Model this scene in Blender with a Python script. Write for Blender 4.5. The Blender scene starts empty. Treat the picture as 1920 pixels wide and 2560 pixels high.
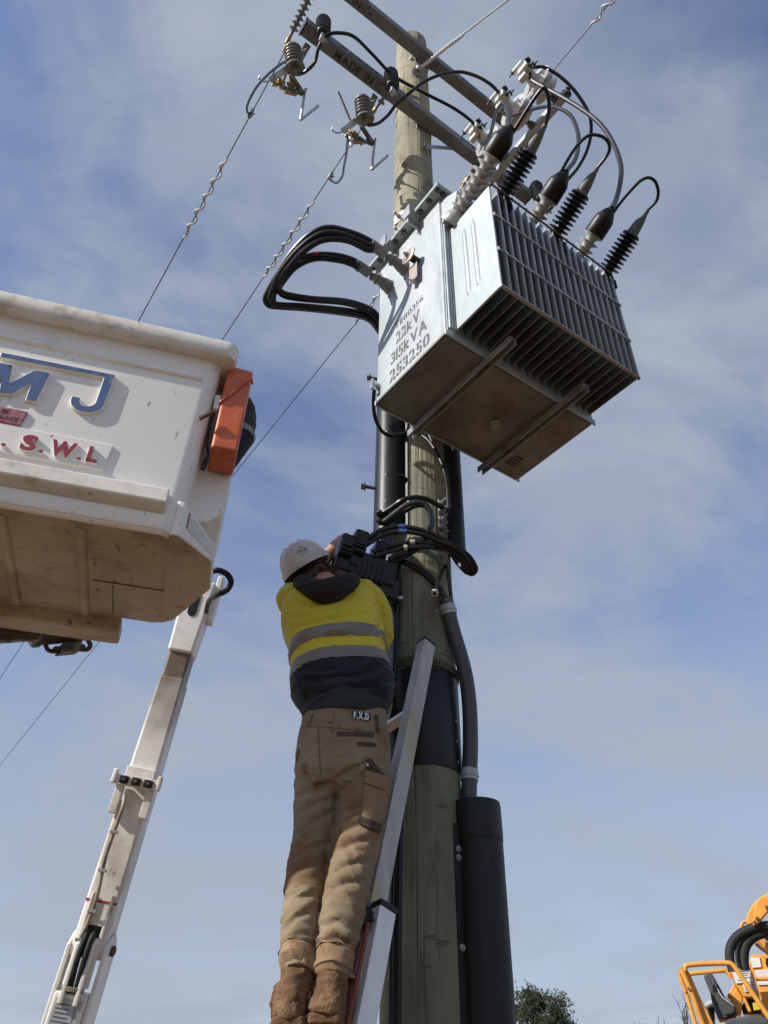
# Pole-mounted transformer with a line worker on a ladder, seen from the ground.
import bpy, bmesh, math, random
import numpy as np
from mathutils import Vector, Matrix, noise
from mathutils.bvhtree import BVHTree
PI = math.pi
R = math.radians
random.seed(7)
scene = bpy.context.scene
col = scene.collection

# ---------------------------------------------------------------- camera
cam_data = bpy.data.cameras.new('camera')
cam = bpy.data.objects.new('camera', cam_data); col.objects.link(cam)
cam_data.sensor_fit = 'VERTICAL'; cam_data.sensor_height = 36.0; cam_data.lens = 27.04
cam_data.clip_start = 0.05; cam_data.clip_end = 3000
_p, _r = R(38.0), R(1.16)
_R0 = Vector((1, 0, 0)); _U0 = Vector((0, -math.sin(_p), math.cos(_p))); _F = Vector((0, math.cos(_p), math.sin(_p)))
_R = _R0*math.cos(_r) + _U0*math.sin(_r); _U = _U0*math.cos(_r) - _R0*math.sin(_r)
cam.matrix_world = Matrix(((_R.x, _U.x, -_F.x, 0), (_R.y, _U.y, -_F.y, 0), (_R.z, _U.z, -_F.z, 1.6), (0, 0, 0, 1)))
scene.camera = cam

# ---------------------------------------------------------------- sky, sun, exposure
SUN_AZ, SUN_EL = 61.5, 34.5          # the light travels towards this compass bearing (from +Y towards +X)
world = bpy.data.worlds.new('World'); scene.world = world; world.use_nodes = True
nt = world.node_tree; nt.nodes.clear()
N = lambda t, **k: (lambda n: ([setattr(n, a, b) for a, b in k.items()], n)[1])(nt.nodes.new(t))
sky = N('ShaderNodeTexSky', sky_type='NISHITA', sun_disc=False, sun_elevation=R(SUN_EL), sun_rotation=R(SUN_AZ + 180), altitude=300, air_density=1.0, dust_density=0.6, ozone_density=2.5)
tc = N('ShaderNodeTexCoord')
sep = N('ShaderNodeSeparateXYZ'); nt.links.new(tc.outputs['Generated'], sep.inputs[0])
mx = N('ShaderNodeMath', operation='MAXIMUM'); mx.inputs[1].default_value = 0.06; nt.links.new(sep.outputs['Z'], mx.inputs[0])
ad = N('ShaderNodeMath', operation='ADD'); ad.inputs[1].default_value = 0.30; nt.links.new(mx.outputs[0], ad.inputs[0])
dv = N('ShaderNodeVectorMath', operation='DIVIDE')
cmb = N('ShaderNodeCombineXYZ')
for i in range(3): nt.links.new(ad.outputs[0], cmb.inputs[i])
nt.links.new(tc.outputs['Generated'], dv.inputs[0]); nt.links.new(cmb.outputs[0], dv.inputs[1])
def cloud_layer(scale, loc, rot, sx, detail, rough, lo, hi, dist=0.4):
    mp = N('ShaderNodeMapping'); mp.inputs['Location'].default_value = loc; mp.inputs['Rotation'].default_value = (0, 0, R(rot)); mp.inputs['Scale'].default_value = (sx, 1, 1)
    nt.links.new(dv.outputs[0], mp.inputs[0])
    nz = N('ShaderNodeTexNoise'); nz.inputs['Scale'].default_value = scale; nz.inputs['Detail'].default_value = detail
    nz.inputs['Roughness'].default_value = rough; nz.inputs['Distortion'].default_value = dist
    nt.links.new(mp.outputs[0], nz.inputs['Vector'])
    mr = N('ShaderNodeMapRange', interpolation_type='SMOOTHSTEP'); mr.inputs['From Min'].default_value = lo; mr.inputs['From Max'].default_value = hi
    nt.links.new(nz.outputs['Fac'], mr.inputs['Value'])
    return mr.outputs[0]
c1 = cloud_layer(1.75, (-6.2, -2.6, 0), 35, 0.8, 6, 0.56, 0.42, 0.64, 0.35)       # broad thin veil
c2 = cloud_layer(6.2, (2.6, 8.2, 0), 40, 0.65, 8, 0.6, 0.40, 0.66, 0.45)      # wisps
mw = N('ShaderNodeMath', operation='MULTIPLY'); mw.inputs[1].default_value = 0.74; nt.links.new(c1, mw.inputs[0])
mw2 = N('ShaderNodeMath', operation='MULTIPLY_ADD'); mw2.inputs[1].default_value = 0.27; nt.links.new(c2, mw2.inputs[0]); nt.links.new(mw.outputs[0], mw2.inputs[2])
# the veil thickens towards the horizon
hz_ = N('ShaderNodeMapRange', interpolation_type='SMOOTHSTEP'); hz_.inputs['From Min'].default_value = 0.74; hz_.inputs['From Max'].default_value = 0.12
hz_.inputs['To Min'].default_value = 0.0; hz_.inputs['To Max'].default_value = 0.74
nt.links.new(sep.outputs['Z'], hz_.inputs['Value'])
inv = N('ShaderNodeMath', operation='SUBTRACT'); inv.inputs[0].default_value = 1.0; nt.links.new(mw2.outputs[0], inv.inputs[1])
ad2 = N('ShaderNodeMath', operation='MULTIPLY_ADD', use_clamp=True); nt.links.new(hz_.outputs[0], ad2.inputs[0]); nt.links.new(inv.outputs[0], ad2.inputs[1]); nt.links.new(mw2.outputs[0], ad2.inputs[2])
mixc = N('ShaderNodeMix', data_type='RGBA'); mixc.inputs['B'].default_value = (2.2, 2.5, 2.98, 1)
nt.links.new(ad2.outputs[0], mixc.inputs['Factor']); tint = N('ShaderNodeMix', data_type='RGBA', blend_type='MULTIPLY'); tint.inputs['Factor'].default_value = 1; tint.inputs['B'].default_value = (1.00, 0.90, 0.96, 1)
nt.links.new(sky.outputs[0], tint.inputs['A']); nt.links.new(tint.outputs['Result'], mixc.inputs['A'])
bg = N('ShaderNodeBackground'); bg.inputs['Strength'].default_value = 0.15
nt.links.new(mixc.outputs['Result'], bg.inputs['Color'])
wo = N('ShaderNodeOutputWorld'); nt.links.new(bg.outputs[0], wo.inputs[0])

sun_d = bpy.data.lights.new('sun', 'SUN'); sun_d.energy = 4.2; sun_d.angle = R(0.53); sun_d.color = (1.0, 0.945, 0.87)
sun = bpy.data.objects.new('sun', sun_d); col.objects.link(sun)
_dir = Vector((math.sin(R(SUN_AZ))*math.cos(R(SUN_EL)), math.cos(R(SUN_AZ))*math.cos(R(SUN_EL)), -math.sin(R(SUN_EL))))
sun.rotation_euler = _dir.to_track_quat('-Z', 'Y').to_euler(); sun.location = (-20, -10, 30)

vs = scene.view_settings
vs.view_transform = 'Standard'; vs.look = 'None'; vs.exposure = 0.27; vs.gamma = 1.0; vs.use_curve_mapping = False

# ---------------------------------------------------------------- helpers
def V(*a): return np.array(a, float)
def nrm(a):
    a = np.array(a, float); return a/np.linalg.norm(a)

class MB:
    """collects shapes; build() links them as one mesh object"""
    def __init__(s, xf=None): s.v = []; s.f = []; s.xf = xf
    def add(s, vs_, fs):
        o = len(s.v)
        vs_ = np.array(vs_, float)
        if s.xf is not None: vs_ = s.xf(vs_)
        s.v.extend(map(tuple, vs_)); s.f.extend([tuple(i+o for i in f) for f in fs]); return s
    def box(s, a, b):
        (x0, y0, z0), (x1, y1, z1) = a, b
        return s.add([(x0,y0,z0),(x1,y0,z0),(x1,y1,z0),(x0,y1,z0),(x0,y0,z1),(x1,y0,z1),(x1,y1,z1),(x0,y1,z1)],
                     [(0,3,2,1),(4,5,6,7),(0,1,5,4),(1,2,6,5),(2,3,7,6),(3,0,4,7)])
    def obox(s, c, ax, h):
        c = np.array(c, float); A = [nrm(a)*k for a, k in zip(ax, h)]
        vs_ = [c + sx*A[0] + sy*A[1] + sz*A[2] for sz in (-1, 1) for sx, sy in ((-1,-1),(1,-1),(1,1),(-1,1))]
        return s.add(vs_, [(0,3,2,1),(4,5,6,7),(0,1,5,4),(1,2,6,5),(2,3,7,6),(3,0,4,7)])
    def bar(s, a, b, w, h, up=(0,0,1)):
        a = np.array(a, float); b = np.array(b, float); t = nrm(b-a); sd = nrm(np.cross(t, up)); u_ = np.cross(sd, t)
        return s.obox((a+b)/2, (t, sd, u_), (np.linalg.norm(b-a)/2, w/2, h/2))
    def tube(s, pts, r, n=10, cap=True):
        pts = np.array(pts, float); m = len(pts)
        rs = np.full(m, r) if np.isscalar(r) else np.array(r, float)
        t = np.gradient(pts, axis=0); t /= np.linalg.norm(t, axis=1)[:, None] + 1e-12
        ref = V(0, 0, 1) if abs(t[0][2]) < 0.9 else V(1, 0, 0)
        a = nrm(np.cross(t[0], ref)); vs_ = []
        ang = np.linspace(0, 2*PI, n, endpoint=False)
        for i in range(m):
            a = a - t[i]*(a@t[i]); a /= np.linalg.norm(a); b = np.cross(t[i], a)
            vs_.extend(pts[i] + rs[i]*(np.cos(q)*a + np.sin(q)*b) for q in ang)
        fs = [(i*n+j, i*n+(j+1) % n, (i+1)*n+(j+1) % n, (i+1)*n+j) for i in range(m-1) for j in range(n)]
        if cap: fs += [tuple(range(n-1, -1, -1)), tuple((m-1)*n+j for j in range(n))]
        return s.add(vs_, fs)
    def cyl(s, a, b, r, n=16): return s.tube([a, b], r, n)
    def lathe(s, o, ax, prof, n=24):
        """prof = [(radius, height along axis)]"""
        ax = nrm(ax); o = np.array(o, float); ref = V(0,0,1) if abs(ax[2]) < 0.9 else V(1,0,0)
        a = nrm(np.cross(ax, ref)); b = np.cross(ax, a); vs_ = []
        ang = np.linspace(0, 2*PI, n, endpoint=False); m = len(prof)
        for r, h in prof: vs_.extend(o + ax*h + max(r, 1e-4)*(np.cos(q)*a + np.sin(q)*b) for q in ang)
        fs = [(i*n+j, i*n+(j+1) % n, (i+1)*n+(j+1) % n, (i+1)*n+j) for i in range(m-1) for j in range(n)]
        fs += [tuple(range(n-1, -1, -1)), tuple((m-1)*n+j for j in range(n))]
        return s.add(vs_, fs)
    def prism(s, poly, o, ex, ey, depth, ez=None):
        """2-D polygon in the frame o, ex, ey extruded along ez by depth"""
        o = np.array(o, float); ex = np.array(ex, float); ey = np.array(ey, float); ez = np.cross(ex, ey) if ez is None else np.array(ez, float)
        n = len(poly); vs_ = [o+ex*x+ey*y for x, y in poly] + [o+ex*x+ey*y+ez*depth for x, y in poly]
        return s.add(vs_, [tuple(range(n-1, -1, -1)), tuple(range(n, 2*n))] + [(i, (i+1) % n, n+(i+1) % n, n+i) for i in range(n)])
    def bolt(s, p, ax, r=0.012, l=0.03, washer=True):
        ax = nrm(ax); p = np.array(p, float)
        if washer: s.lathe(p, ax, [(r*1.9, 0), (r*1.9, 0.004)], 12)
        s.lathe(p+ax*0.004, ax, [(r, 0), (r, r*0.9)], 6)
        return s.lathe(p+ax*(0.004+r*0.9), ax, [(r*0.5, 0), (r*0.5, l)], 8)
    def mesh(s, name, fix=True):
        me = bpy.data.meshes.new(name); me.from_pydata(s.v, [], s.f)
        if fix:
            bm = bmesh.new(); bm.from_mesh(me); bmesh.ops.recalc_face_normals(bm, faces=bm.faces); bm.to_mesh(me); bm.free()
        return me
    def build(s, name, mat, parent=None, bevel=0.0, sharp=35, seg=2, fix=True):
        return link(name, s.mesh(name, fix), mat, parent, bevel, sharp, seg)

def link(name, me, mat, parent=None, bevel=0.0, sharp=35, seg=2):
    me.polygons.foreach_set('use_smooth', [True]*len(me.polygons))
    if bevel <= 0: me.set_sharp_from_angle(angle=R(sharp))
    if mat is not None and not me.materials: me.materials.append(mat)
    o = bpy.data.objects.new(name, me); col.objects.link(o)
    if parent is not None:
        o.parent = parent
        if parent.type == 'EMPTY': o.location = -parent.location
    if bevel > 0:
        b = o.modifiers.new('bevel', 'BEVEL'); b.width = bevel; b.segments = seg; b.limit_method = 'ANGLE'; b.angle_limit = R(30)
        b.harden_normals = False
        w = o.modifiers.new('wn', 'WEIGHTED_NORMAL'); w.keep_sharp = True
    return o

def tag(o, label, cat, group=None):
    o['label'] = label; o['category'] = cat
    if group: o['group'] = group
    return o
def thing(name, label, cat, loc=(0, 0, 0), group=None):
    o = bpy.data.objects.new(name, None); o.empty_display_size = 0.1; col.objects.link(o)
    o.location = loc; return tag(o, label, cat, group)
def structure(o): o['kind'] = 'structure'; return o

def catmull(pts, k=8):
    p = np.array(pts, float); p = np.vstack([2*p[0]-p[1], p, 2*p[-1]-p[-2]]); out = []
    for i in range(1, len(p)-2):
        a, b, c, d = p[i-1:i+3]
        for q in np.linspace(0, 1, k, endpoint=False):
            out.append(0.5*((2*b) + (-a+c)*q + (2*a-5*b+4*c-d)*q*q + (-a+3*b-3*c+d)*q**3))
    out.append(p[-2]); return np.array(out)

# ---------------------------------------------------------------- materials (object coordinates = world metres)
MATS = {}
def mat(name, c, c2=None, sc=6, det=5, rough=0.5, rough2=None, metal=0.0, bump=0.0, bsc=60, stretch=(1, 1, 1), spec=0.5, layers=(), lo=0.35, hi=0.65, bstretch=None, coat=0, sheen=0):
    """base colour c drifting to c2, then layers = (colour, scale, lo, hi, stretch, detail, strength)"""
    m = bpy.data.materials.new(name); m.use_nodes = True; t = m.node_tree; bs = t.nodes['Principled BSDF']
    bs.inputs['Roughness'].default_value = rough; bs.inputs['Metallic'].default_value = metal
    bs.inputs['Specular IOR Level'].default_value = spec
    if coat: bs.inputs['Coat Weight'].default_value = coat; bs.inputs['Coat Roughness'].default_value = 0.15
    if sheen: bs.inputs['Sheen Weight'].default_value = sheen
    bs.inputs['Base Color'].default_value = (*c, 1)
    tcn = t.nodes.new('ShaderNodeTexCoord')
    def nz(scale, st, d, r=0.55):
        mp = t.nodes.new('ShaderNodeMapping'); mp.inputs['Scale'].default_value = st; t.links.new(tcn.outputs['Object'], mp.inputs[0])
        n = t.nodes.new('ShaderNodeTexNoise'); n.inputs['Scale'].default_value = scale; n.inputs['Detail'].default_value = d; n.inputs['Roughness'].default_value = r
        t.links.new(mp.outputs[0], n.inputs['Vector']); return n.outputs['Fac']
    def rng(src, lo_, hi_, a=0.0, b=1.0):
        mr = t.nodes.new('ShaderNodeMapRange'); mr.inputs['From Min'].default_value = lo_; mr.inputs['From Max'].default_value = hi_
        mr.inputs['To Min'].default_value = a; mr.inputs['To Max'].default_value = b; t.links.new(src, mr.inputs['Value']); return mr.outputs[0]
    cur = None
    if c2 is not None:
        n = nz(sc, stretch, det); mxn = t.nodes.new('ShaderNodeMix'); mxn.data_type = 'RGBA'
        mxn.inputs['A'].default_value = (*c, 1); mxn.inputs['B'].default_value = (*c2, 1); t.links.new(rng(n, lo, hi), mxn.inputs['Factor']); cur = mxn.outputs['Result']
        if rough2 is not None: t.links.new(rng(n, lo, hi, rough, rough2), bs.inputs['Roughness'])
    for (lc, ls, llo, lhi, lst, ld, lk) in layers:
        llo, lhi = .5+(llo-.5)*.62, .5+(lhi-.5)*.62
        n = nz(ls, lst, ld, 0.65); mxn = t.nodes.new('ShaderNodeMix'); mxn.data_type = 'RGBA'
        if cur is not None: t.links.new(cur, mxn.inputs['A'])
        else: mxn.inputs['A'].default_value = (*c, 1)
        mxn.inputs['B'].default_value = (*lc, 1); t.links.new(rng(n, llo, lhi, 0, lk), mxn.inputs['Factor']); cur = mxn.outputs['Result']
    if cur is not None: t.links.new(cur, bs.inputs['Base Color'])
    if bump:
        n = nz(bsc, bstretch or stretch, 4); bp = t.nodes.new('ShaderNodeBump'); bp.inputs['Strength'].default_value = bump; bp.inputs['Distance'].default_value = 0.01
        t.links.new(n, bp.inputs['Height']); t.links.new(bp.outputs[0], bs.inputs['Normal'])
    MATS[name] = m; return m

mat('galv', (.425,.475,.495), (.335,.38,.40), sc=26, rough=.42, rough2=.55, metal=.3, bump=.05, bsc=150, stretch=(1,1,.4),
    layers=(((.50,.55,.57), 4, .45, .72, (1,1,.5), 5, .7), ((.23,.265,.28), 7, .60, .80, (1,1,.22), 6, .55), ((.48,.52,.53), 60, .68, .78, (1,1,.3), 4, .4)))
mat('galv_fin_shade', (.25,.275,.29), (.18,.20,.215), sc=18, rough=.36, rough2=.5, metal=.6, stretch=(1,1,.3), layers=(((.33,.355,.37), 4, .5, .75, (1,1,.4), 4, .5),))  # shade between the fins put into a darker galvanised colour
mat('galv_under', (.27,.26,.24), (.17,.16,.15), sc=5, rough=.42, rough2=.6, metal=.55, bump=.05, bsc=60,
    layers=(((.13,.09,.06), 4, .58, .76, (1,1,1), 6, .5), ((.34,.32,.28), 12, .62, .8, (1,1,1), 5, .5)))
mat('galv_rod', (.42,.43,.42), (.20,.16,.12), sc=9, rough=.4, metal=.6, lo=.5, hi=.75)
mat('steel', (.46,.47,.48), (.34,.34,.34), sc=30, rough=.38, metal=.7)
mat('steel_dark', (.16,.15,.14), (.09,.08,.075), sc=25, rough=.5, metal=.6)
mat('brass', (.50,.34,.13), (.25,.17,.09), sc=40, rough=.4, metal=.7)
mat('alu', (.47,.455,.43), (.37,.36,.335), sc=8, rough=.42, rough2=.55, metal=.3, stretch=(3,3,.35), bump=.03, bsc=50,
    layers=(((.42,.33,.12), 3.5, .50, .66, (1,1,.4), 5, .65), ((.20,.18,.15), 14, .68, .8, (1,1,.5), 6, .5)))
mat('alu_bright', (.76,.75,.72), (.65,.64,.61), sc=10, rough=.36, metal=.35, stretch=(3,3,.35),
    layers=(((.35,.28,.2), 12, .68, .8, (1,1,.5), 6, .4),))
mat('porcelain_white', (.74,.75,.74), (.66,.67,.66), sc=14, rough=.22, coat=.2)
mat('porcelain_pale', (.50,.50,.48), (.43,.43,.42), sc=14, rough=.28, coat=.15)
mat('porcelain_grey', (.235,.235,.23), (.175,.175,.172), sc=18, rough=.35)
mat('polymer_grey', (.22,.23,.25), (.16,.17,.18), sc=20, rough=.5)
mat('rubber_black', (.010,.010,.011), (.018,.0175,.018), sc=25, rough=.42, spec=.3, bump=.08, bsc=90)
mat('rubber_shed', (.013,.014,.016), (.022,.024,.027), sc=25, rough=.4)
mat('boot_grey', (.12,.145,.145), (.09,.11,.112), sc=20, rough=.5)
mat('cable_black', (.010,.010,.011), (.017,.0165,.017), sc=18, rough=.34, spec=.35, bump=.03, bsc=80)
mat('cable_grey', (.022,.022,.0235), (.015,.015,.016), sc=18, rough=.38)
mat('wire', (.10,.105,.115), (.06,.06,.065), sc=30, rough=.5, metal=.5)
mat('wire_white', (.78,.79,.80), (.62,.63,.64), sc=40, rough=.5)
mat('guard_black', (.0095,.010,.013), (.016,.017,.020), sc=7, rough=.42, spec=.35, bump=.05, bsc=50, stretch=(1,1,.3),
    layers=(((.06,.06,.06), 18, .66, .8, (1,1,.2), 6, .3),))
mat('guard_old', (.010,.0115,.0125), (.020,.022,.022), sc=6, rough=.48, rough2=.62, spec=.35, bump=.12, bsc=40, stretch=(1,1,.35),
    layers=(((.05,.05,.045), 22, .66, .8, (1,1,.3), 7, .45), ((.05,.04,.03), 7, .62, .78, (1,1,.5), 6, .35)))
mat('conduit_grey', (.060,.060,.063), (.048,.048,.05), sc=10, rough=.42)
mat('arm_grey', (.175,.185,.18), (.13,.138,.135), sc=8, rough=.55, bump=.04, bsc=80, layers=(((.24,.245,.235), 20, .6, .8, (1,1,1), 5, .5),))
mat('stencil_black', (.025,.025,.028), (.05,.05,.05), sc=60, rough=.6)
mat('stencil_blue', (.03,.045,.085), (.05,.065,.1), sc=60, rough=.6)
mat('stencil_brown', (.085,.075,.072), (.15,.135,.13), sc=45, rough=.6, lo=.4, hi=.75)
mat('white_paint', (.87,.855,.815), (.83,.81,.76), sc=4, rough=.4, rough2=.55, bump=.03, bsc=25,
    layers=(((.45,.37,.26), 4.5, .66, .86, (1,1,1), 7, .45), ((.12,.11,.10), 55, .79, .83, (1,1,.3), 3, .7)))
mat('white_lip', (.78,.765,.70), (.66,.63,.55), sc=9, rough=.45, bump=.06, bsc=40,
    layers=(((.40,.32,.2), 9, .60, .76, (1,1,1), 7, .55), ((.13,.12,.11), 42, .77, .82, (1,1,1), 4, .65)))
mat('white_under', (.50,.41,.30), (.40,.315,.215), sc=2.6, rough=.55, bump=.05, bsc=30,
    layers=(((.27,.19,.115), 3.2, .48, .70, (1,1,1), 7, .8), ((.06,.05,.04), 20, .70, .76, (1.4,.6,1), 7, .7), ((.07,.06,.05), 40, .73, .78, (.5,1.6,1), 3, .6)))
mat('boom_white', (.80,.78,.73), (.72,.69,.62), sc=3, rough=.36, rough2=.5, bump=.02, bsc=20,
    layers=(((.46,.37,.25), 4, .58, .80, (1,1,.6), 7, .6), ((.12,.10,.08), 9, .70, .80, (1,1,.4), 7, .6)))
mat('boom_dirty', (.40,.32,.22), (.20,.155,.10), sc=5, rough=.5, bump=.05, layers=(((.06,.05,.04), 9, .55, .75, (1,1,.4), 6, .8),))
mat('letter_blue', (.085,.14,.29), (.10,.16,.31), sc=12, rough=.35, layers=(((.22,.27,.38), 18, .66, .76, (1,1,.3), 6, .6), ((.03,.03,.05), 40, .70, .74, (1,1,1), 3, .8)))
mat('letter_red', (.36,.055,.075), (.30,.04,.06), sc=14, rough=.4, layers=(((.12,.01,.015), 30, .68, .74, (1,1,1), 3, .8),))
mat('plate_red', (.34,.10,.13), (.46,.25,.27), sc=70, rough=.6, lo=.45, hi=.7)
mat('plate_text', (.05,.015,.03), rough=.6)
mat('orange_box', (.62,.135,.045), (.54,.11,.035), sc=6, rough=.42, bump=.03, bsc=30, layers=(((.30,.06,.02), 8, .6, .8, (1,1,1), 6, .6), ((.75,.40,.28), 30, .715, .74, (1,1,.3), 4, .7)))
mat('rust', (.16,.075,.04), (.07,.035,.02), sc=25, rough=.8, bump=.2)
mat('grease', (.035,.028,.022), (.085,.06,.035), sc=12, rough=.5, bump=.2, bsc=50, layers=(((.28,.21,.11), 11, .56, .66, (1,1,1), 6, .6),))
mat('label_white', (.70,.70,.68), (.62,.62,.60), sc=9, rough=.5)
mat('label_grey', (.42,.45,.48), (.36,.39,.42), sc=9, rough=.5)
mat('ink', (.12,.12,.13), rough=.6)
mat('machine_yellow', (.72,.34,.055), (.64,.29,.045), sc=5, rough=.42, layers=(((.38,.16,.04), 7, .62, .8, (1,1,1), 6, .5),))
mat('machine_orange', (.80,.33,.045), (.74,.29,.04), sc=5, rough=.38)
mat('seat_black', (.045,.048,.052), (.07,.073,.078), sc=9, rough=.6, bump=.1)
mat('hose_black', (.007,.007,.008), (.015,.015,.015), sc=35, rough=.7, bump=.5, bsc=40)
mat('tape_blue', (.03,.075,.26), rough=.4); mat('tape_red', (.42,.035,.025), rough=.4); mat('tape_white', (.46,.45,.40), rough=.45)
mat('rope_red', (.33,.085,.06), (.24,.06,.045), sc=160, rough=.8, bump=.5, bsc=220)
mat('plastic_black', (.006,.006,.0075), (.012,.012,.014), sc=14, rough=.36, spec=.35)
mat('plate_pink', (.44,.37,.35), (.36,.31,.29), sc=20, rough=.45, metal=.3)

# ---------------------------------------------------------------- ground
def wood_material():
    m = mat('pole_wood', (.335,.32,.225), (.26,.258,.185), sc=9, stretch=(1,1,.12), rough=.8, bump=.4, bsc=90, bstretch=(1.6,1.6,.05),
            layers=(((.20,.205,.15), 3.0, .46, .68, (1,1,.45), 5, .7),
                    ((.42,.38,.26), 3.8, .52, .74, (1,1,.5), 6, .7),
                    ((.15,.095,.048), 3.3, .55, .68, (1,1,.5), 7, .75),
                    ((.09,.078,.058), 34, .67, .76, (1,1,.035), 4, .6),
                    ((.085,.075,.055), 7, .70, .74, (.5,.5,2.5), 3, .6)))
    # the lower four metres of the timber are tinted greener and darker than the top
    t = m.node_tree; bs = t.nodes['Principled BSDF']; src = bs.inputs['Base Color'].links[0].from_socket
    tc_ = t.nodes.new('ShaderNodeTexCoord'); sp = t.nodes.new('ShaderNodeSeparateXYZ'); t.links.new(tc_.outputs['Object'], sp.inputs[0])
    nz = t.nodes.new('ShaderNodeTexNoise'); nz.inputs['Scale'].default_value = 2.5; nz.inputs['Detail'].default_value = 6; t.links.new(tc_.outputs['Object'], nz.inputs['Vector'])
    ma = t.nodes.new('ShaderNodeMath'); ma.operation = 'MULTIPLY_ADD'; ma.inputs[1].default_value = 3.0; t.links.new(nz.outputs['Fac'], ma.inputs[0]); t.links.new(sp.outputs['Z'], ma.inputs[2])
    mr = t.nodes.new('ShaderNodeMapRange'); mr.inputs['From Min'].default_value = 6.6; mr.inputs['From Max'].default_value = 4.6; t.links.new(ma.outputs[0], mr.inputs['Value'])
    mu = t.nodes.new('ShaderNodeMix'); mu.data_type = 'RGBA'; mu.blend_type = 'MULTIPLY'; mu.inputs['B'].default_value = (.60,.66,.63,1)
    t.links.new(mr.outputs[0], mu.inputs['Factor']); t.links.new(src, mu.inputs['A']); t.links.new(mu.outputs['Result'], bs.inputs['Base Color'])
    return m
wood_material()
mat('soil', (.17,.085,.045), (.11,.06,.035), sc=.8, rough=.95, bump=.4, bsc=6, layers=(((.10,.12,.035), .25, .5, .62, (1,1,1), 6, .8),))
g = MB(); g.add([(-900,-900,0),(900,-900,0),(900,900,0),(-900,900,0)], [(0,1,2,3)])
structure(g.build('ground', MATS['soil']))

# ---------------------------------------------------------------- line frame: u along the crossarms, v along the line, pole at PX,PY
PX, PY = 0.175, 3.095
_a = R(55.0)
UX = V(math.sin(_a), math.cos(_a), 0); VX = V(-math.cos(_a), math.sin(_a), 0); ZX = V(0, 0, 1)
def T(u, v, z): return V(PX, PY, z) + UX*u + VX*v
def XF(p): return V(PX, PY, 0) + p[:, :1]*UX + p[:, 1:2]*VX + p[:, 2:3]*ZX
def LMB(): return MB(XF)

# ---------------------------------------------------------------- pole
pole = thing('utility_pole', 'tall round greenish timber pole carrying crossarms and the transformer', 'pole', (PX, PY, 0))
pm = MB(); n, rows = 200, 300
vs_ = []; PR = lambda z: .1585 - .0013*z
for i in range(rows+1):
    z = 9.74*i/rows
    for j in range(n):
        a = 2*PI*j/n
        k = noise.noise(Vector((math.cos(a)*2.2, math.sin(a)*2.2, z*.8)))*.005 + noise.noise(Vector((math.cos(a)*9, math.sin(a)*9, z*.5)))*.0022
        w_ = noise.noise(Vector((math.cos(a)*5+3, math.sin(a)*5, z*.22))); mk = max(0, noise.noise(Vector((math.cos(a)*2+7, math.sin(a)*2, z*.5)))+.15)
        k -= .007*max(0, 1-abs(w_)*16)*min(1, mk*3)
        r = PR(z) + k
        vs_.append((PX + r*math.cos(a), PY + r*math.sin(a), z))
fs = [(i*n+j, i*n+(j+1) % n, (i+1)*n+(j+1) % n, (i+1)*n+j) for i in range(rows) for j in range(n)] + [tuple(rows*n+j for j in range(n))]
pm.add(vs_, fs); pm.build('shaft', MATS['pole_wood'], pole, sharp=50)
# black sleeve wrapped round the shaft
sl = MB(); zs0, zs1 = 2.665, 3.075
sl.lathe((PX, PY, zs0), (0,0,1), [(PR(3)-.004,.0),(PR(3)+.007,0),(PR(3)+.0085,.004),(PR(3)+.0075,.2),(PR(3)+.0065,zs1-zs0-.004),(PR(3)+.004,zs1-zs0),(PR(3)-.004,zs1-zs0)], 64)
sl.build('sleeve', MATS['guard_black'], pole)['label'] = 'black plastic sleeve wrapped round the pole'
for k in range(5):
    sn = MB(); a = R(-32); zz = 2.7+.085*k; d = V(math.cos(a), math.sin(a), 0); sn.lathe(V(PX,PY,zz)+d*(PR(3)+.006), d, [(.006,0),(.006,.004),(.002,.006)], 8); sn.build('sleeve_nail', MATS['steel'], pole)
# through bolts with square washers, facing the camera side
for (p, sz) in (((0.039,2.955,6.565), .05), ((0.043,2.955,6.37), .04)):
    w = MB(); d = nrm(V(p[0]-PX, p[1]-PY, 0)); c = V(PX,PY,p[2]) + d*(PR(p[2])+.004); sd = np.cross(d, ZX)
    w.obox(c, (d, sd, ZX), (.004, sz, sz)); w.bolt(c+d*.004, d, .017, .035); w.build('bolt_washer', MATS['steel'], pole)

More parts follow.
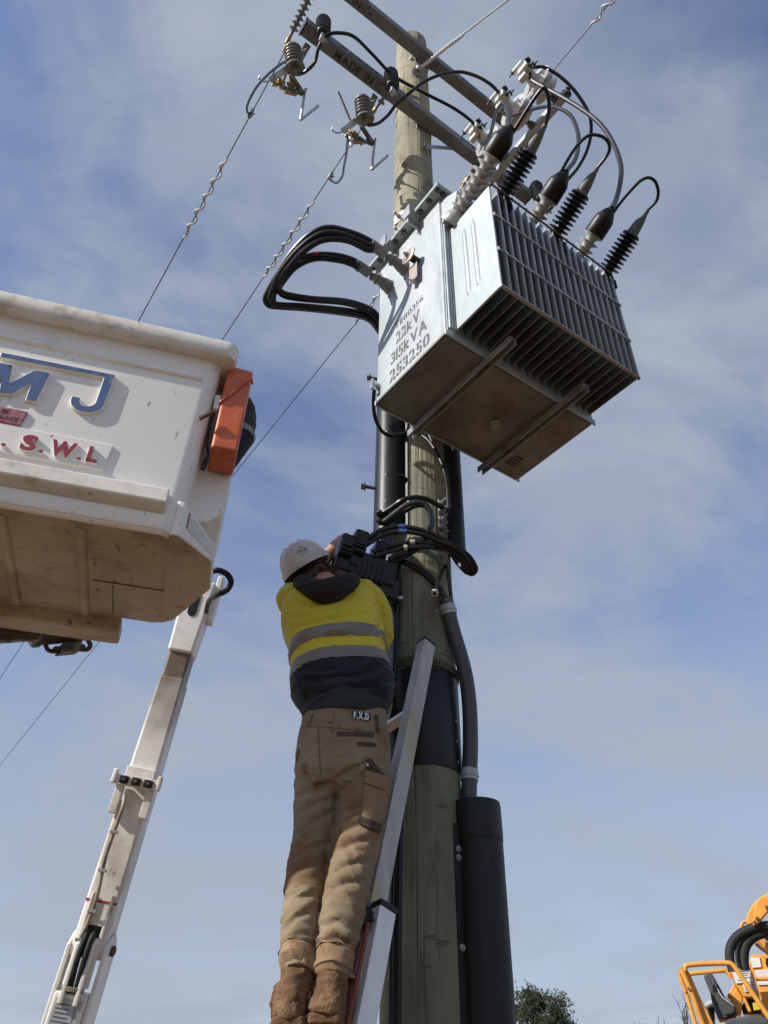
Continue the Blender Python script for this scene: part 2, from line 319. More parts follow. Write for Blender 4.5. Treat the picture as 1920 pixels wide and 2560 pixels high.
# ---------------------------------------------------------------- crossarms
def text_mesh(body, size=1.0, offset=0.0, extrude=0.0, shear=0.0):
    cu = bpy.data.curves.new('t', 'FONT'); cu.body = body; cu.size = size; cu.offset = offset; cu.extrude = extrude; cu.shear = shear; cu.resolution_u = 4
    ob = bpy.data.objects.new('t', cu); col.objects.link(ob)
    dg = bpy.context.evaluated_depsgraph_get(); dg.update(); me = bpy.data.meshes.new_from_object(ob.evaluated_get(dg))
    bpy.data.objects.remove(ob); bpy.data.curves.remove(cu); return me
def stencil(mb, body, o, ex, ey, height, width, cut='8035692BDGRS', gap=.07, bold=.02, tilt=0.0):
    """flat letters filling width x height in the frame o, ex, ey; stencil bridges cut through the round glyphs"""
    glyphs = []; x = 0
    for ch in body:
        if ch == ' ': x += .35; continue
        me = text_mesh(ch, 1.0, bold); bm = bmesh.new(); bm.from_mesh(me); bpy.data.meshes.remove(me)
        xs = [v.co.x for v in bm.verts]; x0, x1 = min(xs), max(xs)
        if ch in cut:
            c = (x0+x1)/2
            for q in (c-gap/2, c+gap/2):
                bmesh.ops.bisect_plane(bm, geom=bm.verts[:]+bm.edges[:]+bm.faces[:], plane_co=(q,0,0), plane_no=(1,0,0), dist=1e-5)
            bmesh.ops.delete(bm, geom=[f for f in bm.faces if abs(f.calc_center_median().x-c) < gap/2-1e-4], context='FACES')
        bm.verts.index_update()
        glyphs.append(([(v.co.x-x0+x, v.co.y) for v in bm.verts], [tuple(v.index for v in f.verts) for f in bm.faces])); x += x1-x0+.085; bm.free()
    tot = x-.085; hgt = max(p[1] for gl in glyphs for p in gl[0]); o = np.array(o, float); ex = np.array(ex, float); ey = np.array(ey, float)
    for pts, fs_ in glyphs: mb.add([o + ex*((px/tot)*width + tilt*py/hgt*height) + ey*(py/hgt*height) for px, py in pts], fs_)
    return mb
def ribbon(mb, pts, w, o, ex, ey, closed=True):
    pts = [np.array(p, float) for p in pts]; m = len(pts); vs_ = []
    for i in range(m):
        t = nrm(pts[(i+1) % m]-pts[i-1]); nn = V(-t[1], t[0])
        for s_ in (-1, 1):
            q = pts[i]+nn*w*s_/2; vs_.append(np.array(o)+np.array(ex)*q[0]+np.array(ey)*q[1])
    return mb.add(vs_, [(2*i, 2*((i+1) % m), 2*((i+1) % m)+1, 2*i+1) for i in range(m if closed else m-1)])
OUTLINE = [(0,0),(.25,.1),(.55,-.05),(.9,-.25),(.98,.1),(.85,.5),(.78,1.0),(.66,1.25),(.6,.85),(.42,.75),(.3,.45),(.05,.5),(-.05,.25)]
HEART = [(0,-.5),(.5,.05),(.42,.42),(.18,.42),(0,.2),(-.18,.42),(-.42,.42),(-.5,.05)]
def crossarm(label, u0, u1, z0, ubolt, made_u, wag_u, code_u, heart):
    s = .1
    r = thing('crossarm', label, 'crossarm', T((u0+u1)/2, -.205, z0), 'grey crossarms on the pole')
    b = LMB(); b.box((u0, -.155-s, z0), (u1, -.155, z0+s)); b.build('beam', MATS['arm_grey'], r, bevel=.008)
    for uu in (u0, u1):
        c = LMB(); c.box((uu-.006, -.155-s-.004, z0-.004), (uu+.006, -.151, z0+s+.004)); c.build('end_cap', MATS['plastic_black'], r, bevel=.003)
    for du in ubolt:
        c = LMB(); c.bolt((du, -.205, z0+s), (0,0,1), .014, .06); c.build('bolt', MATS['steel_dark'], r)
    c = LMB(); c.box((-.11, -.157, z0+.012), (.11, -.147, z0+s-.012)); c.box((-.075, -.15, z0-.05), (.075, -.142, z0+s+.03)); c.build('gain_plate', MATS['galv_rod'], r, bevel=.003)
    t = MB(); stencil(t, 'MADE IN', T(made_u[0], -.178, z0-.0015), UX, -VX, .056, made_u[1], gap=.06, bold=.035, tilt=-.1)
    o_ = T(made_u[0]+made_u[1]+.025, -.185, z0-.0015); ribbon(t, OUTLINE, .06, o_, UX*.06, -VX*.055)
    if heart: t.add([o_+UX*(.075+x*.024)-VX*(.02+y*.024) for x, y in HEART], [tuple(range(8))])
    t.build('stencil', MATS['stencil_black'], r, fix=False)
    t = MB(); stencil(t, 'WAGNERS', T(wag_u[0], -.2565, z0+.02), UX, ZX, .062, wag_u[1], cut='', bold=.04); t.build('stencil', MATS['stencil_blue'], r, fix=False)
    t = MB(); stencil(t, 'PC20-1530', T(code_u, -.2565, z0+.025), UX, ZX, .055, .36, cut='', bold=.03); t.build('stencil', MATS['stencil_blue'], r, fix=False)
    return r
arm_lo = crossarm('lower grey crossarm stencilled MADE IN, carrying the hanging fuse cutouts', -1.165, 1.1, 7.82, (.1, .36), (-.885,.345), (-.885,.36), .3, False)
arm_hi = crossarm('upper grey crossarm just below the top of the pole', -1.16, 1.06, 9.05, (.17, .30), (-1.05,.345), (-1.02,.36), .38, True)
for a_ in (arm_lo,):
    br = MB(); br.bar((0.258,2.944,7.496), T(.27, -.165, 7.815), .006, .035); br.bolt((0.258,2.939,7.486), (.2,-1,0), .014, .03); br.build('brace', MATS['galv_rod'], a_)

# ---------------------------------------------------------------- cables and conductors
def cable(name, label, pts, r, m, cat='cable', group=None, k=8, n=10):
    c = MB(); c.tube(catmull(pts, k), r, n); o = c.build(name, MATS[m]); return tag(o, label, cat, group)
def tape(o, pts, i0, i1, r, m, name='tape', k=8, label=None):
    c = MB(); p = catmull(pts, k); a, b_ = int(i0*(len(p)-1)), max(int(i1*(len(p)-1)), int(i0*(len(p)-1))+1)
    q = np.array([p[a] + (p[b_]-p[a])*s_ for s_ in (0, .5, 1)]) if b_-a < 2 else p[a:b_+1]
    c.tube(q, r, 14); e = c.build(name, MATS[m], o)
    if label: e['label'] = label
    return e
def helix(mb, pts, r, pitch, wire, ph=0):
    p = catmull(pts, 12); s_ = np.r_[0, np.cumsum(np.linalg.norm(np.diff(p, axis=0), axis=1))]; L = s_[-1]; m = int(L/pitch*14)
    q = np.linspace(0, L, m); c = np.stack([np.interp(q, s_, p[:, i]) for i in range(3)], 1); t = nrm(p[-1]-p[0]); a = nrm(np.cross(t, ZX)); b_ = np.cross(t, a)
    env = np.minimum(1, np.minimum(q, L-q)/(.5*pitch)); an = 2*PI*q/pitch+ph
    return mb.tube(c + (np.cos(an)*r*env)[:, None]*a + (np.sin(an)*r*env)[:, None]*b_, wire, 8)

CON = 'bare conductors dead-ended on the crossarms'
def conductor(label, pts, spirals, clamp=None):
    e0 = np.array(pts[-1], float); d0 = nrm(e0-np.array(pts[-2], float)); hd_ = nrm(V(d0[0], d0[1], 0)); sl0 = d0[2]/max(1e-6, math.hypot(d0[0], d0[1]))
    if hd_@VX > 0: pts = list(pts)+[tuple(e0+hd_*L+ZX*(sl0*(L-L*L/70))) for L in (8, 18, 32, 50, 70)]      # on to the next pole of the line
    o = cable('power_line', label, pts, .0055, 'wire', 'power line', CON, 6, 8)
    for (p, q) in spirals:
        h_ = MB(); helix(h_, [p, (np.array(p)+np.array(q))/2, q], .026, .17, .0105); h_.build('spiral_damper', MATS['wire_white'], o)
    if clamp is not None:
        c = MB(); d = nrm(np.array(pts[2])-np.array(pts[1])); c.obox(clamp, (d, np.cross(d, ZX), ZX), (.03,.018,.03)); c.bolt(np.array(clamp)+V(0,0,-.03), (.3,-.2,-1), .012, .045); c.bolt(np.array(clamp)+d*.02, (.9,-.3,-.2), .01, .045)
        c.build('line_clamp', MATS['steel'], o)
    return o
conductor('leftmost overhead line with white spiral damper, from upper crossarm tip down behind the bucket',
          [(-0.882,2.687,8.661),(-1.043,2.917,8.612),(-1.249,3.212,8.549),(-1.564,3.661,8.453),(-2.029,4.325,8.311),(-2.633,5.188,8.127),(-3.681,6.684,7.808),(-5.587,9.407,7.227),(-8.427,13.463,6.361)], (((-1.506,3.579,8.471), (-2.015,4.305,8.314)),), (-1.256,3.221,8.584))
conductor('middle overhead line running past the left cable loops, white spiral damper on it',
          [(-0.217,3.481,9.14),(-0.398,3.739,9.107),(-0.616,4.05,9.067),(-0.967,4.553,9.003),(-1.421,5.2,8.92),(-2.006,6.035,8.814),(-3.562,8.259,8.53),(-6.25,12.097,8.04),(-9.366,16.547,7.472)], (((-0.788,4.297,9.015), (-1.389,5.155,8.917)),), (-0.61,4.043,9.053))
conductor('overhead line passing behind the transformer and low across the sky left of the pole',
          [(0.764,3.997,8.87),(0.348,4.592,8.815),(-0.137,5.285,8.751),(-0.728,6.129,8.673),(-2.043,8.006,8.5),(-5.334,12.707,8.066),(-8.428,17.126,7.658),(-11.804,21.947,7.213)], (((-0.093,5.222,8.761), (-0.393,5.649,8.722)),))
conductor('thin overhead line rising out of the top right corner beyond the white insulators',
          [(1.003,3.656,8.903),(1.261,3.287,9.004),(1.464,2.998,9.071),(1.662,2.716,9.081),(1.849,2.448,9.082),(2.112,2.072,9.077),(2.465,1.569,9.129)], (((1.71,2.647,9.084), (2.02,2.204,9.086)),))
gw = cable('stay_wire', 'white twisted stay wire from the pole top up to the right edge', [(0.223,2.922,8.809), (0.593,2.619,8.78), (0.931,2.371,8.8), (1.576,1.892,8.82)], .008, 'wire_white', 'wire')
h_ = MB(); helix(h_, [(0.237,2.92,8.831), (0.416,2.752,8.77), (0.593,2.625,8.78)], .009, .06, .008); helix(h_, [(0.237,2.92,8.831), (0.416,2.752,8.77), (0.593,2.625,8.78)], .009, .06, .008, PI); h_.build('preformed_grip', MATS['wire_white'], gw)
h_ = MB(); e_ = V(*(0.212,2.922,8.794))
h_.lathe(e_-V(.05,0,.02), (1,-.2,.3), [(.012,0),(.032,.012),(.034,.03),(.02,.045),(.034,.06),(.032,.078),(.012,.09)], 14); h_.bolt(e_-V(.02,0,.05), (-.3,-.3,-1), .012, .05); h_.build('thimble', MATS['steel'], gw)

# strain insulators: row of small polymer sheds
def shed_profile(n_, core, rad, length, tip=.25, h0=0.0):
    p = [(core, h0)]; st = length/n_
    for i in range(n_):
        h = h0+i*st; p += [(core, h+.05*st), (rad, h+st*.42), (rad, h+st*.50), (core*1.15, h+st*.72)]
    p += [(core, h0+length)]; return p
def strain(label, a, b, n_=7):
    a = np.array(a, float); b = np.array(b, float); d = nrm(b-a); L = np.linalg.norm(b-a)
    r = thing('strain_insulator', label, 'insulator', a, 'strain insulators at the line ends')
    c = MB(); c.cyl(a, b, .013, 10); c.build('rod', MATS['steel_dark'], r)
    c = MB(); c.lathe(a+d*.16*L, d, shed_profile(n_, .016, .045, L*.62), 20); c.build('shed_body', MATS['polymer_grey'], r, sharp=60)
    for q, s_ in ((a, 1), (b, -1)):
        c = MB(); c.lathe(q, d*s_, [(.012,0),(.02,.01),(.02,L*.1),(.014,L*.14)], 12); c.obox(q-d*s_*.02, (d, np.cross(d, ZX), ZX), (.035,.008,.022)); c.build('end_fitting', MATS['brass'] if s_ < 0 else MATS['steel'], r, bevel=.002)
    return r
strain('left strain insulator of small grey discs at the top left of the photo', T(-1.1, -.1, 9.1), (-0.922,2.745,8.81), 7)
strain('strain insulator peeping out beside the middle fuse cutout', T(-.1, -.08, 9.1), (-0.199,3.455,9.1), 7)
strain('strain insulator behind the first white transformer bushing', T(1.0, -.1, 9.08), (0.728,4.05,8.948), 6)

# hanging post insulators on the lower arm (dark ribbed body, cable clamp below)
def hanging_post(label, uu, clamp_dir=(0,0,-1)):
    r = thing('post_insulator', label, 'insulator', T(uu, -.3, 7.9), 'dark ribbed post insulators on the lower crossarm')
    b = LMB(); b.box((uu-.03, -.3, 7.845), (uu+.03, -.25, 7.9)); b.box((uu-.03,-.262,7.80),(uu+.03,-.256,7.93)); b.bolt((uu,-.262,7.92), (0,-1,0), .011, .02); b.build('bracket', MATS['galv_rod'], r, bevel=.003)
    b = LMB(); b.lathe((uu, -.31, 7.90), (0,-.08,-1), [(.03,-.02),(.046,-.01)]+[(q, h) for i in range(7) for q, h in ((.052, .02+i*.036), (.056, .026+i*.036), (.056, .034+i*.036), (.046, .040+i*.036), (.045, .052+i*.036))]+[(.03,.28),(.012,.285)], 24); b.build('ribbed_body', MATS['rubber_shed'], r, sharp=50)
    b = LMB(); b.lathe((uu, -.332, 7.61), (0,-.08,-1), [(.014,0),(.014,.05),(.02,.055),(.02,.075)], 12); b.box((uu-.018,-.355,7.50),(uu+.018,-.32,7.56)); b.bolt((uu+.018,-.34,7.53),(1,0,0),.009,.02); b.build('cable_clamp', MATS['steel'], r, bevel=.002)
hanging_post('dark ribbed post insulator at the left tip of the lower crossarm', -1.06)
hanging_post('dark ribbed post insulator on the lower crossarm beside the pole', -.45)
hanging_post('dark ribbed post insulator at the right tip, just above the transformer fins', 1.09)

# drop-out fuse cutouts
def cutout(label, uu, tube):
    r = thing('fuse_cutout', label, 'fuse cutout', T(uu, -.15, 7.82), 'grey fuse cutouts hanging from the lower crossarm')
    b = LMB(); b.bar((uu, -.135, 7.83), (uu-.03, -.09, 7.60), .05, .008, (0,1,.2)); b.bolt((uu-.012,-.12,7.72), (0,-1,-.2), .01, .015); b.bolt((uu-.028,-.1,7.63), (0,-1,-.2), .01, .015); b.build('strap', MATS['galv_rod'], r, bevel=.002)
    ax = nrm((.34, .24, -.9)); o = V(uu-.10, -.11, 7.66)
    prof = [(.03,-.03),(.052,-.02)]; cs_ = .84
    for i in range(5): h = i*.034; prof += [(.055+.002*i,h),(.074+.001*i,h+.012),(.074+.001*i,h+.018),(.056,h+.030)]
    prof += [(.062,.172),(.086,.205),(.087,.212),(.080,.213),(.052,.190),(.022,.183),(.018,.235),(.004,.24)]
    prof = [(r_*cs_, h_*cs_) for r_, h_ in prof]; b = LMB(); b.lathe(o, ax, prof, 28); b.build('porcelain_body', MATS['porcelain_grey'], r, sharp=50)
    e = o+ax*.20; f_ = V(-.03, .12, -.10)
    b = LMB(); b.bar(e+V(-.06,.03,0), e+V(-.13,.10,-.14), .045, .012, (0,1,.4)); b.build('lower_channel', MATS['galv_rod'], r, bevel=.002)
    b = LMB(); rnd = random.Random(int(uu*-100))
    for i in range(9):
        q = e+V(-.10+.14*rnd.random(), .05+.08*rnd.random(), -.045-.09*rnd.random()); d = nrm((rnd.uniform(-1,1), rnd.uniform(-1,1), rnd.uniform(-1,.4)))
        b.obox(q, (d, np.cross(d, (0,0,1)), np.cross(d, np.cross(d, (0,0,1)))), (.03+.025*rnd.random(), .007+.008*rnd.random(), .006+.008*rnd.random()))
    b.build('contact_jaws', MATS['brass'], r, bevel=.002)
    b = LMB(); q = e+V(.05,.06,-.12)
    for i in range(3): b.lathe(q+V(-.05*i,.01*i,-.01*i), (.6,-.2,-.7), [(.014,0),(.016,.03),(.016,.045),(.009,.05),(.009,.075)], 8)
    b.bar(e+V(-.02,.02,-.06), e+V(.10,.03,-.17), .03, .02); b.build('hinge', MATS['steel_dark'], r, bevel=.002)
    h = e+V(.11,.03,-.16)
    pts = [h+V(.0,-.01,.06), h+V(.0,0,0), h+V(.025,.055,-.225), h+V(.03,.06,-.24), h+V(.04,.05,-.225), h+V(.10,-.012,-.10), h+V(.108,-.022,-.08)]
    b = LMB(); b.tube(catmull(pts, 6), .010, 8); b.build('horn_hook', MATS['steel'], r)
    b = LMB(); b.tube(catmull([e+V(-.13,.10,-.14), e+V(-.16,.12,-.17), e+V(-.20,.13,-.16), e+V(-.205,.12,-.14)], 5), .006, 8); b.build('catch_hook', MATS['steel'], r)
    if tube:
        b = LMB(); b.cyl(e+V(-.09,.08,-.10), e+V(-.045,.10,-.26), .013, 12); b.build('fuse_tube', MATS['porcelain_white'], r)
        b = LMB(); b.cyl(e+V(-.10,.05,-.02), e+V(-.27,-.04,.06), .008, 8); b.build('pull_rod', MATS['steel'], r)
    return T(*(e+V(.03,.0,-.02)))
cut1 = cutout('left fuse cutout with V-shaped wire hook, under the crossarm tip', -1.08, False)
cut2 = cutout('fuse cutout with V-shaped hook hanging close to the left side of the pole', -.47, True)

# ---------------------------------------------------------------- white insulators on the side bar
bar = thing('insulator_bar', 'square galvanised bar holding three white insulators, above the transformer', 'steel bar', T(.665, -.6, 7.7))
b = LMB(); b.box((.64, -1.06, 7.69), (.70, .02, 7.75)); b.build('bar', MATS['galv'], bar, bevel=.004)
for z_, s_ in ((7.75, 1), (7.69, -1)):
    b = LMB(); b.bolt((.67, -1.045, z_), (0,0,s_), .016, .03); b.build('bolt', MATS['steel_dark'], bar)
b = LMB(); b.box((.62,-.28,7.75),(.72,-.13,7.818)); b.build('saddle', MATS['galv_rod'], bar, bevel=.003)
def white_post(label, vv):
    r = thing('white_insulator', label, 'insulator', T(.64, vv, 7.72), 'white porcelain insulators on the side bar')
    o = (.64, vv, 7.725); ax = (-1, 0, .03)
    b = LMB(); b.lathe(o, ax, [(.03,0),(.03,.03),(.02,.035),(.02,.06),(.036,.065),(.036,.075)], 16); b.build('stub', MATS['steel_dark'], r)
    b = LMB(); b.lathe(o, ax, [(.03,.072),(.045,.08),(.105,.095),(.112,.10),(.108,.106),(.046,.122),(.05,.132),(.115,.15),(.121,.155),(.117,.161),(.048,.178),(.05,.188),(.126,.205),(.133,.21),(.129,.216),(.052,.235),(.044,.25),(.042,.30),(.03,.305)], 40); b.build('porcelain_sheds', MATS['porcelain_white'], r, sharp=60)
    b = LMB(); b.box((.265, vv-.06, 7.69), (.345, vv+.03, 7.745)); b.box((.28, vv-.05, 7.745), (.31, vv+.05, 7.80)); b.box((.25, vv-.035, 7.77), (.275, vv+.065, 7.80)); b.box((.285, vv-.02, 7.64), (.33, vv+.05, 7.69))
    b.build('clamp', MATS['label_white'], r, bevel=.006)
    for q, d in (((.30, vv-.055, 7.80), (0,-.3,1)), ((.335, vv-.07, 7.74), (.2,-1,.4)), ((.26, vv+.065, 7.78), (0,1,-.2)), ((.30, vv-.06, 7.70), (0,-1,0))):
        b = LMB(); b.bolt(q, d, .013, .025); b.build('clamp_bolt', MATS['rubber_black'], r)
for lb, vv in (('white insulator at the far end of the bar, topmost of the three', -.96), ('middle white insulator of the three on the bar', -.71), ('white insulator nearest the pole, half hidden behind the first black bushing cap', -.405)): white_post(lb, vv)

# ---------------------------------------------------------------- transformer
tr = thing('transformer', 'big galvanised steel transformer stencilled 22kV 315kVA 253250, bolted to the pole', 'transformer', T(.02, -.52, 4.3))
TU0, TU1, TV0, TV1, TZ0, TZ1 = -.452, .502, -.25, -.79, 4.314, 5.435
b = LMB(); b.box((TU0, TV1, TZ0+.012), (TU1, TV0, TZ1)); b.build('tank', MATS['galv'], tr, bevel=.012, seg=3)
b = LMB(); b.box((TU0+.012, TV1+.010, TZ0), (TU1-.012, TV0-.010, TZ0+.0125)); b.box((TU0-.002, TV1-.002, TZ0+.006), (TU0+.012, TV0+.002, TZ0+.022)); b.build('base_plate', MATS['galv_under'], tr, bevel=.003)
for a, c in (((TU0-.003,TV0-.004,TZ0-.004),(TU1+.003,TV0+.006,TZ0+.03)), ((TU0-.004,TV1-.006,TZ0-.004),(TU1+.004,TV1+.004,TZ0+.03))):
    b = LMB(); b.box(a, c); b.build('base_lip', MATS['galv'], tr, bevel=.003)
b = LMB(); b.box((TU0-.055, TV1-.055, TZ1), (TU1+.055, TV0+.055, TZ1+.012)); b.build('lid_flange', MATS['galv'], tr, bevel=.002)
b = LMB(); b.box((TU0-.055, TV1-.055, TZ1+.0145), (TU1+.055, TV0+.055, TZ1+.026)); b.build('lid', MATS['galv'], tr, bevel=.002)
for side in range(2):
    for i in range(9 if side == 0 else 13):
        b = LMB()
        if side == 0: q = (TU0-.03, TV0+.03-(TV0-TV1+.06)*i/8, TZ1)
        else: q = (TU0+(TU1-TU0)*i/12, TV1-.03, TZ1)
        b.bolt(q, (0,0,-1), .009, .006); b.build('lid_bolt', MATS['steel_dark'], tr)
for vv in (-.40, -.62):
    b = LMB(); b.box((TU0-.085, vv-.012, TZ1-.045), (TU0-.005, vv+.012, TZ1-.035)); b.box((TU0-.09, vv-.028, TZ1-.045), (TU0-.08, vv+.028, TZ1+.05)); b.box((TU0-.082, vv-.006, TZ1-.09), (TU0-.004, vv+.006, TZ1-.046)); b.build('lid_clamp', MATS['steel'], tr, bevel=.002)
# bushing turret along the front, above the fins
b = MB(XF); poly = [(0,0),(-.095,.02),(-.13,.135),(-.02,.205),(0,.205)]
b.add([(uu, TV1+.002+x, 5.205+z) for uu in (-.44, .44) for x, z in poly], [(4,3,2,1,0),(5,6,7,8,9)]+[(i, (i+1) % 5, 5+(i+1) % 5, 5+i) for i in range(5)]); b.build('bushing_turret', MATS['galv'], tr, bevel=.004)
# corner strip between tank and fin pack
b = LMB()
for x in (TU0+.02, TU0+.034, TU0+.05): b.cyl((x, TV1-.006, TZ0+.05), (x, TV1-.006, 5.19), .006, 8)
b.box((TU0+.008, TV1-.004, TZ0+.03), (-.395, TV1+.002, 5.20)); b.build('weld_strip', MATS['galv'], tr)

# fins
FU0, FU1, FV, FZ0, FZ1, NF = -.39, .48, -1.096, 4.372, 5.19, 19
st = (FU1-FU0)/(NF-1)
fin_me = None
def fin_mesh():
    m = MB(); d = V(0,0,0)
    # hollow pressed fin: lens-shaped section, pinched top and bottom
    prof = [(0.0, .002), (-.02, .0055), (-.10, .0045), (-.20, .0045), (-.285, .0065), (-.302, .0058), (-.306, .0018)]
    zs = [(FZ0, .25), (FZ0+.012, .6), (FZ0+.05, 1), (FZ1-.10, 1), (FZ1-.05, .8), (FZ1-.012, .4), (FZ1, .15)]
    vs_ = []
    for z, k in zs:
        ring = [(w*k+.0008, TV1+y, z) for y, w in prof] + [(-w*k-.0008, TV1+y, z) for y, w in reversed(prof)]
        vs_ += ring
    nr = len(prof)*2
    fs_ = [(i*nr+j, i*nr+(j+1) % nr, (i+1)*nr+(j+1) % nr, (i+1)*nr+j) for i in range(len(zs)-1) for j in range(nr)] + [tuple(range(nr)), tuple((len(zs)-1)*nr+j for j in reversed(range(nr)))]
    vv_ = np.array(vs_, float); m.add(vv_[:, :1]*UX + vv_[:, 1:2]*VX + vv_[:, 2:3]*ZX, fs_); return m.mesh('fin')
fm = fin_mesh(); fm.polygons.foreach_set('use_smooth', [True]*len(fm.polygons)); fm.set_sharp_from_angle(angle=R(40)); fm.materials.append(MATS['galv_fin_shade'])
e_ = MB(); q_ = VX*(FV-.0005); e_.tube([q_+ZX*(FZ0+.004), q_+ZX*(FZ1-.06), q_+VX*.006+ZX*(FZ1-.004)], [.0052,.0052,.0025], 8); fe = e_.mesh('fin_edge_highlight'); fe.polygons.foreach_set('use_smooth', [True]*len(fe.polygons)); fe.materials.append(MATS['galv'])  # added bright bar paints the highlight along each fin's front
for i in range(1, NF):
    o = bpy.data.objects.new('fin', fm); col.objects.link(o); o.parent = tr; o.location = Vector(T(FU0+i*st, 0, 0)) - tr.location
    e = bpy.data.objects.new('fin_edge_highlight', fe); col.objects.link(e); e.parent = o
# flat end plate with two pressed ribs
b = LMB(); b.box((FU0-.008, FV, FZ0), (FU0+.004, TV1-.001, FZ1-.02)); ep = b.build('end_plate', MATS['galv'], tr, bevel=.004)
for vv in (-.90, -.965):
    b = LMB(); b.lathe((FU0+.006, vv, FZ0+.13), (0,0,1), [(.001,0),(.016,.02),(.021,.05),(.021,.50),(.016,.54),(.001,.57)], 20); b.build('pressed_rib', MATS['galv'], ep)
# tie rods across the fins
for zz, m_ in ((4.92, 'galv_rod'), (4.64, 'galv_rod'), (5.192, 'steel_dark')):
    b = LMB(); b.cyl((FU0-.006, FV-.006, zz), (FU1+.008, FV-.006, zz), .0055, 8)
    for i in range(NF): b.cyl((FU0+i*st, FV-.008, zz-.016), (FU0+i*st, FV-.008, zz+.010), .0045, 6)
    b.build('tie_rod', MATS[m_], tr)
b = LMB(); b.box((FU0-.008, FV-.004, FZ0-.004), (FU1+.01, FV+.010, FZ0+.006)); b.build('fin_edge_strip', MATS['galv_rod'], tr)
# base channels (inverted U running under the tank)
for uu in (-.207, .258):
    b = LMB(); v0, v1 = -.205, -.955
    b.box((uu-.018, v1, TZ0-.010), (uu+.018, v0, TZ0-.006)); b.box((uu-.018, v1, TZ0-.045), (uu-.014, v0, TZ0-.010)); b.box((uu+.014, v1, TZ0-.045), (uu+.018, v0, TZ0-.010)); b.build('base_channel', MATS['galv_rod'], tr, bevel=.0015)
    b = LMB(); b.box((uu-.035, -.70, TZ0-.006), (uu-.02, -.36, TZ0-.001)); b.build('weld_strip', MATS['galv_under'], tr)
# drain plug and rating marks under the tank
b = LMB(); b.obox((.10,-.50,TZ0-.004), ((1,1,0),(1,-1,0),(0,0,1)), (.028,.022,.005)); b.lathe((.10,-.50,TZ0-.008), (0,0,-1), [(.014,0),(.014,.01),(.008,.012)], 10); b.build('drain_plug', MATS['galv_rod'], tr, bevel=.002)
b = LMB()
for i in range(4): b.box((.33+.004*i, -.33-.03*i*0-.022*i, TZ0-.0022), (.40, -.325-.022*i+.008, TZ0-.0012))
b.build('printed_label', MATS['stencil_black'], tr)
# stencilled lettering on the end wall
for body, v0, v1, z, h, tl in (('TE80356', -.405, -.638, 4.727, .042, .0), ('22kV', -.416, -.607, 4.609, .082, 0), ('315kVA', -.375, -.660, 4.489, .082, 0), ('253250', -.366, -.676, 4.367, .082, 0)):
    t = MB(); stencil(t, body, T(TU0-.0015, v0, z), -VX, ZX, h, v0-v1, bold=.012 if h < .05 else .022); t.build('stencil', MATS['stencil_brown'], tr, fix=False)
b = MB()
for v0 in (-.345, -.485): stencil(b, 'n' if v0 < -.4 else 'a', T(TU0-.0015, v0, 5.055), -VX, ZX, .02, .014, cut='')
b.build('terminal_mark', MATS['stencil_black'], tr, fix=False)
# low voltage bushings
LVT = []
for vv, zz in ((-.491, 5.150), (-.350, 5.147)):
    ax = (-1, -.09, -.06); o = (TU0, vv, zz)
    b = LMB(); b.lathe(o, ax, [(.040,0),(.040,.005),(.036,.012),(.034,.035),(.024,.07),(.020,.078),(.033,.082),(.033,.092),(.022,.096),(.022,.112),(.030,.115),(.030,.124),(.016,.128)], 24); lb = b.build('low_voltage_bushing', MATS['porcelain_grey'], tr, sharp=45)
    b = LMB(); b.lathe(o, ax, [(.013,.126),(.013,.20)], 12); d = nrm(ax); c = V(*o)+d*.19; b.obox(c, (d, (0,1,0), (0,0,1)), (.05,.028,.008)); b.bolt(c+V(0,0,.008), (0,0,1), .010, .01); b.bolt(c+V(-.02,.01,-.008), (0,0,-1), .010, .01); b.build('terminal_palm', MATS['porcelain_grey'], lb, bevel=.002)
    LVT.append(T(*(V(*o)+d*.22)))
# tap-changer dial and padlock plate
b = LMB(); b.lathe((TU0, -.60, 5.085), (-1,0,0), [(.02,0),(.02,.05),(.016,.052)], 16); d_ = b.build('tap_changer', MATS['rubber_black'], tr)
b = LMB(); b.lathe((TU0-.055, -.60, 5.085), (-1,0,0), [(.048,0),(.05,.002),(.05,.008),(.046,.010)], 28); b.bolt((TU0-.065,-.60,5.085), (-1,0,0), .014, .012); b.build('dial_plate', MATS['plate_pink'], d_)
b = LMB(); b.box((TU0-.032, -.632, 4.90), (TU0-.029, -.567, 5.03)); b.box((TU0-.034, -.60, 4.885), (TU0, -.59, 4.91)); b.bolt((TU0-.034,-.59,4.905), (-1,0,0), .007, .012); b.box((TU0-.03,-.605,4.99),(TU0,-.59,5.0)); b.build('padlock_plate', MATS['plate_pink'], tr, bevel=.001)
# earth stud
b = LMB(); b.lathe((TU0, -.275, 4.42), (-1,0,0), [(.016,0),(.016,.012),(.008,.013),(.008,.04)], 10); b.box((TU0-.045,-.285,4.385),(TU0-.035,-.265,4.45)); b.build('earth_stud', MATS['steel'], tr)
# hanger brackets to the pole
for zz in (4.50, 5.2):
    b = LMB(); b.box((-.16, -.25, zz), (-.15, -.10, zz+.14)); b.box((.15, -.25, zz), (.16, -.10, zz+.14)); b.box((-.16, -.155, zz+.02), (.16, -.148, zz+.12)); b.build('hanger_bracket', MATS['galv'], tr, bevel=.002)
for q in ((0.23,2.847,4.313), (0.348,2.929,4.326)):
    b = MB(); q = V(*q); b.prism([(-.035,.05),(.035,.05),(0,-.03)], q, UX, ZX, .006); b.build('gusset', MATS['galv'], tr)

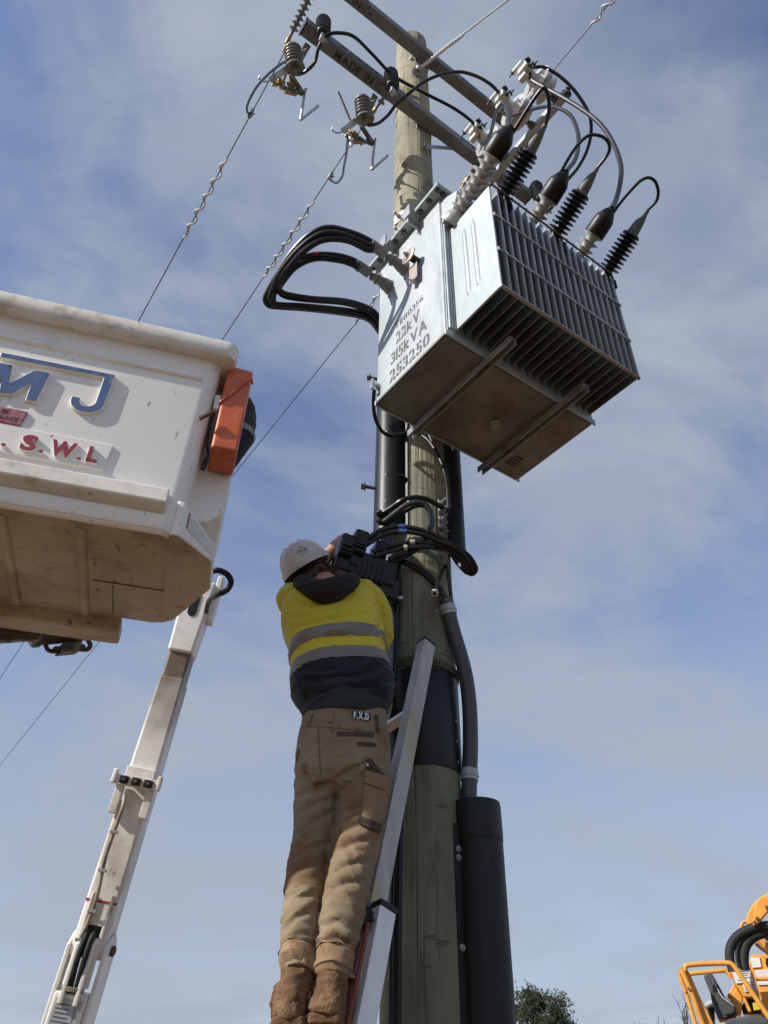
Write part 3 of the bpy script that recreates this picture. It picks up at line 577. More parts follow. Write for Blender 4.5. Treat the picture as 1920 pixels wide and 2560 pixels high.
# ---- high voltage bushings (white sheds, black cap)
def hv_dir(t): return (0, -math.cos(R(t)), math.sin(R(t)))
HV = []
for uu in (-.40, -.012, .335):
    o = V(uu, -.835, 5.215); ax = V(*hv_dir(26.5))
    prof = [(.052,-.01),(.052,.02),(.044,.03),(.036,.045)]
    for i in range(8): h = .045+i*.0395; prof += [(.029,h),(.033,h+.008),(.056,h+.020),(.057,h+.024),(.033,h+.028),(.027,h+.033)]
    prof += [(.026,.37)]
    b = LMB(); b.lathe(o, ax, prof, 32); hb = b.build('high_voltage_bushing', MATS['porcelain_pale'], tr, sharp=60)
    b = LMB(); b.lathe(o, ax, [(.050,.345),(.055,.343),(.057,.35),(.055,.435),(.053,.445),(.028,.492),(.018,.503),(.015,.51)], 32); b.build('insulating_cap', MATS['rubber_black'], hb, sharp=50)
    b = LMB(); b.lathe(V(uu,-.795,5.20)+V(0,-.02,.0), ax, [(.066,0),(.066,.014)], 24); b.build('mounting_ring', MATS['galv'], hb)
    HV.append(T(*(o+ax*.505)))
# ---- surge arresters on the fin edge
AR = []
for uu, lb in ((-.278, 'surge arrester of black discs nearest the pole, on the fin pack edge'), (.09, 'middle one of three black-disc surge arresters on the fin edge'), (.482, 'rightmost surge arrester of black discs, on the far corner of the fins')):
    r = thing('surge_arrester', lb, 'surge arrester', T(uu, FV, 5.2), 'black surge arresters along the fin edge')
    o = V(uu, -1.085, 5.235); ax = V(*hv_dir(30))
    b = LMB(); b.box((uu-.05, -1.09, 5.165), (uu+.04, -1.02, 5.225)); b.box((uu-.045,-1.10,5.10),(uu-.035,-1.03,5.17)); b.box((uu+.025,-1.10,5.10),(uu+.035,-1.03,5.17)); b.build('bracket', MATS['rubber_shed'], r, bevel=.008)
    b = LMB(); b.lathe(o, -ax, [(.02,-.01),(.02,.02),(.011,.022),(.011,.06)], 10); b.bolt(o+V(-.035,-.01,-.02), -ax, .009, .03); b.build('terminal_bolt', MATS['brass'], r)
    prof = [(.025,0)]
    for i in range(8): h = .012+i*.0245; prof += [(.025,h),(.056,h+.007),(.057,h+.010),(.025,h+.014)]
    prof += [(.025,.205),(.05,.21),(.05,.216)]
    b = LMB(); b.lathe(o, ax, prof, 32); b.build('shed_stack', MATS['rubber_shed'], r, sharp=40)
    b = LMB(); b.lathe(o, ax, [(.045,.216),(.046,.222),(.032,.228),(.028,.27),(.024,.30),(.013,.345),(.012,.365),(.008,.366)], 24); b.build('terminal_boot', MATS['boot_grey'], r, sharp=45)
    AR.append(T(*(o+ax*.365)))

# ---------------------------------------------------------------- covered high voltage leads
HVG = 'black covered leads between crossarm, insulators and transformer'
L_ = (0)
def lead(label, pts, r=.0125, m='cable_grey', a=None, b=None):
    pts = [np.array(p) for p in pts]
    if a is not None: pts[0] = np.array(a)
    if b is not None: pts[-1] = np.array(b)
    return cable('covered_lead', label, pts, r, m, 'cable', HVG)
lead('grey-black lead looping from the left cutout over the lower arm to the right', [(-0.673,2.391,7.375),(-0.615,2.377,7.401),(-0.553,2.332,7.444),(-0.525,2.257,7.499),(-0.474,2.201,7.544),(-0.392,2.195,7.586),(-0.283,2.244,7.657),(-0.156,2.385,7.734),(0.009,2.557,7.789),(0.244,2.694,7.835),(0.469,2.791,7.819),(0.616,2.871,7.787),(0.674,2.928,7.763)], a=cut1, m='cable_black')
lead('grey lead arching from the middle cutout across the pole to the middle white insulator', [(-0.183,2.741,7.378),(-0.103,2.735,7.413),(-0.03,2.699,7.466),(0.028,2.649,7.524),(0.101,2.608,7.578),(0.234,2.552,7.686),(0.37,2.53,7.768),(0.508,2.534,7.827),(0.632,2.557,7.817),(0.742,2.603,7.796),(0.824,2.663,7.769),(0.852,2.7,7.753)], a=cut2)
lead('black lead from the topmost white insulator curving down behind the middle bushing', [(1.048,2.47,7.772),(1.117,2.453,7.738),(1.212,2.472,7.669),(1.309,2.515,7.579),(1.395,2.577,7.478),(1.451,2.642,7.385),(1.468,2.728,7.308),(1.476,2.889,7.352),(1.447,3.049,7.404),(1.396,3.189,7.457),(1.363,3.373,7.501),(1.307,3.512,7.544)], m='cable_black')
lead('thick grey lead from the topmost white insulator sweeping down to the right bushing', [(1.021,2.483,7.709),(1.022,2.493,7.625),(1.078,2.473,7.47),(1.179,2.423,7.186),(1.28,2.364,6.842),(1.338,2.326,6.56),(1.361,2.306,6.281),(1.351,2.293,6.014),(1.311,2.286,5.809),(1.249,2.272,5.605),(1.183,2.255,5.434)], r=.0145, b=HV[2])
lead('grey lead looping from the middle white insulator over to the middle bushing', [(0.837,2.734,7.695),(0.857,2.719,7.554),(0.904,2.654,7.408),(0.962,2.525,7.199),(1.026,2.38,6.938),(1.078,2.281,6.691),(1.107,2.225,6.467),(1.1,2.187,6.214),(1.069,2.154,5.985),(1.008,2.113,5.73),(0.915,2.051,5.43)], r=.0125, b=HV[1])
lead('grey lead forming a tight loop above the first black bushing cap', [(0.683,2.95,7.708),(0.688,2.88,7.431),(0.708,2.768,7.256),(0.69,2.537,6.952),(0.656,2.289,6.61),(0.645,2.094,6.312),(0.654,2.036,6.161),(0.632,1.953,5.857),(0.595,1.883,5.612),(0.565,1.83,5.437)], r=.0125, b=HV[0])
lead('thin black lead from the first surge arrester, peaked over to the first cap', [(0.748,1.779,5.425),(0.76,1.742,5.44),(0.756,1.696,5.461),(0.739,1.655,5.482),(0.72,1.65,5.488),(0.696,1.678,5.481),(0.662,1.73,5.464),(0.621,1.797,5.44),(0.585,1.854,5.419),(0.578,1.865,5.415)], r=.0095, m='cable_black', a=AR[0])
lead('thin black lead arching from the middle surge arrester to the middle cap', [(1.068,1.995,5.418),(1.088,1.95,5.435),(1.1,1.913,5.448),(1.081,1.881,5.469),(1.042,1.867,5.485),(0.994,1.872,5.494),(0.953,1.905,5.487),(0.921,1.95,5.471),(0.891,2.005,5.448),(0.866,2.056,5.425)], r=.0085, m='cable_black', a=AR[1])
lead('thin black lead bent like a hook from the right surge arrester to the right cap', [(1.389,2.225,5.414),(1.409,2.177,5.429),(1.409,2.132,5.449),(1.387,2.095,5.473),(1.354,2.083,5.488),(1.319,2.098,5.489),(1.282,2.135,5.475),(1.231,2.198,5.449),(1.187,2.263,5.417)], r=.0085, m='cable_black', a=AR[2])
cable('line_jumper', 'black jumper from the leftmost line up to the left cutout', [(-1.257,3.235,8.577),(-1.27,3.165,8.499),(-1.235,3.051,8.396),(-1.114,2.829,8.173),(-0.967,2.621,7.927),(-0.838,2.462,7.71),(-0.774,2.394,7.602)], .010, 'cable_black')
cable('line_jumper', 'black jumper hanging in a loop from the middle line below its cutout', [(-0.602,4.074,9.018),(-0.529,3.973,8.798),(-0.454,3.747,8.512),(-0.415,3.477,8.185),(-0.367,3.162,7.782),(-0.341,2.932,7.472),(-0.32,2.766,7.241)], .010, 'cable_black')

# ---------------------------------------------------------------- low voltage cables
LVG = 'thick black low voltage cables looping out left of the transformer'
def lv(label, px, start):
    q = [np.array(p) for p in px]; d = np.array(start)-q[0]
    for i, k in enumerate((1, .5, .2)): q[i] = q[i]+d*k
    return cable('low_voltage_cable', label, q, .0165, 'cable_black', 'cable', LVG), q
J_ = V(0, 0, .014)
lvA, lvB = LVT[1], LVT[0]
lv('outermost of the looping cables, top edge of the bundle', [(-0.018,2.32,5.117),(-0.071,2.292,5.143),(-0.146,2.264,5.169),(-0.222,2.243,5.188),(-0.289,2.232,5.199),(-0.357,2.239,5.197),(-0.432,2.275,5.176),(-0.509,2.338,5.133),(-0.574,2.411,5.078),(-0.629,2.484,5.021),(-0.651,2.525,4.989),(-0.635,2.552,4.974),(-0.59,2.563,4.976),(-0.456,2.595,5.007),(-0.274,2.66,5.065),(-0.157,2.705,5.094),(-0.092,2.744,5.099),(-0.043,2.808,5.085)], lvB+J_)
lv('second looping cable, tucked just inside the top one', [(-0.023,2.317,5.089),(-0.078,2.291,5.109),(-0.152,2.264,5.129),(-0.227,2.239,5.145),(-0.294,2.228,5.151),(-0.36,2.237,5.144),(-0.435,2.274,5.117),(-0.507,2.333,5.08),(-0.574,2.408,5.035),(-0.613,2.48,4.991),(-0.623,2.511,4.971),(-0.605,2.535,4.962),(-0.557,2.547,4.968),(-0.453,2.569,4.992),(-0.258,2.639,5.06),(-0.148,2.682,5.088),(-0.076,2.729,5.093),(-0.026,2.801,5.077)], lvB-J_)
lv('thinner looping cable under the top pair', [(-0.047,2.317,5.094),(-0.1,2.304,5.101),(-0.152,2.28,5.115),(-0.212,2.257,5.127),(-0.286,2.248,5.127),(-0.36,2.256,5.115),(-0.434,2.291,5.084),(-0.499,2.347,5.057),(-0.554,2.407,5.028),(-0.577,2.457,5.003),(-0.558,2.487,4.993),(-0.503,2.51,4.999),(-0.392,2.542,5.02),(-0.256,2.587,5.07),(-0.156,2.631,5.095),(-0.076,2.685,5.101),(-0.019,2.782,5.079)], lvB-J_*2.4)
o_, q_ = lv('looping cable with the red tape band', [(-0.112,2.434,5.117),(-0.162,2.402,5.133),(-0.231,2.374,5.142),(-0.299,2.356,5.144),(-0.366,2.35,5.137),(-0.433,2.354,5.121),(-0.497,2.376,5.093),(-0.551,2.424,5.059),(-0.599,2.489,5.016),(-0.611,2.529,4.99),(-0.597,2.551,4.979),(-0.545,2.565,4.984),(-0.439,2.583,4.998),(-0.257,2.644,5.053),(-0.148,2.685,5.079),(-0.076,2.735,5.081),(-0.034,2.801,5.064)], lvA+J_)
tape(o_, q_, .255, .285, .0185, 'tape_red', label='red phase tape')
lv('lowest looping cable from the left bushing', [(-0.115,2.435,5.086),(-0.168,2.405,5.101),(-0.229,2.378,5.111),(-0.297,2.359,5.114),(-0.364,2.351,5.109),(-0.428,2.357,5.093),(-0.491,2.382,5.067),(-0.546,2.432,5.036),(-0.577,2.475,5.01),(-0.556,2.504,4.998),(-0.497,2.524,5.002),(-0.392,2.546,5.016),(-0.256,2.588,5.059),(-0.155,2.635,5.083),(-0.076,2.694,5.086),(-0.026,2.782,5.066)], lvA-J_)
for p0, p1 in ((lvB, [(-0.071,2.296,5.136),(-0.071,2.296,5.136),(-0.07,2.297,5.136)][0]), (lvA, [(-0.154,2.405,5.115),(-0.154,2.405,5.115),(-0.153,2.405,5.115)][0])):
    pass
cable('earth_cable', 'black earth cable drooping from the transformer corner and round the pole', [(-0.06,2.601,4.388),(-0.063,2.668,4.377),(-0.059,2.735,4.364),(-0.044,2.795,4.353),(-0.014,2.845,4.341),(0.024,2.863,4.333),(0.061,2.864,4.341),(0.098,2.862,4.352),(0.143,2.866,4.357),(0.18,2.874,4.354),(0.216,2.861,4.307),(0.25,2.852,4.235),(0.277,2.846,4.152),(0.296,2.851,4.071),(0.305,2.868,4.003),(0.308,2.883,3.943),(0.311,2.895,3.89)], .0095, 'cable_black')

# ---------------------------------------------------------------- cable guards on the pole
def half_guard(name, label, cx, cy, z0, z1, r, ang, mname, flange=.02, bell=0.0, taper=0.0):
    """half-round cover whose back faces direction ang (towards the pole)"""
    t = thing(name, label, 'cable guard', (cx, cy, z0))
    d = V(math.cos(ang), math.sin(ang), 0); s = V(-d[1], d[0], 0); m = MB(); n = 22
    prof = [(-r-flange, 0), (-r-flange, -.005), (-r, -.005)] + [(r*math.cos(PI-PI*i/n), -r*math.sin(PI*i/n)*1.0-.005) for i in range(1, n)] + [(r, -.005), (r+flange, -.005), (r+flange, 0)]
    inner = [((r-.006)*math.cos(PI*i/n), -(r-.006)*math.sin(PI*i/n)) for i in range(n+1)]
    ring = prof+inner
    zs_ = np.linspace(z0, z1, 14); vs_ = []
    for i, z in enumerate(zs_):
        w = 1 + .01*noise.noise(Vector((z*1.5, r*50, 0)))
        vs_ += [V(cx, cy, z) + s*x*w + d*y*w for x, y in ring]
    k = len(ring); fs_ = [(i*k+j, i*k+(j+1) % k, (i+1)*k+(j+1) % k, (i+1)*k+j) for i in range(len(zs_)-1) for j in range(k)] + [tuple(range(k)), tuple((len(zs_)-1)*k+j for j in reversed(range(k)))]
    m.add(vs_, fs_); m.build('half_pipe', MATS[mname], t, sharp=50)
    return t, d, s
a_ = math.atan2(.80, .60)
GX, GY = PX-.140, PY-.085
t, d, s = half_guard('cable_guard', 'black half-round cable guard on the left side of the pole under the transformer', GX, GY, 3.80, 5.25, .083, a_, 'guard_black')
for zz in (4.12, 4.42, 4.72, 3.95):
    m = MB(); m.prism([(-.083-.012,0),(-.083-.012,-.03),(-.03,-.085),(-.02,-.085)], V(GX,GY,zz), s, d, .012, ZX); m.build('stiffening_web', MATS['guard_black'], t)
for zz in (3.97, 4.55):
    m = MB(); m.bolt(V(GX,GY,zz)-s*.095-d*.005, -d, .009, .006); m.build('screw', MATS['steel'], t)
for p in ((-0.071,2.979,4.087), (-0.065,2.979,4.893)):
    m = MB(); p = V(*p); m.cyl(p+V(.06,.02,0), p-V(.025,0,0), .009, 8); m.lathe(p-V(.025,0,0), (-1,0,0), [(.026,0),(.026,.004),(.016,.005),(.016,.022)], 6); m.build('coach_bolt', MATS['steel_dark'], t)
t, d, s = half_guard('cable_guard', 'narrow black cable guard on the right side of the pole under the transformer', PX+.165, PY-.01, 3.705, 5.2, .062, math.atan2(.75,-.66), 'guard_black')
for zz in (3.9, 4.1, 4.3, 4.5):
    m = MB(); m.prism([(.06+.012,0),(.06+.012,-.03),(.02,-.062),(.01,-.062)], V(PX+.165,PY-.01,zz), s, d, .010, ZX); m.build('stiffening_web', MATS['guard_black'], t)
t, d, s = half_guard('cable_guard', 'large weathered black cable guard at the foot of the pole, below the grey conduit', PX+.205, PY-.05, 0.0, 2.46, .088, math.atan2(.85,-.53), 'guard_old', flange=.03)
m = MB(); c0 = V(PX+.205, PY-.05, 2.40); m.lathe(c0, (0,0,1), [(.091,0),(.094,.006),(.095,.03),(.094,.135),(.092,.15),(.086,.15),(.086,.01)], 40); m.build('bell_collar', MATS['guard_old'], t)
for zz in (2.37, 2.34, 2.05, 1.80):
    m = MB(); m.bolt(V(PX+.205,PY-.05,zz)+s*.1-d*.005, -d, .006, .005); m.build('screw', MATS['steel'], t)
CGP = [(0.288,2.956,3.416),(0.296,2.966,3.371),(0.315,2.983,3.28),(0.345,3,3.162),(0.365,3.012,3.056),(0.373,3.023,2.935),(0.37,3.03,2.8),(0.36,3.031,2.67),(0.352,3.028,2.575),(0.345,3.02,2.468)]
gc = cable('conduit', 'grey plastic conduit bowing out from the pole into the large guard', CGP, .0315, 'conduit_grey', 'conduit', n=20)
for i, (k, off) in enumerate(((1.1, -.05), (7.2, -.06))):
    p = catmull(CGP, 8); j = int(k*8); t_ = nrm(p[j+1]-p[j-1]); m = MB(); m.tube([p[j]-t_*.022, p[j]+t_*.022], .0345, 20); m.tube([p[j]-t_*.006, p[j]+t_*.006], .037, 20)
    sd = nrm(np.cross(t_, (0,1,0))); sd = sd if sd[0] < 0 else -sd; m.obox(p[j]+sd*.045+V(0,.01,0), (sd, t_, np.cross(sd, t_)), (.022,.02,.003)); m.bolt(p[j]+sd*.055+V(0,.005,0), (0,-1,0), .007, .006); m.build('saddle_clamp', MATS['galv'], gc)

# ---------------------------------------------------------------- cables between guard, fuse switch and conduit (in front of the pole)
MG = 'black cables tied across the front of the pole'
def mid(label, px, r=.0115, m='cable_black', group=MG): return cable('service_cable', label, px, r, m, 'cable', group), px
GB = V(GX, GY, 3.86)
mid('upper cable from the left guard to the bolted link on the pole', [tuple(GB+V(-.02,0,.12)), tuple(GB+V(-.01,-.01,.0))]+[(-0.028,2.929,3.879),(0,2.915,3.876),(0.037,2.885,3.882),(0.078,2.852,3.894),(0.115,2.844,3.908),(0.16,2.843,3.913),(0.21,2.862,3.916),(0.253,2.894,3.914),(0.283,2.916,3.911)], .0125)
mid('grey-black cable humping from the guard mouth down to the red tape', [tuple(GB+V(.0,0,.12)), tuple(GB+V(-.02,-.03,.02))]+[(-0.023,2.876,3.795),(-0.01,2.88,3.784),(0.014,2.867,3.792),(0.06,2.834,3.814),(0.107,2.806,3.837),(0.15,2.793,3.843),(0.187,2.793,3.833),(0.21,2.8,3.798),(0.214,2.811,3.76),(0.209,2.825,3.717),(0.195,2.858,3.686),(0.172,2.873,3.675),(0.143,2.897,3.656)], .0135, 'cable_grey')
o_, q_ = mid('second humped cable just behind the grey-black one', [tuple(GB+V(.02,0,.12)), tuple(GB+V(.0,-.02,.02))]+[(0.004,2.904,3.8),(0.028,2.898,3.807),(0.065,2.88,3.826),(0.109,2.858,3.849),(0.153,2.842,3.862),(0.193,2.839,3.858),(0.221,2.853,3.831),(0.228,2.873,3.8),(0.22,2.879,3.748),(0.201,2.881,3.704),(0.176,2.88,3.665),(0.149,2.878,3.631),(0.115,2.875,3.604),(0.073,2.869,3.572),(0.033,2.859,3.551)], .0115)
tape(o_, q_, .63, .69, .0155, 'tape_red', label='red phase tape')
LOOPX = lambda: None
o_, q_ = mid('top blue-taped cable leading from the fuse switch round to a loop right of the pole', [(-0.089,2.804,3.618),(-0.07,2.807,3.639),(-0.022,2.816,3.687),(0.038,2.834,3.725),(0.101,2.831,3.727),(0.161,2.831,3.715),(0.227,2.839,3.692),(0.294,2.856,3.665),(0.344,2.87,3.642),(0.395,2.899,3.615),(0.422,2.927,3.586),(0.426,2.943,3.57),(0.412,2.962,3.563),(0.393,2.979,3.583),(0.356,3.007,3.647),(0.337,3.021,3.698),(0.32,3.032,3.735)])
tape(o_, q_, .225, .25, .0135, 'tape_blue', label='blue phase tape')
o_, q_ = mid('lower blue-taped cable beneath the top one', [(-0.088,2.804,3.591),(-0.069,2.807,3.611),(-0.021,2.815,3.654),(0.038,2.828,3.693),(0.107,2.82,3.691),(0.179,2.818,3.676),(0.242,2.829,3.652),(0.298,2.836,3.631),(0.335,2.853,3.62),(0.373,2.886,3.601),(0.402,2.921,3.578),(0.41,2.944,3.566),(0.399,2.965,3.568),(0.382,2.981,3.602),(0.35,3.009,3.665),(0.327,3.03,3.725)])
tape(o_, q_, .24, .27, .0135, 'tape_blue', label='blue phase tape')
o_, q_ = mid('upper white-taped cable out of the fuse switch', [(-0.048,2.82,3.575),(-0.01,2.826,3.596),(0.029,2.832,3.616),(0.078,2.84,3.638),(0.127,2.841,3.647),(0.193,2.841,3.645),(0.259,2.845,3.634),(0.309,2.861,3.618),(0.352,2.882,3.592),(0.385,2.92,3.573),(0.398,2.952,3.571),(0.387,2.97,3.577),(0.359,3.001,3.639),(0.333,3.03,3.712)])
tape(o_, q_, .30, .33, .0135, 'tape_white', label='white phase tape')
o_, q_ = mid('lower white-taped cable, nearest the worker', [(-0.038,2.821,3.552),(-0.003,2.825,3.57),(0.036,2.829,3.588),(0.078,2.834,3.606),(0.12,2.832,3.613),(0.179,2.831,3.615),(0.233,2.854,3.63),(0.292,2.916,3.659),(0.333,2.962,3.676),(0.342,2.983,3.676)])
tape(o_, q_, .38, .43, .0135, 'tape_white', label='white phase tape')
mid('short black cable curling up to the red tape', [(0.027,2.84,3.551),(0.056,2.844,3.573),(0.095,2.852,3.593),(0.134,2.857,3.619),(0.161,2.857,3.644),(0.184,2.855,3.67)])
ARCG = 'thin black cables arching down into the grey conduit'
mid('upper of the thin cables arching over the pole into the conduit', [(0.071,2.918,3.594),(0.104,2.917,3.592),(0.144,2.925,3.579),(0.183,2.93,3.557),(0.216,2.931,3.525),(0.248,2.934,3.485),(0.273,2.94,3.447),(0.287,2.945,3.416),(0.292,2.95,3.393)], .0095, group=ARCG)
mid('lower of the thin cables arching over the pole into the conduit', [(0.071,2.918,3.582),(0.104,2.918,3.58),(0.144,2.926,3.565),(0.18,2.931,3.544),(0.212,2.932,3.512),(0.243,2.934,3.475),(0.266,2.94,3.439),(0.282,2.945,3.412),(0.29,2.95,3.39)], .0095, group=ARCG)
o_, q_ = mid('thin black cable rising from the conduit and bent over with a white end cap', [(0.309,2.954,3.411),(0.308,2.95,3.439),(0.303,2.942,3.492),(0.297,2.929,3.542),(0.294,2.92,3.569),(0.287,2.919,3.576),(0.276,2.934,3.564),(0.261,2.923,3.521),(0.244,2.887,3.455),(0.229,2.851,3.39)], .0085, group=ARCG)
p = V(*q_[-1]); d = nrm(V(*q_[-1])-V(*q_[-2])); c = MB(); c.lathe(p-d*.006, d, [(.0095,0),(.0165,.008),(.0165,.016),(.010,.017)], 16); c.build('end_cap', MATS['label_white'], o_)
c = MB(); c.lathe(p+d*.010, d, [(.008,0),(.008,.0022)], 12); c.build('core', MATS['plastic_black'], o_)
# vertical earth conduit on the left of the shaft and the pair of tubes behind the ladder
dn = cable('down_tube', 'thin black tube running down the left side of the pole beside the worker', [(0.073,2.944,3.597),(0.07,2.951,3.514),(0.067,2.957,3.412),(0.063,2.959,3.29),(0.06,2.954,3.132),(0.057,2.944,3.017)], .0125, 'cable_black', 'tube')
m = MB(); m.obox((0.067,2.934,3.406), (V(1,0,0),V(0,1,0),V(0,0,1)), (.026,.010,.008)); m.build('clip', MATS['galv_rod'], dn, bevel=.002)
for lb, x0, x1 in (('left tube of the black pair between ladder and pole', 986, 985), ('right tube of the black pair between ladder and pole', 1000, 999)):
    cable('down_tube', lb, [(0.066,2.939,2.679), (0.06,2.929,2.381), (0.057,2.919,2.119), (0.055,2.909,1.822), (0.053,2.9,1.679)] if x0 == 986 else [(0.087,2.934,2.677), (0.082,2.924,2.38), (0.078,2.914,2.118), (0.077,2.904,1.822), (0.075,2.899,1.68)], .011, 'cable_black', 'tube', 'black tube pair down the pole')
# neutral link bar on the pole
lk = thing('link_bar', 'vertical galvanised link bar with four bolts on the front of the pole', 'link bar', (0.287,2.941,3.761))
d = nrm(V(.33,-.94,0)); sd = nrm(np.cross(d, ZX))
c0 = V(*(0.282,2.941,3.856)); m = MB(); m.obox(c0, (sd, d, ZX), (.022,.005,.125)); m.build('plate', MATS['steel_dark'], lk, bevel=.002)
for k in range(5):
    m = MB(); m.bolt(c0+ZX*(.10-.05*k)+sd*.006+d*.005, nrm(d+V(.5,0,.35)), .010, .028); m.build('bolt', MATS['steel'], lk)
# strap at the ladder head
st_ = MB(); st_.lathe((PX,PY,3.085), (.05,0,1), [(PR(3)+.003,0),(PR(3)+.012,0),(PR(3)+.012,.03),(PR(3)+.003,.03)], 40)
mat('webbing', (.075,.075,.05), (.05,.05,.035), sc=60, rough=.9, bump=.3, bsc=200)
o_ = tag(st_.build('tie_strap', MATS['webbing']), 'olive webbing strap tying the ladder head to the pole', 'strap')
m = MB(); m.obox((0.129,2.912,3.084), (V(1,0,0),V(0,1,0),V(0,0,1)), (.022,.008,.024)); m.build('buckle', MATS['webbing'], o_, bevel=.003)
m = MB(); m.obox((0.242,2.91,3.055), (V(1,0,.05),V(0,1,0),V(0,0,1)), (.0,.0,.0)) if False else None

# ---------------------------------------------------------------- fuse switch on the pole
fb = thing('fuse_switch', 'bulky black fuse switch the worker is wiring, on the left of the pole', 'fuse switch', (-0.074,2.879,3.485))
ex = nrm((.90,.34,-.12)); ey = nrm(np.cross(V(.12,-.12,1), ex)); ez = np.cross(ex, ey); ey = np.cross(ez, ex)
bx_ = lambda c, h: MB().obox(c, (ex, ey, ez), h)
bx_((-0.093,2.898,3.515), (.135,.085,.062)).build('base_housing', MATS['plastic_black'], fb, bevel=.012)
bx_((-0.038,2.93,3.445), (.10,.075,.055)).build('terminal_shroud', MATS['plastic_black'], fb, bevel=.015)
for c, h in (((-0.171,2.795,3.572), (.033,.055,.052)), ((-0.117,2.818,3.602), (.033,.06,.06)), ((-0.023,2.88,3.607), (.030,.055,.045))):
    o_ = bx_(c, h).build('fuse_carrier', MATS['plastic_black'], fb, bevel=.012)
    k = MB(); k.obox(V(*c)-ey*(h[1]+.004)+ez*.01, (ex, ey, ez), (h[0]*.55, .006, h[2]*.5)); k.obox(V(*c)-ey*(h[1]+.004)-ez*.03, (ex, ey, ez), (h[0]*.8, .006, .006)); k.build('carrier_handle', MATS['plastic_black'], o_, bevel=.003)
for c in ((-0.192,2.793,3.499), (-0.13,2.797,3.518)):
    bx_(c, (.018,.012,.028)).build('latch', MATS['plastic_black'], fb, bevel=.004)
bx_((-0.156,2.811,3.48), (.05,.01,.022)).build('clear_cover', MATS['steel_dark'], fb, bevel=.004)
m = MB()
for k in range(6): m.obox(V(*(-0.057,2.829,3.485))+ex*(-.06+.024*k)-ez*.01, (ex, ey, ez), (.005,.012,.045))
m.build('cooling_rib', MATS['plastic_black'], fb)['kind'] = 'stuff'
m = MB(); m.bar((0.015,2.93,3.499), (PX-.10, PY-.11, 3.52), .05, .02); m.build('pole_bracket', MATS['steel_dark'], fb)
m = MB(); q = V(*(0.014,2.955,3.764)); m.obox(q, (V(1,0,0),V(0,1,0),V(0,0,1)), (.028,.006,.05)); m.lathe(q-V(0,.006,0), (0,-1,0), [(.022,0),(.022,.003),(.012,.004),(.012,.016)], 12); m.build('mount_plate', MATS['steel_dark'], fb)

# ---------------------------------------------------------------- extension ladder
ld = thing('ladder', 'aluminium extension ladder with red rope leaning on the pole under the worker', 'ladder', (0.0, 1.75, 0))
A = V(*(0.189,2.884,3.151)); B = V(*(-0.025,2.52,1.996)); tl = nrm(A-B)
lat = V(.60,-.80,0); lat = nrm(lat-tl*(lat@tl)); outw = np.cross(tl, lat)     # outw points up/away from the climber
foot = lambda p: p - tl*(p[2]-0.0)/tl[2]
def cpoly(w, d_, t_):   # C section open to one side
    return [(-w,-d_),(w,-d_),(w,-d_+t_),(-w+t_,-d_+t_),(-w+t_,d_-t_),(w,d_-t_),(w,d_),(-w,d_)]
def stile(name, p0, p1, mname, w=.025, d_=.031, side=1):
    m = MB(); L = np.linalg.norm(p1-p0); ex_, ey_ = lat*side, outw
    m.prism([(-w,-d_),(w,-d_),(w,d_),(-w,d_)], p0, ex_, ey_, L, tl); return m.build(name, MATS[mname], ld, bevel=.004)
flyW = .22
zb = 1.35
pbot = A - tl*((A[2]-zb)/tl[2])
for s_, off in ((1, 0), (-1, -flyW)):
    o_ = stile('fly_stile', pbot+lat*off, A+lat*off, 'alu', side=s_)
    m = MB(); m.obox(A+lat*off+tl*.004, (lat, outw, tl), (.027,.033,.006)); m.build('stile_cap', MATS['plastic_black'], o_, bevel=.003)
m = MB(); q = A-lat*.028-tl*.06; m.obox(q, (lat, outw, tl), (.006,.024,.006)); m.obox(q-tl*.05, (lat, outw, tl), (.006,.024,.006)); m.obox(q-tl*.025-outw*.02, (lat, outw, tl), (.005,.005,.03)); m.build('guide_hook', MATS['plastic_black'], ld)
off = .056
Tb = V(*(0.064,2.544,2.047)); Tb = B + lat*off + tl*((Tb-B)@tl)
for s_, o2 in ((1, off), (-1, -flyW-off)):
    p1 = Tb + lat*(o2-off); o_ = stile('base_stile', foot(p1), p1, 'alu_bright', w=.024, d_=.031, side=s_)
    m = MB(); m.obox(p1+tl*.004, (lat, outw, tl), (.027,.034,.010)); m.build('stile_cap', MATS['plastic_black'], o_, bevel=.004)
    m = MB(); m.bolt(p1-tl*.05-outw*.031+lat*.012*s_, -outw, .006, .003, False); m.build('rivet', MATS['steel_dark'], o_)
    m = MB(); f0 = foot(p1); m.obox(f0+V(0,0,.03), (lat, V(0,1,0), ZX), (.04,.06,.03)); m.build('rubber_foot', MATS['rubber_black'], o_, bevel=.01)
rr = V(*(-0.143,2.456,1.786)); kf = (rr-B)@tl-.06; kb = (V(*(0.054,2.799,2.817))-B)@tl; step = (kb-kf)/round((kb-kf)/.29); k0 = kf
for i in range(-6, 6):
    c = B + tl*(k0+i*step); w0, w1 = (0, -flyW) if c[2] > zb+.05 else (off, -flyW-off)
    if c[2] > A[2]-.1 or c[2] < .2: continue
    m = MB(); m.prism([(-.02,-.012),(.02,-.012),(.02,.006),(.012,.014),(-.012,.014),(-.02,.006)], c+lat*w1, outw, tl, abs(w1-w0), lat); m.build('rung', MATS['alu_bright'], ld, bevel=.002)
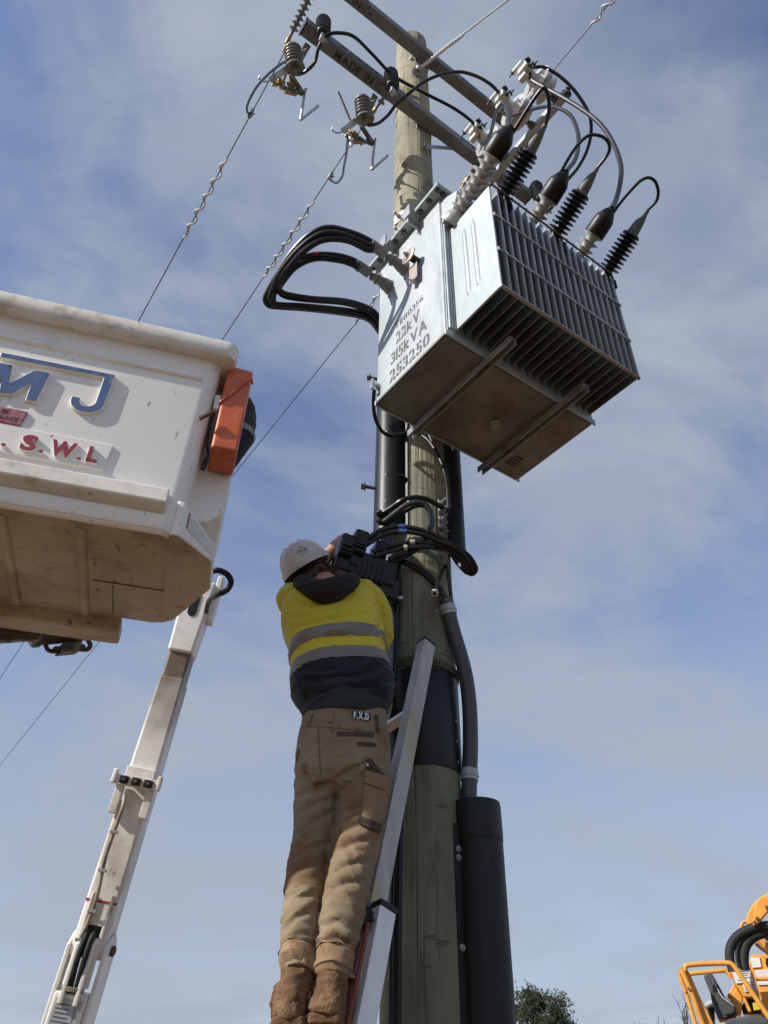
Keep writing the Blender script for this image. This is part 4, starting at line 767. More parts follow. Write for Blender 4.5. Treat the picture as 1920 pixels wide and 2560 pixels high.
# guide bracket, pulley and rope
q = V(*(-0.015,2.525,2.021)); q = B + tl*((q-B)@tl); m = MB(); m.obox(q+lat*.008, (lat, outw, tl), (.038,.036,.028)); gb_ = m.build('guide_bracket', MATS['plastic_black'], ld, bevel=.003)
m = MB(); m.lathe(q+lat*.045-outw*.052-lat*.008, lat, [(.012,0),(.03,.001),(.032,.004),(.022,.008),(.032,.012),(.03,.015),(.012,.016)], 24); m.build('pulley', MATS['plastic_black'], gb_)
m = MB(); pr = [q+lat*.042-outw*.058+tl*.02, q+lat*.036-outw*.05-tl*.05, q+lat*.034-outw*.046-tl*.5, q+lat*.034-outw*.042-tl*1.2]; m.tube(catmull(pr, 8), .0065, 10); m.build('rope', MATS['rope_red'], ld)
m = MB(); pr = [q+lat*.062-outw*.05-tl*.02, q+lat*.060-outw*.046-tl*.08, q+lat*.060-outw*.044-tl*.5, q+lat*.062-outw*.042-tl*1.2]; m.tube(catmull(pr, 8), .0065, 10); m.build('rope', MATS['rope_red'], ld)

# ---------------------------------------------------------------- people: shared builders
def ring_loft(mb, secs, depth, yaw=0.0, n=36, ex=2.2, cap=True):
    """secs = (x, y, z, half width); depth = half depths or ratio; sections stand square to the limb"""
    c = np.array([s_[:3] for s_ in secs], float); hw = [s_[3] for s_ in secs]; t = np.gradient(c, axis=0); vs_ = []
    L0 = V(math.cos(yaw), math.sin(yaw), 0)
    for i in range(len(c)):
        tt = nrm(t[i]); L = nrm(L0-tt*(L0@tt)); Fw = np.cross(tt, L); dp = depth[i] if hasattr(depth, '__len__') else depth*hw[i]
        for a in np.linspace(0, 2*PI, n, endpoint=False):
            ca, sa = math.cos(a), math.sin(a)
            vs_.append(c[i] + L*hw[i]*math.copysign(abs(ca)**(2/ex), ca) + Fw*dp*math.copysign(abs(sa)**(2/ex), sa))
    m = len(c); fs_ = [(i*n+j, i*n+(j+1) % n, (i+1)*n+(j+1) % n, (i+1)*n+j) for i in range(m-1) for j in range(n)]
    if cap: fs_ += [tuple(range(n-1, -1, -1)), tuple((m-1)*n+j for j in range(n))]
    return mb.add(vs_, fs_)
def smooth_secs(secs, k=5):
    return [tuple(p) for p in catmull(secs, k)]
def ellipsoid(mb, c, ax, r, n=24, m=16):
    A_ = [nrm(a) for a in ax]; vs_ = []
    for i in range(m+1):
        th = PI*i/m
        for j in range(n):
            ph = 2*PI*j/n; vs_.append(np.array(c) + A_[0]*r[0]*math.sin(th)*math.cos(ph) + A_[1]*r[1]*math.sin(th)*math.sin(ph) + A_[2]*r[2]*math.cos(th))
    return mb.add(vs_, [(i*n+j, i*n+(j+1) % n, (i+1)*n+(j+1) % n, (i+1)*n+j) for i in range(m) for j in range(n)])
def remesh(mb, name, voxel, smooth=4):
    me = mb.mesh(name); ob = bpy.data.objects.new(name, me); col.objects.link(ob)
    r = ob.modifiers.new('r', 'REMESH'); r.mode = 'VOXEL'; r.voxel_size = voxel
    if smooth: s_ = ob.modifiers.new('s', 'SMOOTH'); s_.factor = .5; s_.iterations = smooth
    dg = bpy.context.evaluated_depsgraph_get(); dg.update(); out = bpy.data.meshes.new_from_object(ob.evaluated_get(dg)); out.name = name
    bpy.data.objects.remove(ob); bpy.data.meshes.remove(me); return out
def displace(me, fn):
    n_ = len(me.vertices); co = np.empty(n_*3); me.vertices.foreach_get('co', co); co = co.reshape(-1, 3)
    no = np.empty(n_*3); me.vertices.foreach_get('normal', no); no = no.reshape(-1, 3)
    d = np.array([fn(p, q) for p, q in zip(co, no)]); co += no*d[:, None]; me.vertices.foreach_set('co', co.ravel()); me.update()
def rg(x, y, z): return 1-abs(noise.noise(Vector((x, y, z))))*2        # ridged noise
def bvh_of(me): return BVHTree.FromPolygons([v.co for v in me.vertices], [tuple(p.vertices) for p in me.polygons])
def patch(mb, tree, quad, view, nx=10, ny=6, lift=.0025, thick=0.0, poly=None):
    """lays a panel on a surface: quad = 4 points near it, cast along view"""
    q = [np.array(p, float) for p in quad]; view = nrm(view); vs_ = []
    for j in range(ny+1):
        for i in range(nx+1):
            s_, t_ = i/nx, j/ny; p = (q[0]*(1-s_)+q[1]*s_)*(1-t_) + (q[3]*(1-s_)+q[2]*s_)*t_
            h = tree.ray_cast(Vector(p-view*.4), Vector(view), 1.2)
            vs_.append(np.array(h[0])-view*lift if h[0] is not None else p)
    k = nx+1; fs_ = [(j*k+i, j*k+i+1, (j+1)*k+i+1, (j+1)*k+i) for j in range(ny) for i in range(nx)]
    m = len(vs_); back = [v+view*(lift+.004) for v in vs_]; e = [i for i in range(k)]+[j*k+nx for j in range(1, ny+1)]+[ny*k+i for i in range(nx-1, -1, -1)]+[j*k for j in range(ny-1, 0, -1)]
    return mb.add(vs_+back, fs_+[(e[i], e[(i+1) % len(e)], e[(i+1) % len(e)]+m, e[i]+m) for i in range(len(e))])
def crease(me, lines, view, amp, width):
    """press sharp cloth folds into a garment along the given lines"""
    n_ = len(me.vertices); co = np.empty(n_*3); me.vertices.foreach_get('co', co); co = co.reshape(-1, 3); no = np.empty(n_*3); me.vertices.foreach_get('normal', no); no = no.reshape(-1, 3)
    vw = nrm(view); ax = nrm(np.cross(vw, (0,0,1))); ay = np.cross(ax, vw); uv = np.stack([co@ax, co@ay], 1); facing = np.clip(-(no@vw)*1.6, 0, 1); dsp = np.zeros(n_)
    for (pts, k) in lines:
        p = catmull(pts, 8); q = np.stack([p@ax, p@ay], 1); best = np.full(n_, 9.0); sgn = np.zeros(n_); pos = np.zeros(n_)
        for i in range(len(q)-1):
            d = q[i+1]-q[i]; L = np.linalg.norm(d)+1e-9; d = d/L; r_ = uv-q[i]; t = np.clip(r_@d, 0, L); dd = r_-t[:, None]*d; ds = np.linalg.norm(dd, axis=1); m_ = ds < best
            best[m_] = ds[m_]; sgn[m_] = (d[0]*r_[:, 1]-d[1]*r_[:, 0])[m_]; pos[m_] = (i+.5)/(len(q)-1)
        env = np.minimum(1, np.minimum(pos, 1-pos)*5+.15); s_ = np.where(sgn > 0, best, -best)
        dsp += k*env*facing*(-np.exp(-(s_/width)**2)+.75*np.exp(-((s_-2.2*width)/(1.5*width))**2)+.35*np.exp(-((s_+2.4*width)/(1.8*width))**2))
    co += no*(dsp*amp)[:, None]; me.vertices.foreach_set('co', co.ravel()); me.update()
def band(mb, tree, c0, axis, r_, w, n=96, lift=.003, tilt=None, inside=False):
    """a tape round a body: rays towards the axis find the cloth"""
    axis = nrm(axis); a = nrm(np.cross(axis, (0,1,0))); b_ = np.cross(axis, a); vs_ = []
    for j in range(5):
        for i in range(n):
            an = 2*PI*i/n; d = a*math.cos(an)+b_*math.sin(an); o = np.array(c0)+axis*(w*(j/4-.5)) + (axis*(tilt(an)) if tilt else 0)
            h = tree.ray_cast(Vector(o), Vector(d), r_) if inside else tree.ray_cast(Vector(o+d*r_), Vector(-d), r_)
            p = np.array(h[0]) if h[0] is not None else o+d*(r_ if inside else .1)
            vs_.append(p+d*lift*(1 if 0 < j < 4 else .6))
    return mb.add(vs_, [(j*n+i, j*n+(i+1) % n, (j+1)*n+(i+1) % n, (j+1)*n+i) for j in range(4) for i in range(n)])
def hand(mb, wrist, d, palm_n, scale=1.0, curl=.9, thumb=1):
    """palm, four unequal curled fingers and a thumb leaving the side of the palm"""
    d = nrm(d); pn = nrm(np.array(palm_n)-d*(np.array(palm_n)@d)); s_ = np.cross(d, pn)*thumb; w = np.array(wrist, float)
    mb.tube([w-d*.02, w+d*.02, w+d*.05, w+d*.088], [.026*scale, .030*scale, .037*scale, .034*scale], 12)
    for i, (o, L) in enumerate(((-.030,.066),(-.010,.076),(.010,.072),(.029,.056))):
        p = w+d*.078+s_*-o; pts = [p]; dd = d.copy()
        for k in range(3):
            an = curl*(.45+.35*k); dd = nrm(dd*math.cos(an)+pn*math.sin(an)); pts.append(pts[-1]+dd*L*scale*(.45,.32,.25)[k])
        mb.tube(catmull(pts, 3), [.0095*scale]*4+[.0088*scale]*3+[.008*scale]*3, 8)
    p = w+d*.03+s_*.030; t_ = nrm(d*.7+s_*.6+pn*.25); pts = [p, p+t_*.035, p+t_*.035+nrm(t_+pn*.6)*.03, p+t_*.035+nrm(t_+pn*.6)*.03+nrm(t_*.6+pn)*.022]
    mb.tube(catmull(pts, 3), [.0125*scale]*4+[.0105*scale]*3+[.009*scale]*3, 8)

mat('skin', (.46,.25,.17), (.40,.20,.13), sc=30, rough=.55, bump=.03, bsc=150)
mat('hi_vis', (.60,.51,.035), (.53,.44,.03), sc=5, rough=.9, bump=.06, bsc=300, sheen=.2, layers=(((.30,.24,.05), 6, .58, .8, (1,1,1), 6, .35),))
mat('navy', (.0045,.006,.013), (.008,.010,.019), sc=9, rough=.9, bump=.1, bsc=250, sheen=.1)
mat('shirt_grey', (.030,.033,.042), (.022,.024,.03), sc=9, rough=.9, bump=.1, bsc=200)
mat('hood_black', (.011,.0095,.010), (.018,.016,.016), sc=12, rough=.95, bump=.1, bsc=220)
mat('reflective', (.205,.20,.175), (.165,.16,.145), sc=14, rough=.5, metal=.1, bump=.06, bsc=200)
mat('khaki', (.235,.178,.108), (.20,.152,.092), sc=7, rough=.92, bump=.12, bsc=380,
    layers=(((.30,.25,.185), 3.0, .50, .70, (1,1,1), 5, .6), ((.17,.09,.038), 4.4, .50, .68, (1,1,1), 7, .8), ((.17,.075,.03), 16, .665, .73, (1,1,1), 6, .8)))
mat('khaki_hem', (.30,.21,.125), (.22,.145,.08), sc=14, rough=.95, bump=.15, bsc=300, layers=(((.20,.085,.03), 22, .6, .7, (1,1,1), 6, .8),))
mat('patch_brown', (.055,.038,.03), (.08,.055,.04), sc=30, rough=.9, bump=.15, bsc=400)
mat('pocket_khaki', (.26,.175,.10), (.22,.145,.08), sc=9, rough=.92, bump=.15, bsc=380, layers=(((.16,.09,.045), 9, .55, .75, (1,1,1), 6, .6),))
mat('mud', (.185,.105,.052), (.115,.06,.028), sc=22, rough=.95, bump=.6, bsc=70, layers=(((.32,.205,.11), 13, .55, .72, (1,1,1), 7, .7), ((.07,.03,.015), 17, .60, .70, (1,1,1), 7, .8)))
mat('sole_mud', (.10,.05,.025), (.19,.10,.045), sc=30, rough=.95, bump=.7, bsc=60)
mat('helmet_white', (.62,.60,.57), (.55,.53,.50), sc=9, rough=.42, layers=(((.40,.36,.31), 14, .58, .76, (1,1,1), 6, .6), ((.16,.14,.13), 60, .70, .74, (1,1,1), 3, .6)))
mat('hair_brown', (.045,.022,.013), (.085,.042,.022), sc=60, rough=.6, stretch=(1,1,.4))
mat('underwear', (.05,.045,.17), rough=.9)
mat('seam', (.13,.09,.05), rough=.95)

# ---------------------------------------------------------------- worker on the ladder
PELV = [(-0.126,2.597,2.719,0.149),(-0.124,2.597,2.67,0.153),(-0.123,2.587,2.602,0.161),(-0.121,2.582,2.537,0.164),(-0.119,2.577,2.488,0.162),(-0.117,2.572,2.453,0.151),(-0.117,2.567,2.421,0.122),(-0.121,2.567,2.399,0.069)]
LEGL = [(-0.201,2.592,2.525,0.077),(-0.205,2.587,2.463,0.079),(-0.203,2.577,2.394,0.076),(-0.201,2.562,2.314,0.07),(-0.207,2.542,2.231,0.065),(-0.215,2.511,2.149,0.061),(-0.217,2.47,2.06,0.055),(-0.215,2.42,1.975,0.048),(-0.209,2.386,1.913,0.044),(-0.206,2.371,1.885,0.041)]
LEGR = [(-0.047,2.57,2.52,0.084),(-0.045,2.56,2.457,0.087),(-0.049,2.545,2.387,0.084),(-0.057,2.524,2.307,0.077),(-0.069,2.499,2.223,0.072),(-0.08,2.469,2.143,0.068),(-0.092,2.433,2.055,0.063),(-0.103,2.398,1.974,0.057),(-0.11,2.377,1.913,0.048),(-0.111,2.367,1.879,0.045)]
TORS = [(-0.133,2.597,2.74,0.15),(-0.134,2.597,2.764,0.173),(-0.137,2.601,2.804,0.191),(-0.149,2.606,2.856,0.184),(-0.16,2.615,2.928,0.176),(-0.173,2.624,3.024,0.186),(-0.192,2.643,3.104,0.198),(-0.202,2.652,3.154,0.197),(-0.205,2.662,3.195,0.184),(-0.211,2.672,3.227,0.145),(-0.225,2.681,3.251,0.085)]
tr_ = MB(); ring_loft(tr_, smooth_secs(PELV), list(np.interp(np.linspace(0, 1, len(smooth_secs(PELV))), [0,.3,.7,.85,1], [.13,.14,.135,.115,.05])), .05); ring_loft(tr_, smooth_secs(LEGL), 1.12, .05); ring_loft(tr_, smooth_secs(LEGR), 1.12, .05)
trm = remesh(tr_, 'trousers', .0055, 5)
ZH, ZK, ZC = PELV[5][2], LEGL[5][2], LEGL[-1][2]
def trouser_fold(p, n_):
    x, y, z = p; k = math.exp(-((z-ZK+.02)/.14)**2) + 1.5*math.exp(-((z-ZC-.07)/.09)**2) + .8*math.exp(-((z-ZH)/.10)**2) + .28
    w = noise.noise(Vector((x*4, y*4, z*4)))*.10; sl = .55*(x-PELV[2][0])
    a = max(0, rg(x*2.0, y*2.0, (z-sl+w)*11)-.45)**1.6; c = max(0, rg(x*2.6+9, y*2.6, (z+sl*1.3+w)*15)-.5)**1.6; e = max(0, rg(x*5+3, y*5, (z-.2*sl+w)*26)-.55)**1.5
    b_ = noise.noise(Vector((x*6, y*6, z*7+3))); d = noise.noise(Vector((x*26, y*26, z*46)))
    return .010*k*a + .008*k*c + .006*k*e + .002*k*b_ + .0007*d - .004*k
displace(trm, trouser_fold)
crease(trm, [(p, 1) for p in [[(-0.262,2.446,2.377),(-0.212,2.451,2.407),(-0.146,2.456,2.425)],[(-0.14,2.456,2.425),(-0.118,2.457,2.449),(-0.067,2.459,2.478),(-0.036,2.46,2.505)],[(-0.136,2.456,2.42),(-0.128,2.457,2.371),(-0.121,2.457,2.298),(-0.127,2.457,2.234)],[(-0.247,2.448,2.26),(-0.19,2.453,2.308),(-0.131,2.457,2.344)],[(-0.251,2.447,2.329),(-0.2,2.452,2.358),(-0.139,2.456,2.38)],[(-0.127,2.457,2.316),(-0.093,2.458,2.34),(-0.056,2.459,2.351)],[(-0.117,2.457,2.269),(-0.079,2.459,2.293),(-0.048,2.46,2.3)],[(-0.269,2.445,2.18),(-0.226,2.45,2.216),(-0.155,2.455,2.241)],[(-0.274,2.445,2.139),(-0.233,2.449,2.166),(-0.175,2.454,2.182)],[(-0.126,2.457,2.217),(-0.077,2.459,2.244),(-0.01,2.46,2.26)],[(-0.138,2.456,2.155),(-0.086,2.458,2.184),(-0.015,2.46,2.197)],[(-0.144,2.456,2.111),(-0.096,2.458,2.134),(-0.031,2.46,2.142)],[(-0.276,2.444,2.068),(-0.233,2.449,2.092),(-0.175,2.454,2.099)]]] + [(p, .9) for p in [[(-0.261,2.345,1.967),(-0.224,2.349,2.012),(-0.171,2.354,2.039)],[(-0.254,2.346,1.936),(-0.209,2.351,1.969),(-0.166,2.354,1.964)],[(-0.246,2.347,1.912),(-0.211,2.351,1.928),(-0.178,2.353,1.918)],[(-0.155,2.355,1.985),(-0.098,2.358,2.016),(-0.044,2.36,1.983)],[(-0.155,2.355,1.924),(-0.106,2.358,1.95),(-0.052,2.359,1.969)],[(-0.144,2.356,1.957),(-0.096,2.358,1.972),(-0.062,2.359,1.947)]]], (-0.049,0.965,0.256), .0062, .0075)
def jacket_mb():
    j = MB(); q = smooth_secs(TORS); dp = np.interp(np.linspace(0, 1, len(q)), [0, .2, .5, .75, .9, 1], [.13, .145, .135, .14, .10, .06]); ring_loft(j, q, list(dp), .08, 40, 2.5)
    sr = V(*(-0.061,2.669,3.233)); er = V(*(-0.014,2.74,3.105)); hr = V(*(-0.054,2.9,3.374))
    j.tube(catmull([sr-V(.06,0,-.01), sr, (sr+er)/2+V(.014,-.005,0), er, er+(hr-er)*.5, er+(hr-er)*.8], 6), np.interp(np.linspace(0, 1, 31), [0,.3,.6,1], [.075,.072,.063,.05]), 20)
    sl_ = V(*(-0.351,2.667,3.224)); el = V(*(-0.364,2.927,3.425))
    j.tube(catmull([sl_+V(.06,0,.01), sl_, (sl_+el)/2+V(-.012,0,0), el], 6), np.interp(np.linspace(0, 1, 19), [0,.4,1], [.075,.072,.055]), 20)
    return j
jkm = remesh(jacket_mb(), 'hooded_jacket', .0065, 5)
ax_t = nrm(V(*TORS[7][:3])-V(*TORS[1][:3])); c_t = V(*TORS[4][:3])
def jacket_fold(p, n_):
    x, y, z = p; h = (p-c_t)@ax_t; k = .62+1.0*math.exp(-((h+.26)/.08)**2)+.35*math.exp(-((h+.02)/.10)**2)+.5*math.exp(-((x-TORS[6][0]-.17)/.06)**2)
    w = noise.noise(Vector((x*4, y*4, z*4)))*.08
    a = max(0, rg(x*2.0+4, y*2.0, (z-.35*x+w)*9)-.4)**1.5; b_ = noise.noise(Vector((x*6, y*6, z*9))); c = max(0, rg(x*3.2, y*3.2, (z+.45*x+w)*14+7)-.5)**1.5
    return .019*k*a+.003*k*b_+.012*k*c-.004*k+.0006*noise.noise(Vector((x*30, y*30, z*50)))
displace(jkm, jacket_fold)
crease(jkm, [(p, .8) for p in [[(-0.33,2.519,3.114),(-0.254,2.527,3.118),(-0.156,2.535,3.15),(-0.105,2.538,3.18)],[(-0.352,2.515,3.048),(-0.273,2.525,3.066),(-0.184,2.533,3.102),(-0.097,2.538,3.128)],[(-0.343,2.517,3),(-0.266,2.526,3.034),(-0.152,2.535,3.074),(-0.051,2.539,3.09)],[(-0.232,2.529,2.966),(-0.148,2.536,2.993),(-0.034,2.54,2.991)],[(-0.309,2.521,2.821),(-0.216,2.531,2.812),(-0.117,2.537,2.833),(0.004,2.54,2.876)],[(-0.308,2.521,2.772),(-0.212,2.531,2.759),(-0.101,2.538,2.784),(0.026,2.54,2.822)],[(-0.304,2.522,2.855),(-0.233,2.529,2.848),(-0.148,2.536,2.866)],[(-0.1,2.538,2.764),(-0.03,2.54,2.797),(0.041,2.54,2.837)]]] + [(p, 1.6) for p in [[(-0.018,2.58,3.197),(-0.006,2.58,3.107),(-0.015,2.58,3.029)],[(-0.372,2.553,3.183),(-0.378,2.552,3.118),(-0.358,2.555,3.024)]]], (-0.063,0.877,0.476), .008, .010)

# body: one continuous mesh (head, neck, trunk, arms, hands, legs)
HR_ = nrm((-0.097,0.822,0.561)); IMR, IMU = V(*_R), V(*_U)
hx = nrm(IMR*.84+IMU*.54); hy = nrm(HR_+IMR*.30); hy = nrm(hy-hx*(hy@hx)); hz_u = np.cross(hx, hy)
HC = V(*(-0.321,2.721,3.414))                      # centre of the hat band
bd = MB()
ring_loft(bd, smooth_secs(PELV), .115); ring_loft(bd, [(x, y, z, w*.86) for x, y, z, w in smooth_secs(TORS)[:46]], .115/.18)
ring_loft(bd, [(x, y, z, w*.8) for x, y, z, w in LEGL], .9); ring_loft(bd, [(x, y, z, w*.8) for x, y, z, w in LEGR], .9)
neck = V(*(-0.238,2.689,3.314)); hd_c = HC-hz_u*.045+hy*.01
ellipsoid(bd, hd_c, (hx, hy, hz_u), (.072,.092,.105)); ellipsoid(bd, hd_c+hy*.03-hz_u*.06, (hx, hy, hz_u), (.052,.062,.06))
bd.tube([neck-V(0,0,.08), neck, hd_c-hz_u*.06], [.075,.058,.052], 16)
for s_ in (-1, 1):
    ellipsoid(bd, hd_c+hx*s_*.074-hy*.005-hz_u*.01, (hx, hy, hz_u), (.008,.018,.03), 12, 8)                     # ears
    ellipsoid(bd, hd_c+hx*s_*.03+hy*.083+hz_u*.012, (hx, hy, hz_u), (.013,.008,.008), 10, 8)                     # eyelids
bd.tube([hd_c+hy*.088+hz_u*.02, hd_c+hy*.105-hz_u*.012, hd_c+hy*.108-hz_u*.022], [.008,.012,.011], 10)          # nose
bd.tube([hd_c+hy*.088-hz_u*.05-hx*.022, hd_c+hy*.096-hz_u*.05, hd_c+hy*.088-hz_u*.05+hx*.022], [.004,.007,.004], 8)   # mouth
sr = V(*(-0.061,2.669,3.233)); er = V(*(-0.014,2.74,3.105)); wr = V(*(-0.054,2.899,3.384))
bd.tube(catmull([sr-V(.1,0,0), sr, er, er+(wr-er)*.5, wr], 5), np.interp(np.linspace(0,1,21), [0,.3,.5,.7,1], [.06,.055,.045,.042,.03]), 14)
hand(bd, wr, wr-er, (-.3,-.6,.6), curl=.9, thumb=-1)
sl_ = V(*(-0.351,2.667,3.224)); el = V(*(-0.365,2.937,3.435)); wl = V(*(-0.249,2.894,3.613))
bd.tube(catmull([sl_+V(.1,0,0), sl_, el, (el+wl)/2, wl], 5), np.interp(np.linspace(0,1,21), [0,.3,.5,.75,1], [.06,.055,.046,.041,.029]), 14)
hand(bd, wl, V(*(-0.166,2.905,3.712))-wl, (.5,-.5,-.4), curl=.7, thumb=1)
bdm = remesh(bd, 'person', .0055, 3)
wk = link('person', bdm, MATS['skin']); tag(wk, 'worker in white hard hat, yellow hi-vis hoodie and muddy khaki trousers standing on the ladder', 'person')
jk = link('hooded_jacket', jkm, MATS['hi_vis'], wk); jtree = bvh_of(jkm)
# navy lower part of the jacket
jkm.materials.append(MATS['navy']); hb = (V(*(-0.153,2.495,2.893))-c_t)@ax_t
idx = np.zeros(len(jkm.polygons), dtype=np.int32); arm_c = er
for i, p in enumerate(jkm.polygons):
    q = np.array(p.center); h = (q-c_t)@ax_t
    if h < -.075 and not (np.linalg.norm(q-er) < .10 and q[1] > er[1]-.05 and q[0] > TORS[4][0]+.16): idx[i] = 1
    if np.linalg.norm(q-er) < .16 and (q-er)@nrm(wr-er) > .03 and q[1] > er[1]+.05: idx[i] = 1
jkm.polygons.foreach_set('material_index', idx)
tz = lambda an: .0
for c_, w in ((c_t+ax_t*.045, .050), (c_t-ax_t*.052, .050)):
    m = MB(); band(m, jtree, c_, ax_t, .30, w, lift=.0035); m.build('reflective_band', MATS['reflective'], jk)
# hood lying on the shoulders
hp = catmull([(-0.339,2.638,3.298),(-0.3,2.542,3.215),(-0.24,2.488,3.157),(-0.183,2.493,3.168),(-0.137,2.526,3.219),(-0.11,2.598,3.289)], 10); hr_ = np.interp(np.linspace(0,1,len(hp)), [0,.15,.5,.8,1], [.022,.038,.049,.042,.022])
m = MB(); m.tube(hp, hr_, 20); m.tube(hp+V(0,.045,.030), hr_*.95, 20); m.tube(hp+V(0,.075,.0), hr_*1.1, 20); hdm = remesh(m, 'hood', .007, 4)
displace(hdm, lambda p, q: .006*rg(p[0]*9, p[1]*9, p[2]*24)**3-.002); link('hood', hdm, MATS['hood_black'], jk)
# shirt tail under the jacket
sh = [(x, y, z-.004, w*1.0) for x, y, z, w in [(-0.129,2.597,2.683,0.141),(-0.128,2.597,2.719,0.151),(-0.13,2.597,2.76,0.158),(-0.131,2.597,2.791,0.159)]]
m = MB(); ring_loft(m, smooth_secs(sh, 8), [.140]*25, .05, 72, cap=False)
shm = m.mesh('shirt'); displace(shm, lambda p, q: max(0, rg(p[0]*3, p[1]*3, (p[2]-.4*p[0])*18)-.4)*.014-.002); so = link('shirt', shm, MATS['shirt_grey'], wk); s_m = so.modifiers.new('s', 'SOLIDIFY'); s_m.thickness = .003
# trousers with belt line, pockets and patches
to = link('trousers', trm, MATS['khaki'], wk); ttree = bvh_of(trm)
view = nrm((-0.042,0.946,0.321))
def tpatch(name, quad, mname, parent=to, nx=10, ny=5, lift=.003):
    m = MB(); patch(m, ttree, quad, view, nx, ny, lift); return m.build(name, MATS[mname], parent)
K_ = lambda px: px
tpatch('welt_pocket', [(-0.142,2.466,2.596),(-0.017,2.47,2.597),(-0.017,2.47,2.583),(-0.141,2.466,2.581)], 'patch_brown')
tpatch('welt_pocket', [(-0.073,2.469,2.564),(-0.01,2.47,2.563),(-0.009,2.47,2.55),(-0.073,2.469,2.551)], 'patch_brown')
tpatch('welt_pocket', [(-0.273,2.455,2.523),(-0.263,2.456,2.537),(-0.266,2.456,2.501),(-0.273,2.455,2.488)], 'patch_brown')
cp = tpatch('cargo_pocket', [(-0.041,2.46,2.468),(0.03,2.46,2.448),(0.015,2.46,2.281),(-0.052,2.459,2.31)], 'pocket_khaki', nx=10, ny=14, lift=.009)
tpatch('pocket_flap', [(-0.045,2.46,2.467),(0.033,2.46,2.445),(0.028,2.46,2.405),(-0.044,2.46,2.428)], 'pocket_khaki', cp, lift=.0155)
tpatch('pocket_trim', [(-0.042,2.46,2.503),(-0.025,2.46,2.506),(0.027,2.46,2.446),(-0.041,2.46,2.468)], 'patch_brown', cp, lift=.006)
tpatch('pocket_trim', [(-0.059,2.459,2.328),(0.015,2.46,2.302),(0.01,2.46,2.276),(-0.063,2.459,2.307)], 'patch_brown', cp, lift=.013)
tpatch('pocket_tag', [(-0.04,2.46,2.49),(-0.034,2.46,2.49),(-0.034,2.46,2.48),(-0.04,2.46,2.48)], 'label_white', cp, nx=2, ny=2, lift=.009)
lbp = tpatch('waist_label', [(-0.096,2.458,2.667),(-0.031,2.46,2.661),(-0.031,2.46,2.638),(-0.093,2.458,2.643)], 'plastic_black', nx=6, ny=3, lift=.006)
m = MB(); tq = [V(*p) for p in [(-0.088,2.46,2.642),(-0.036,2.462,2.639),(-0.089,2.46,2.665)]]
exx = nrm(tq[1]-tq[0]); eyy = nrm(tq[2]-tq[0]); t_ = MB(); stencil(t_, 'F.X.D', (0,0,0), V(1,0,0), V(0,1,0), 1, 1, cut='', bold=.06)
for x, y, z in t_.v:
    p = tq[0]+(tq[1]-tq[0])*x+(tq[2]-tq[0])*y; h = ttree.ray_cast(Vector(p-view*.4), Vector(view), 1.2); m.v.append(tuple((np.array(h[0]) if h[0] is not None else p)-view*.0085))
m.f = t_.f; m.build('label_letters', MATS['label_white'], lbp, fix=False)
for q in (((826,1780),(833,1780),(830,1806),(822,1805)), ((938,1785),(946,1786),(950,1812),(943,1811)), ((775,1782),(781,1781),(774,1806),(769,1806))):
    m = MB(); tpatch('belt_loop', {826: [(-0.167,2.464,2.664),(-0.158,2.465,2.664),(-0.16,2.465,2.628),(-0.171,2.464,2.629)], 938: [(-0.016,2.48,2.667),(-0.005,2.48,2.666),(0.002,2.48,2.601),(-0.008,2.48,2.602)], 775: [(-0.236,2.469,2.662),(-0.228,2.469,2.663),(-0.237,2.469,2.622),(-0.245,2.468,2.621)]}[q[0][0]], 'pocket_khaki' if q[0][0] != 938 else 'patch_brown', nx=2, ny=6, lift=.007)
for quad in ([(-0.208,2.451,2.613),(-0.204,2.452,2.613),(-0.184,2.453,2.45),(-0.187,2.453,2.45)], [(-0.255,2.447,2.61),(0.015,2.46,2.596),(0.015,2.46,2.593),(-0.255,2.447,2.607)]):
    tpatch('seam', quad, 'seam', nx=2 if abs(quad[0][0]-quad[1][0]) < .02 else 20, ny=14 if abs(quad[0][0]-quad[1][0]) < .02 else 1, lift=.0012)
# rolled hems
for leg in (LEGL, LEGR):
    c_ = V(*leg[-1][:3]); a_ = nrm(V(*leg[-3][:3])-c_); c_ = c_+a_*.004; m = MB(); band(m, ttree, c_+a_*.032, a_, leg[-1][3]*1.30, .070, lift=.006, inside=True); m.build('hem', MATS['khaki_hem'], to)
    m = MB(); band(m, ttree, c_+a_*.060, a_, leg[-1][3]*1.30, .004, lift=.0075, inside=True); m.build('hem_stitch', MATS['seam'], to)
# boots
def boot(secs, toe, name):
    m = MB(); ring_loft(m, smooth_secs(secs), 1.15, .05); b0 = V(*secs[-1][:3]); hw = secs[-1][3]; f_ = nrm(V(toe[0], 1, 0))
    for k, (r_, h_) in enumerate(((.050,.055),(.052,.05),(.050,.042),(.045,.036),(.036,.030))):
        ellipsoid(m, b0+f_*(.02+.047*k)+V(0,0,h_-.012), ((1,0,0), f_, ZX), (r_, .05, h_), 16, 12)
    me = remesh(m, name, .006, 3)
    displace(me, lambda p, q: .006*noise.noise(Vector((p[0]*26, p[1]*26, p[2]*30)))+.003*rg(p[0]*14, p[1]*14, p[2]*70)**3+.0035*noise.noise(Vector((p[0]*60, p[1]*60, p[2]*60))))
    o = link(name, me, MATS['mud'], wk)
    m = MB(); out = [(x*1.06*hw, y) for x, y in ((-.8,-.045),(.8,-.045),(1.0,-.02),(1.0,.08),(1.08,.16),(.8,.235),(0,.255),(-.8,.235),(-1.08,.16),(-1.0,.08),(-1.0,-.02))]
    m.prism(out, b0+V(0,0,-.024), (1,0,0), f_, .026, ZX); s_o = m.build('sole', MATS['sole_mud'], o, bevel=.008, seg=3)
    return o
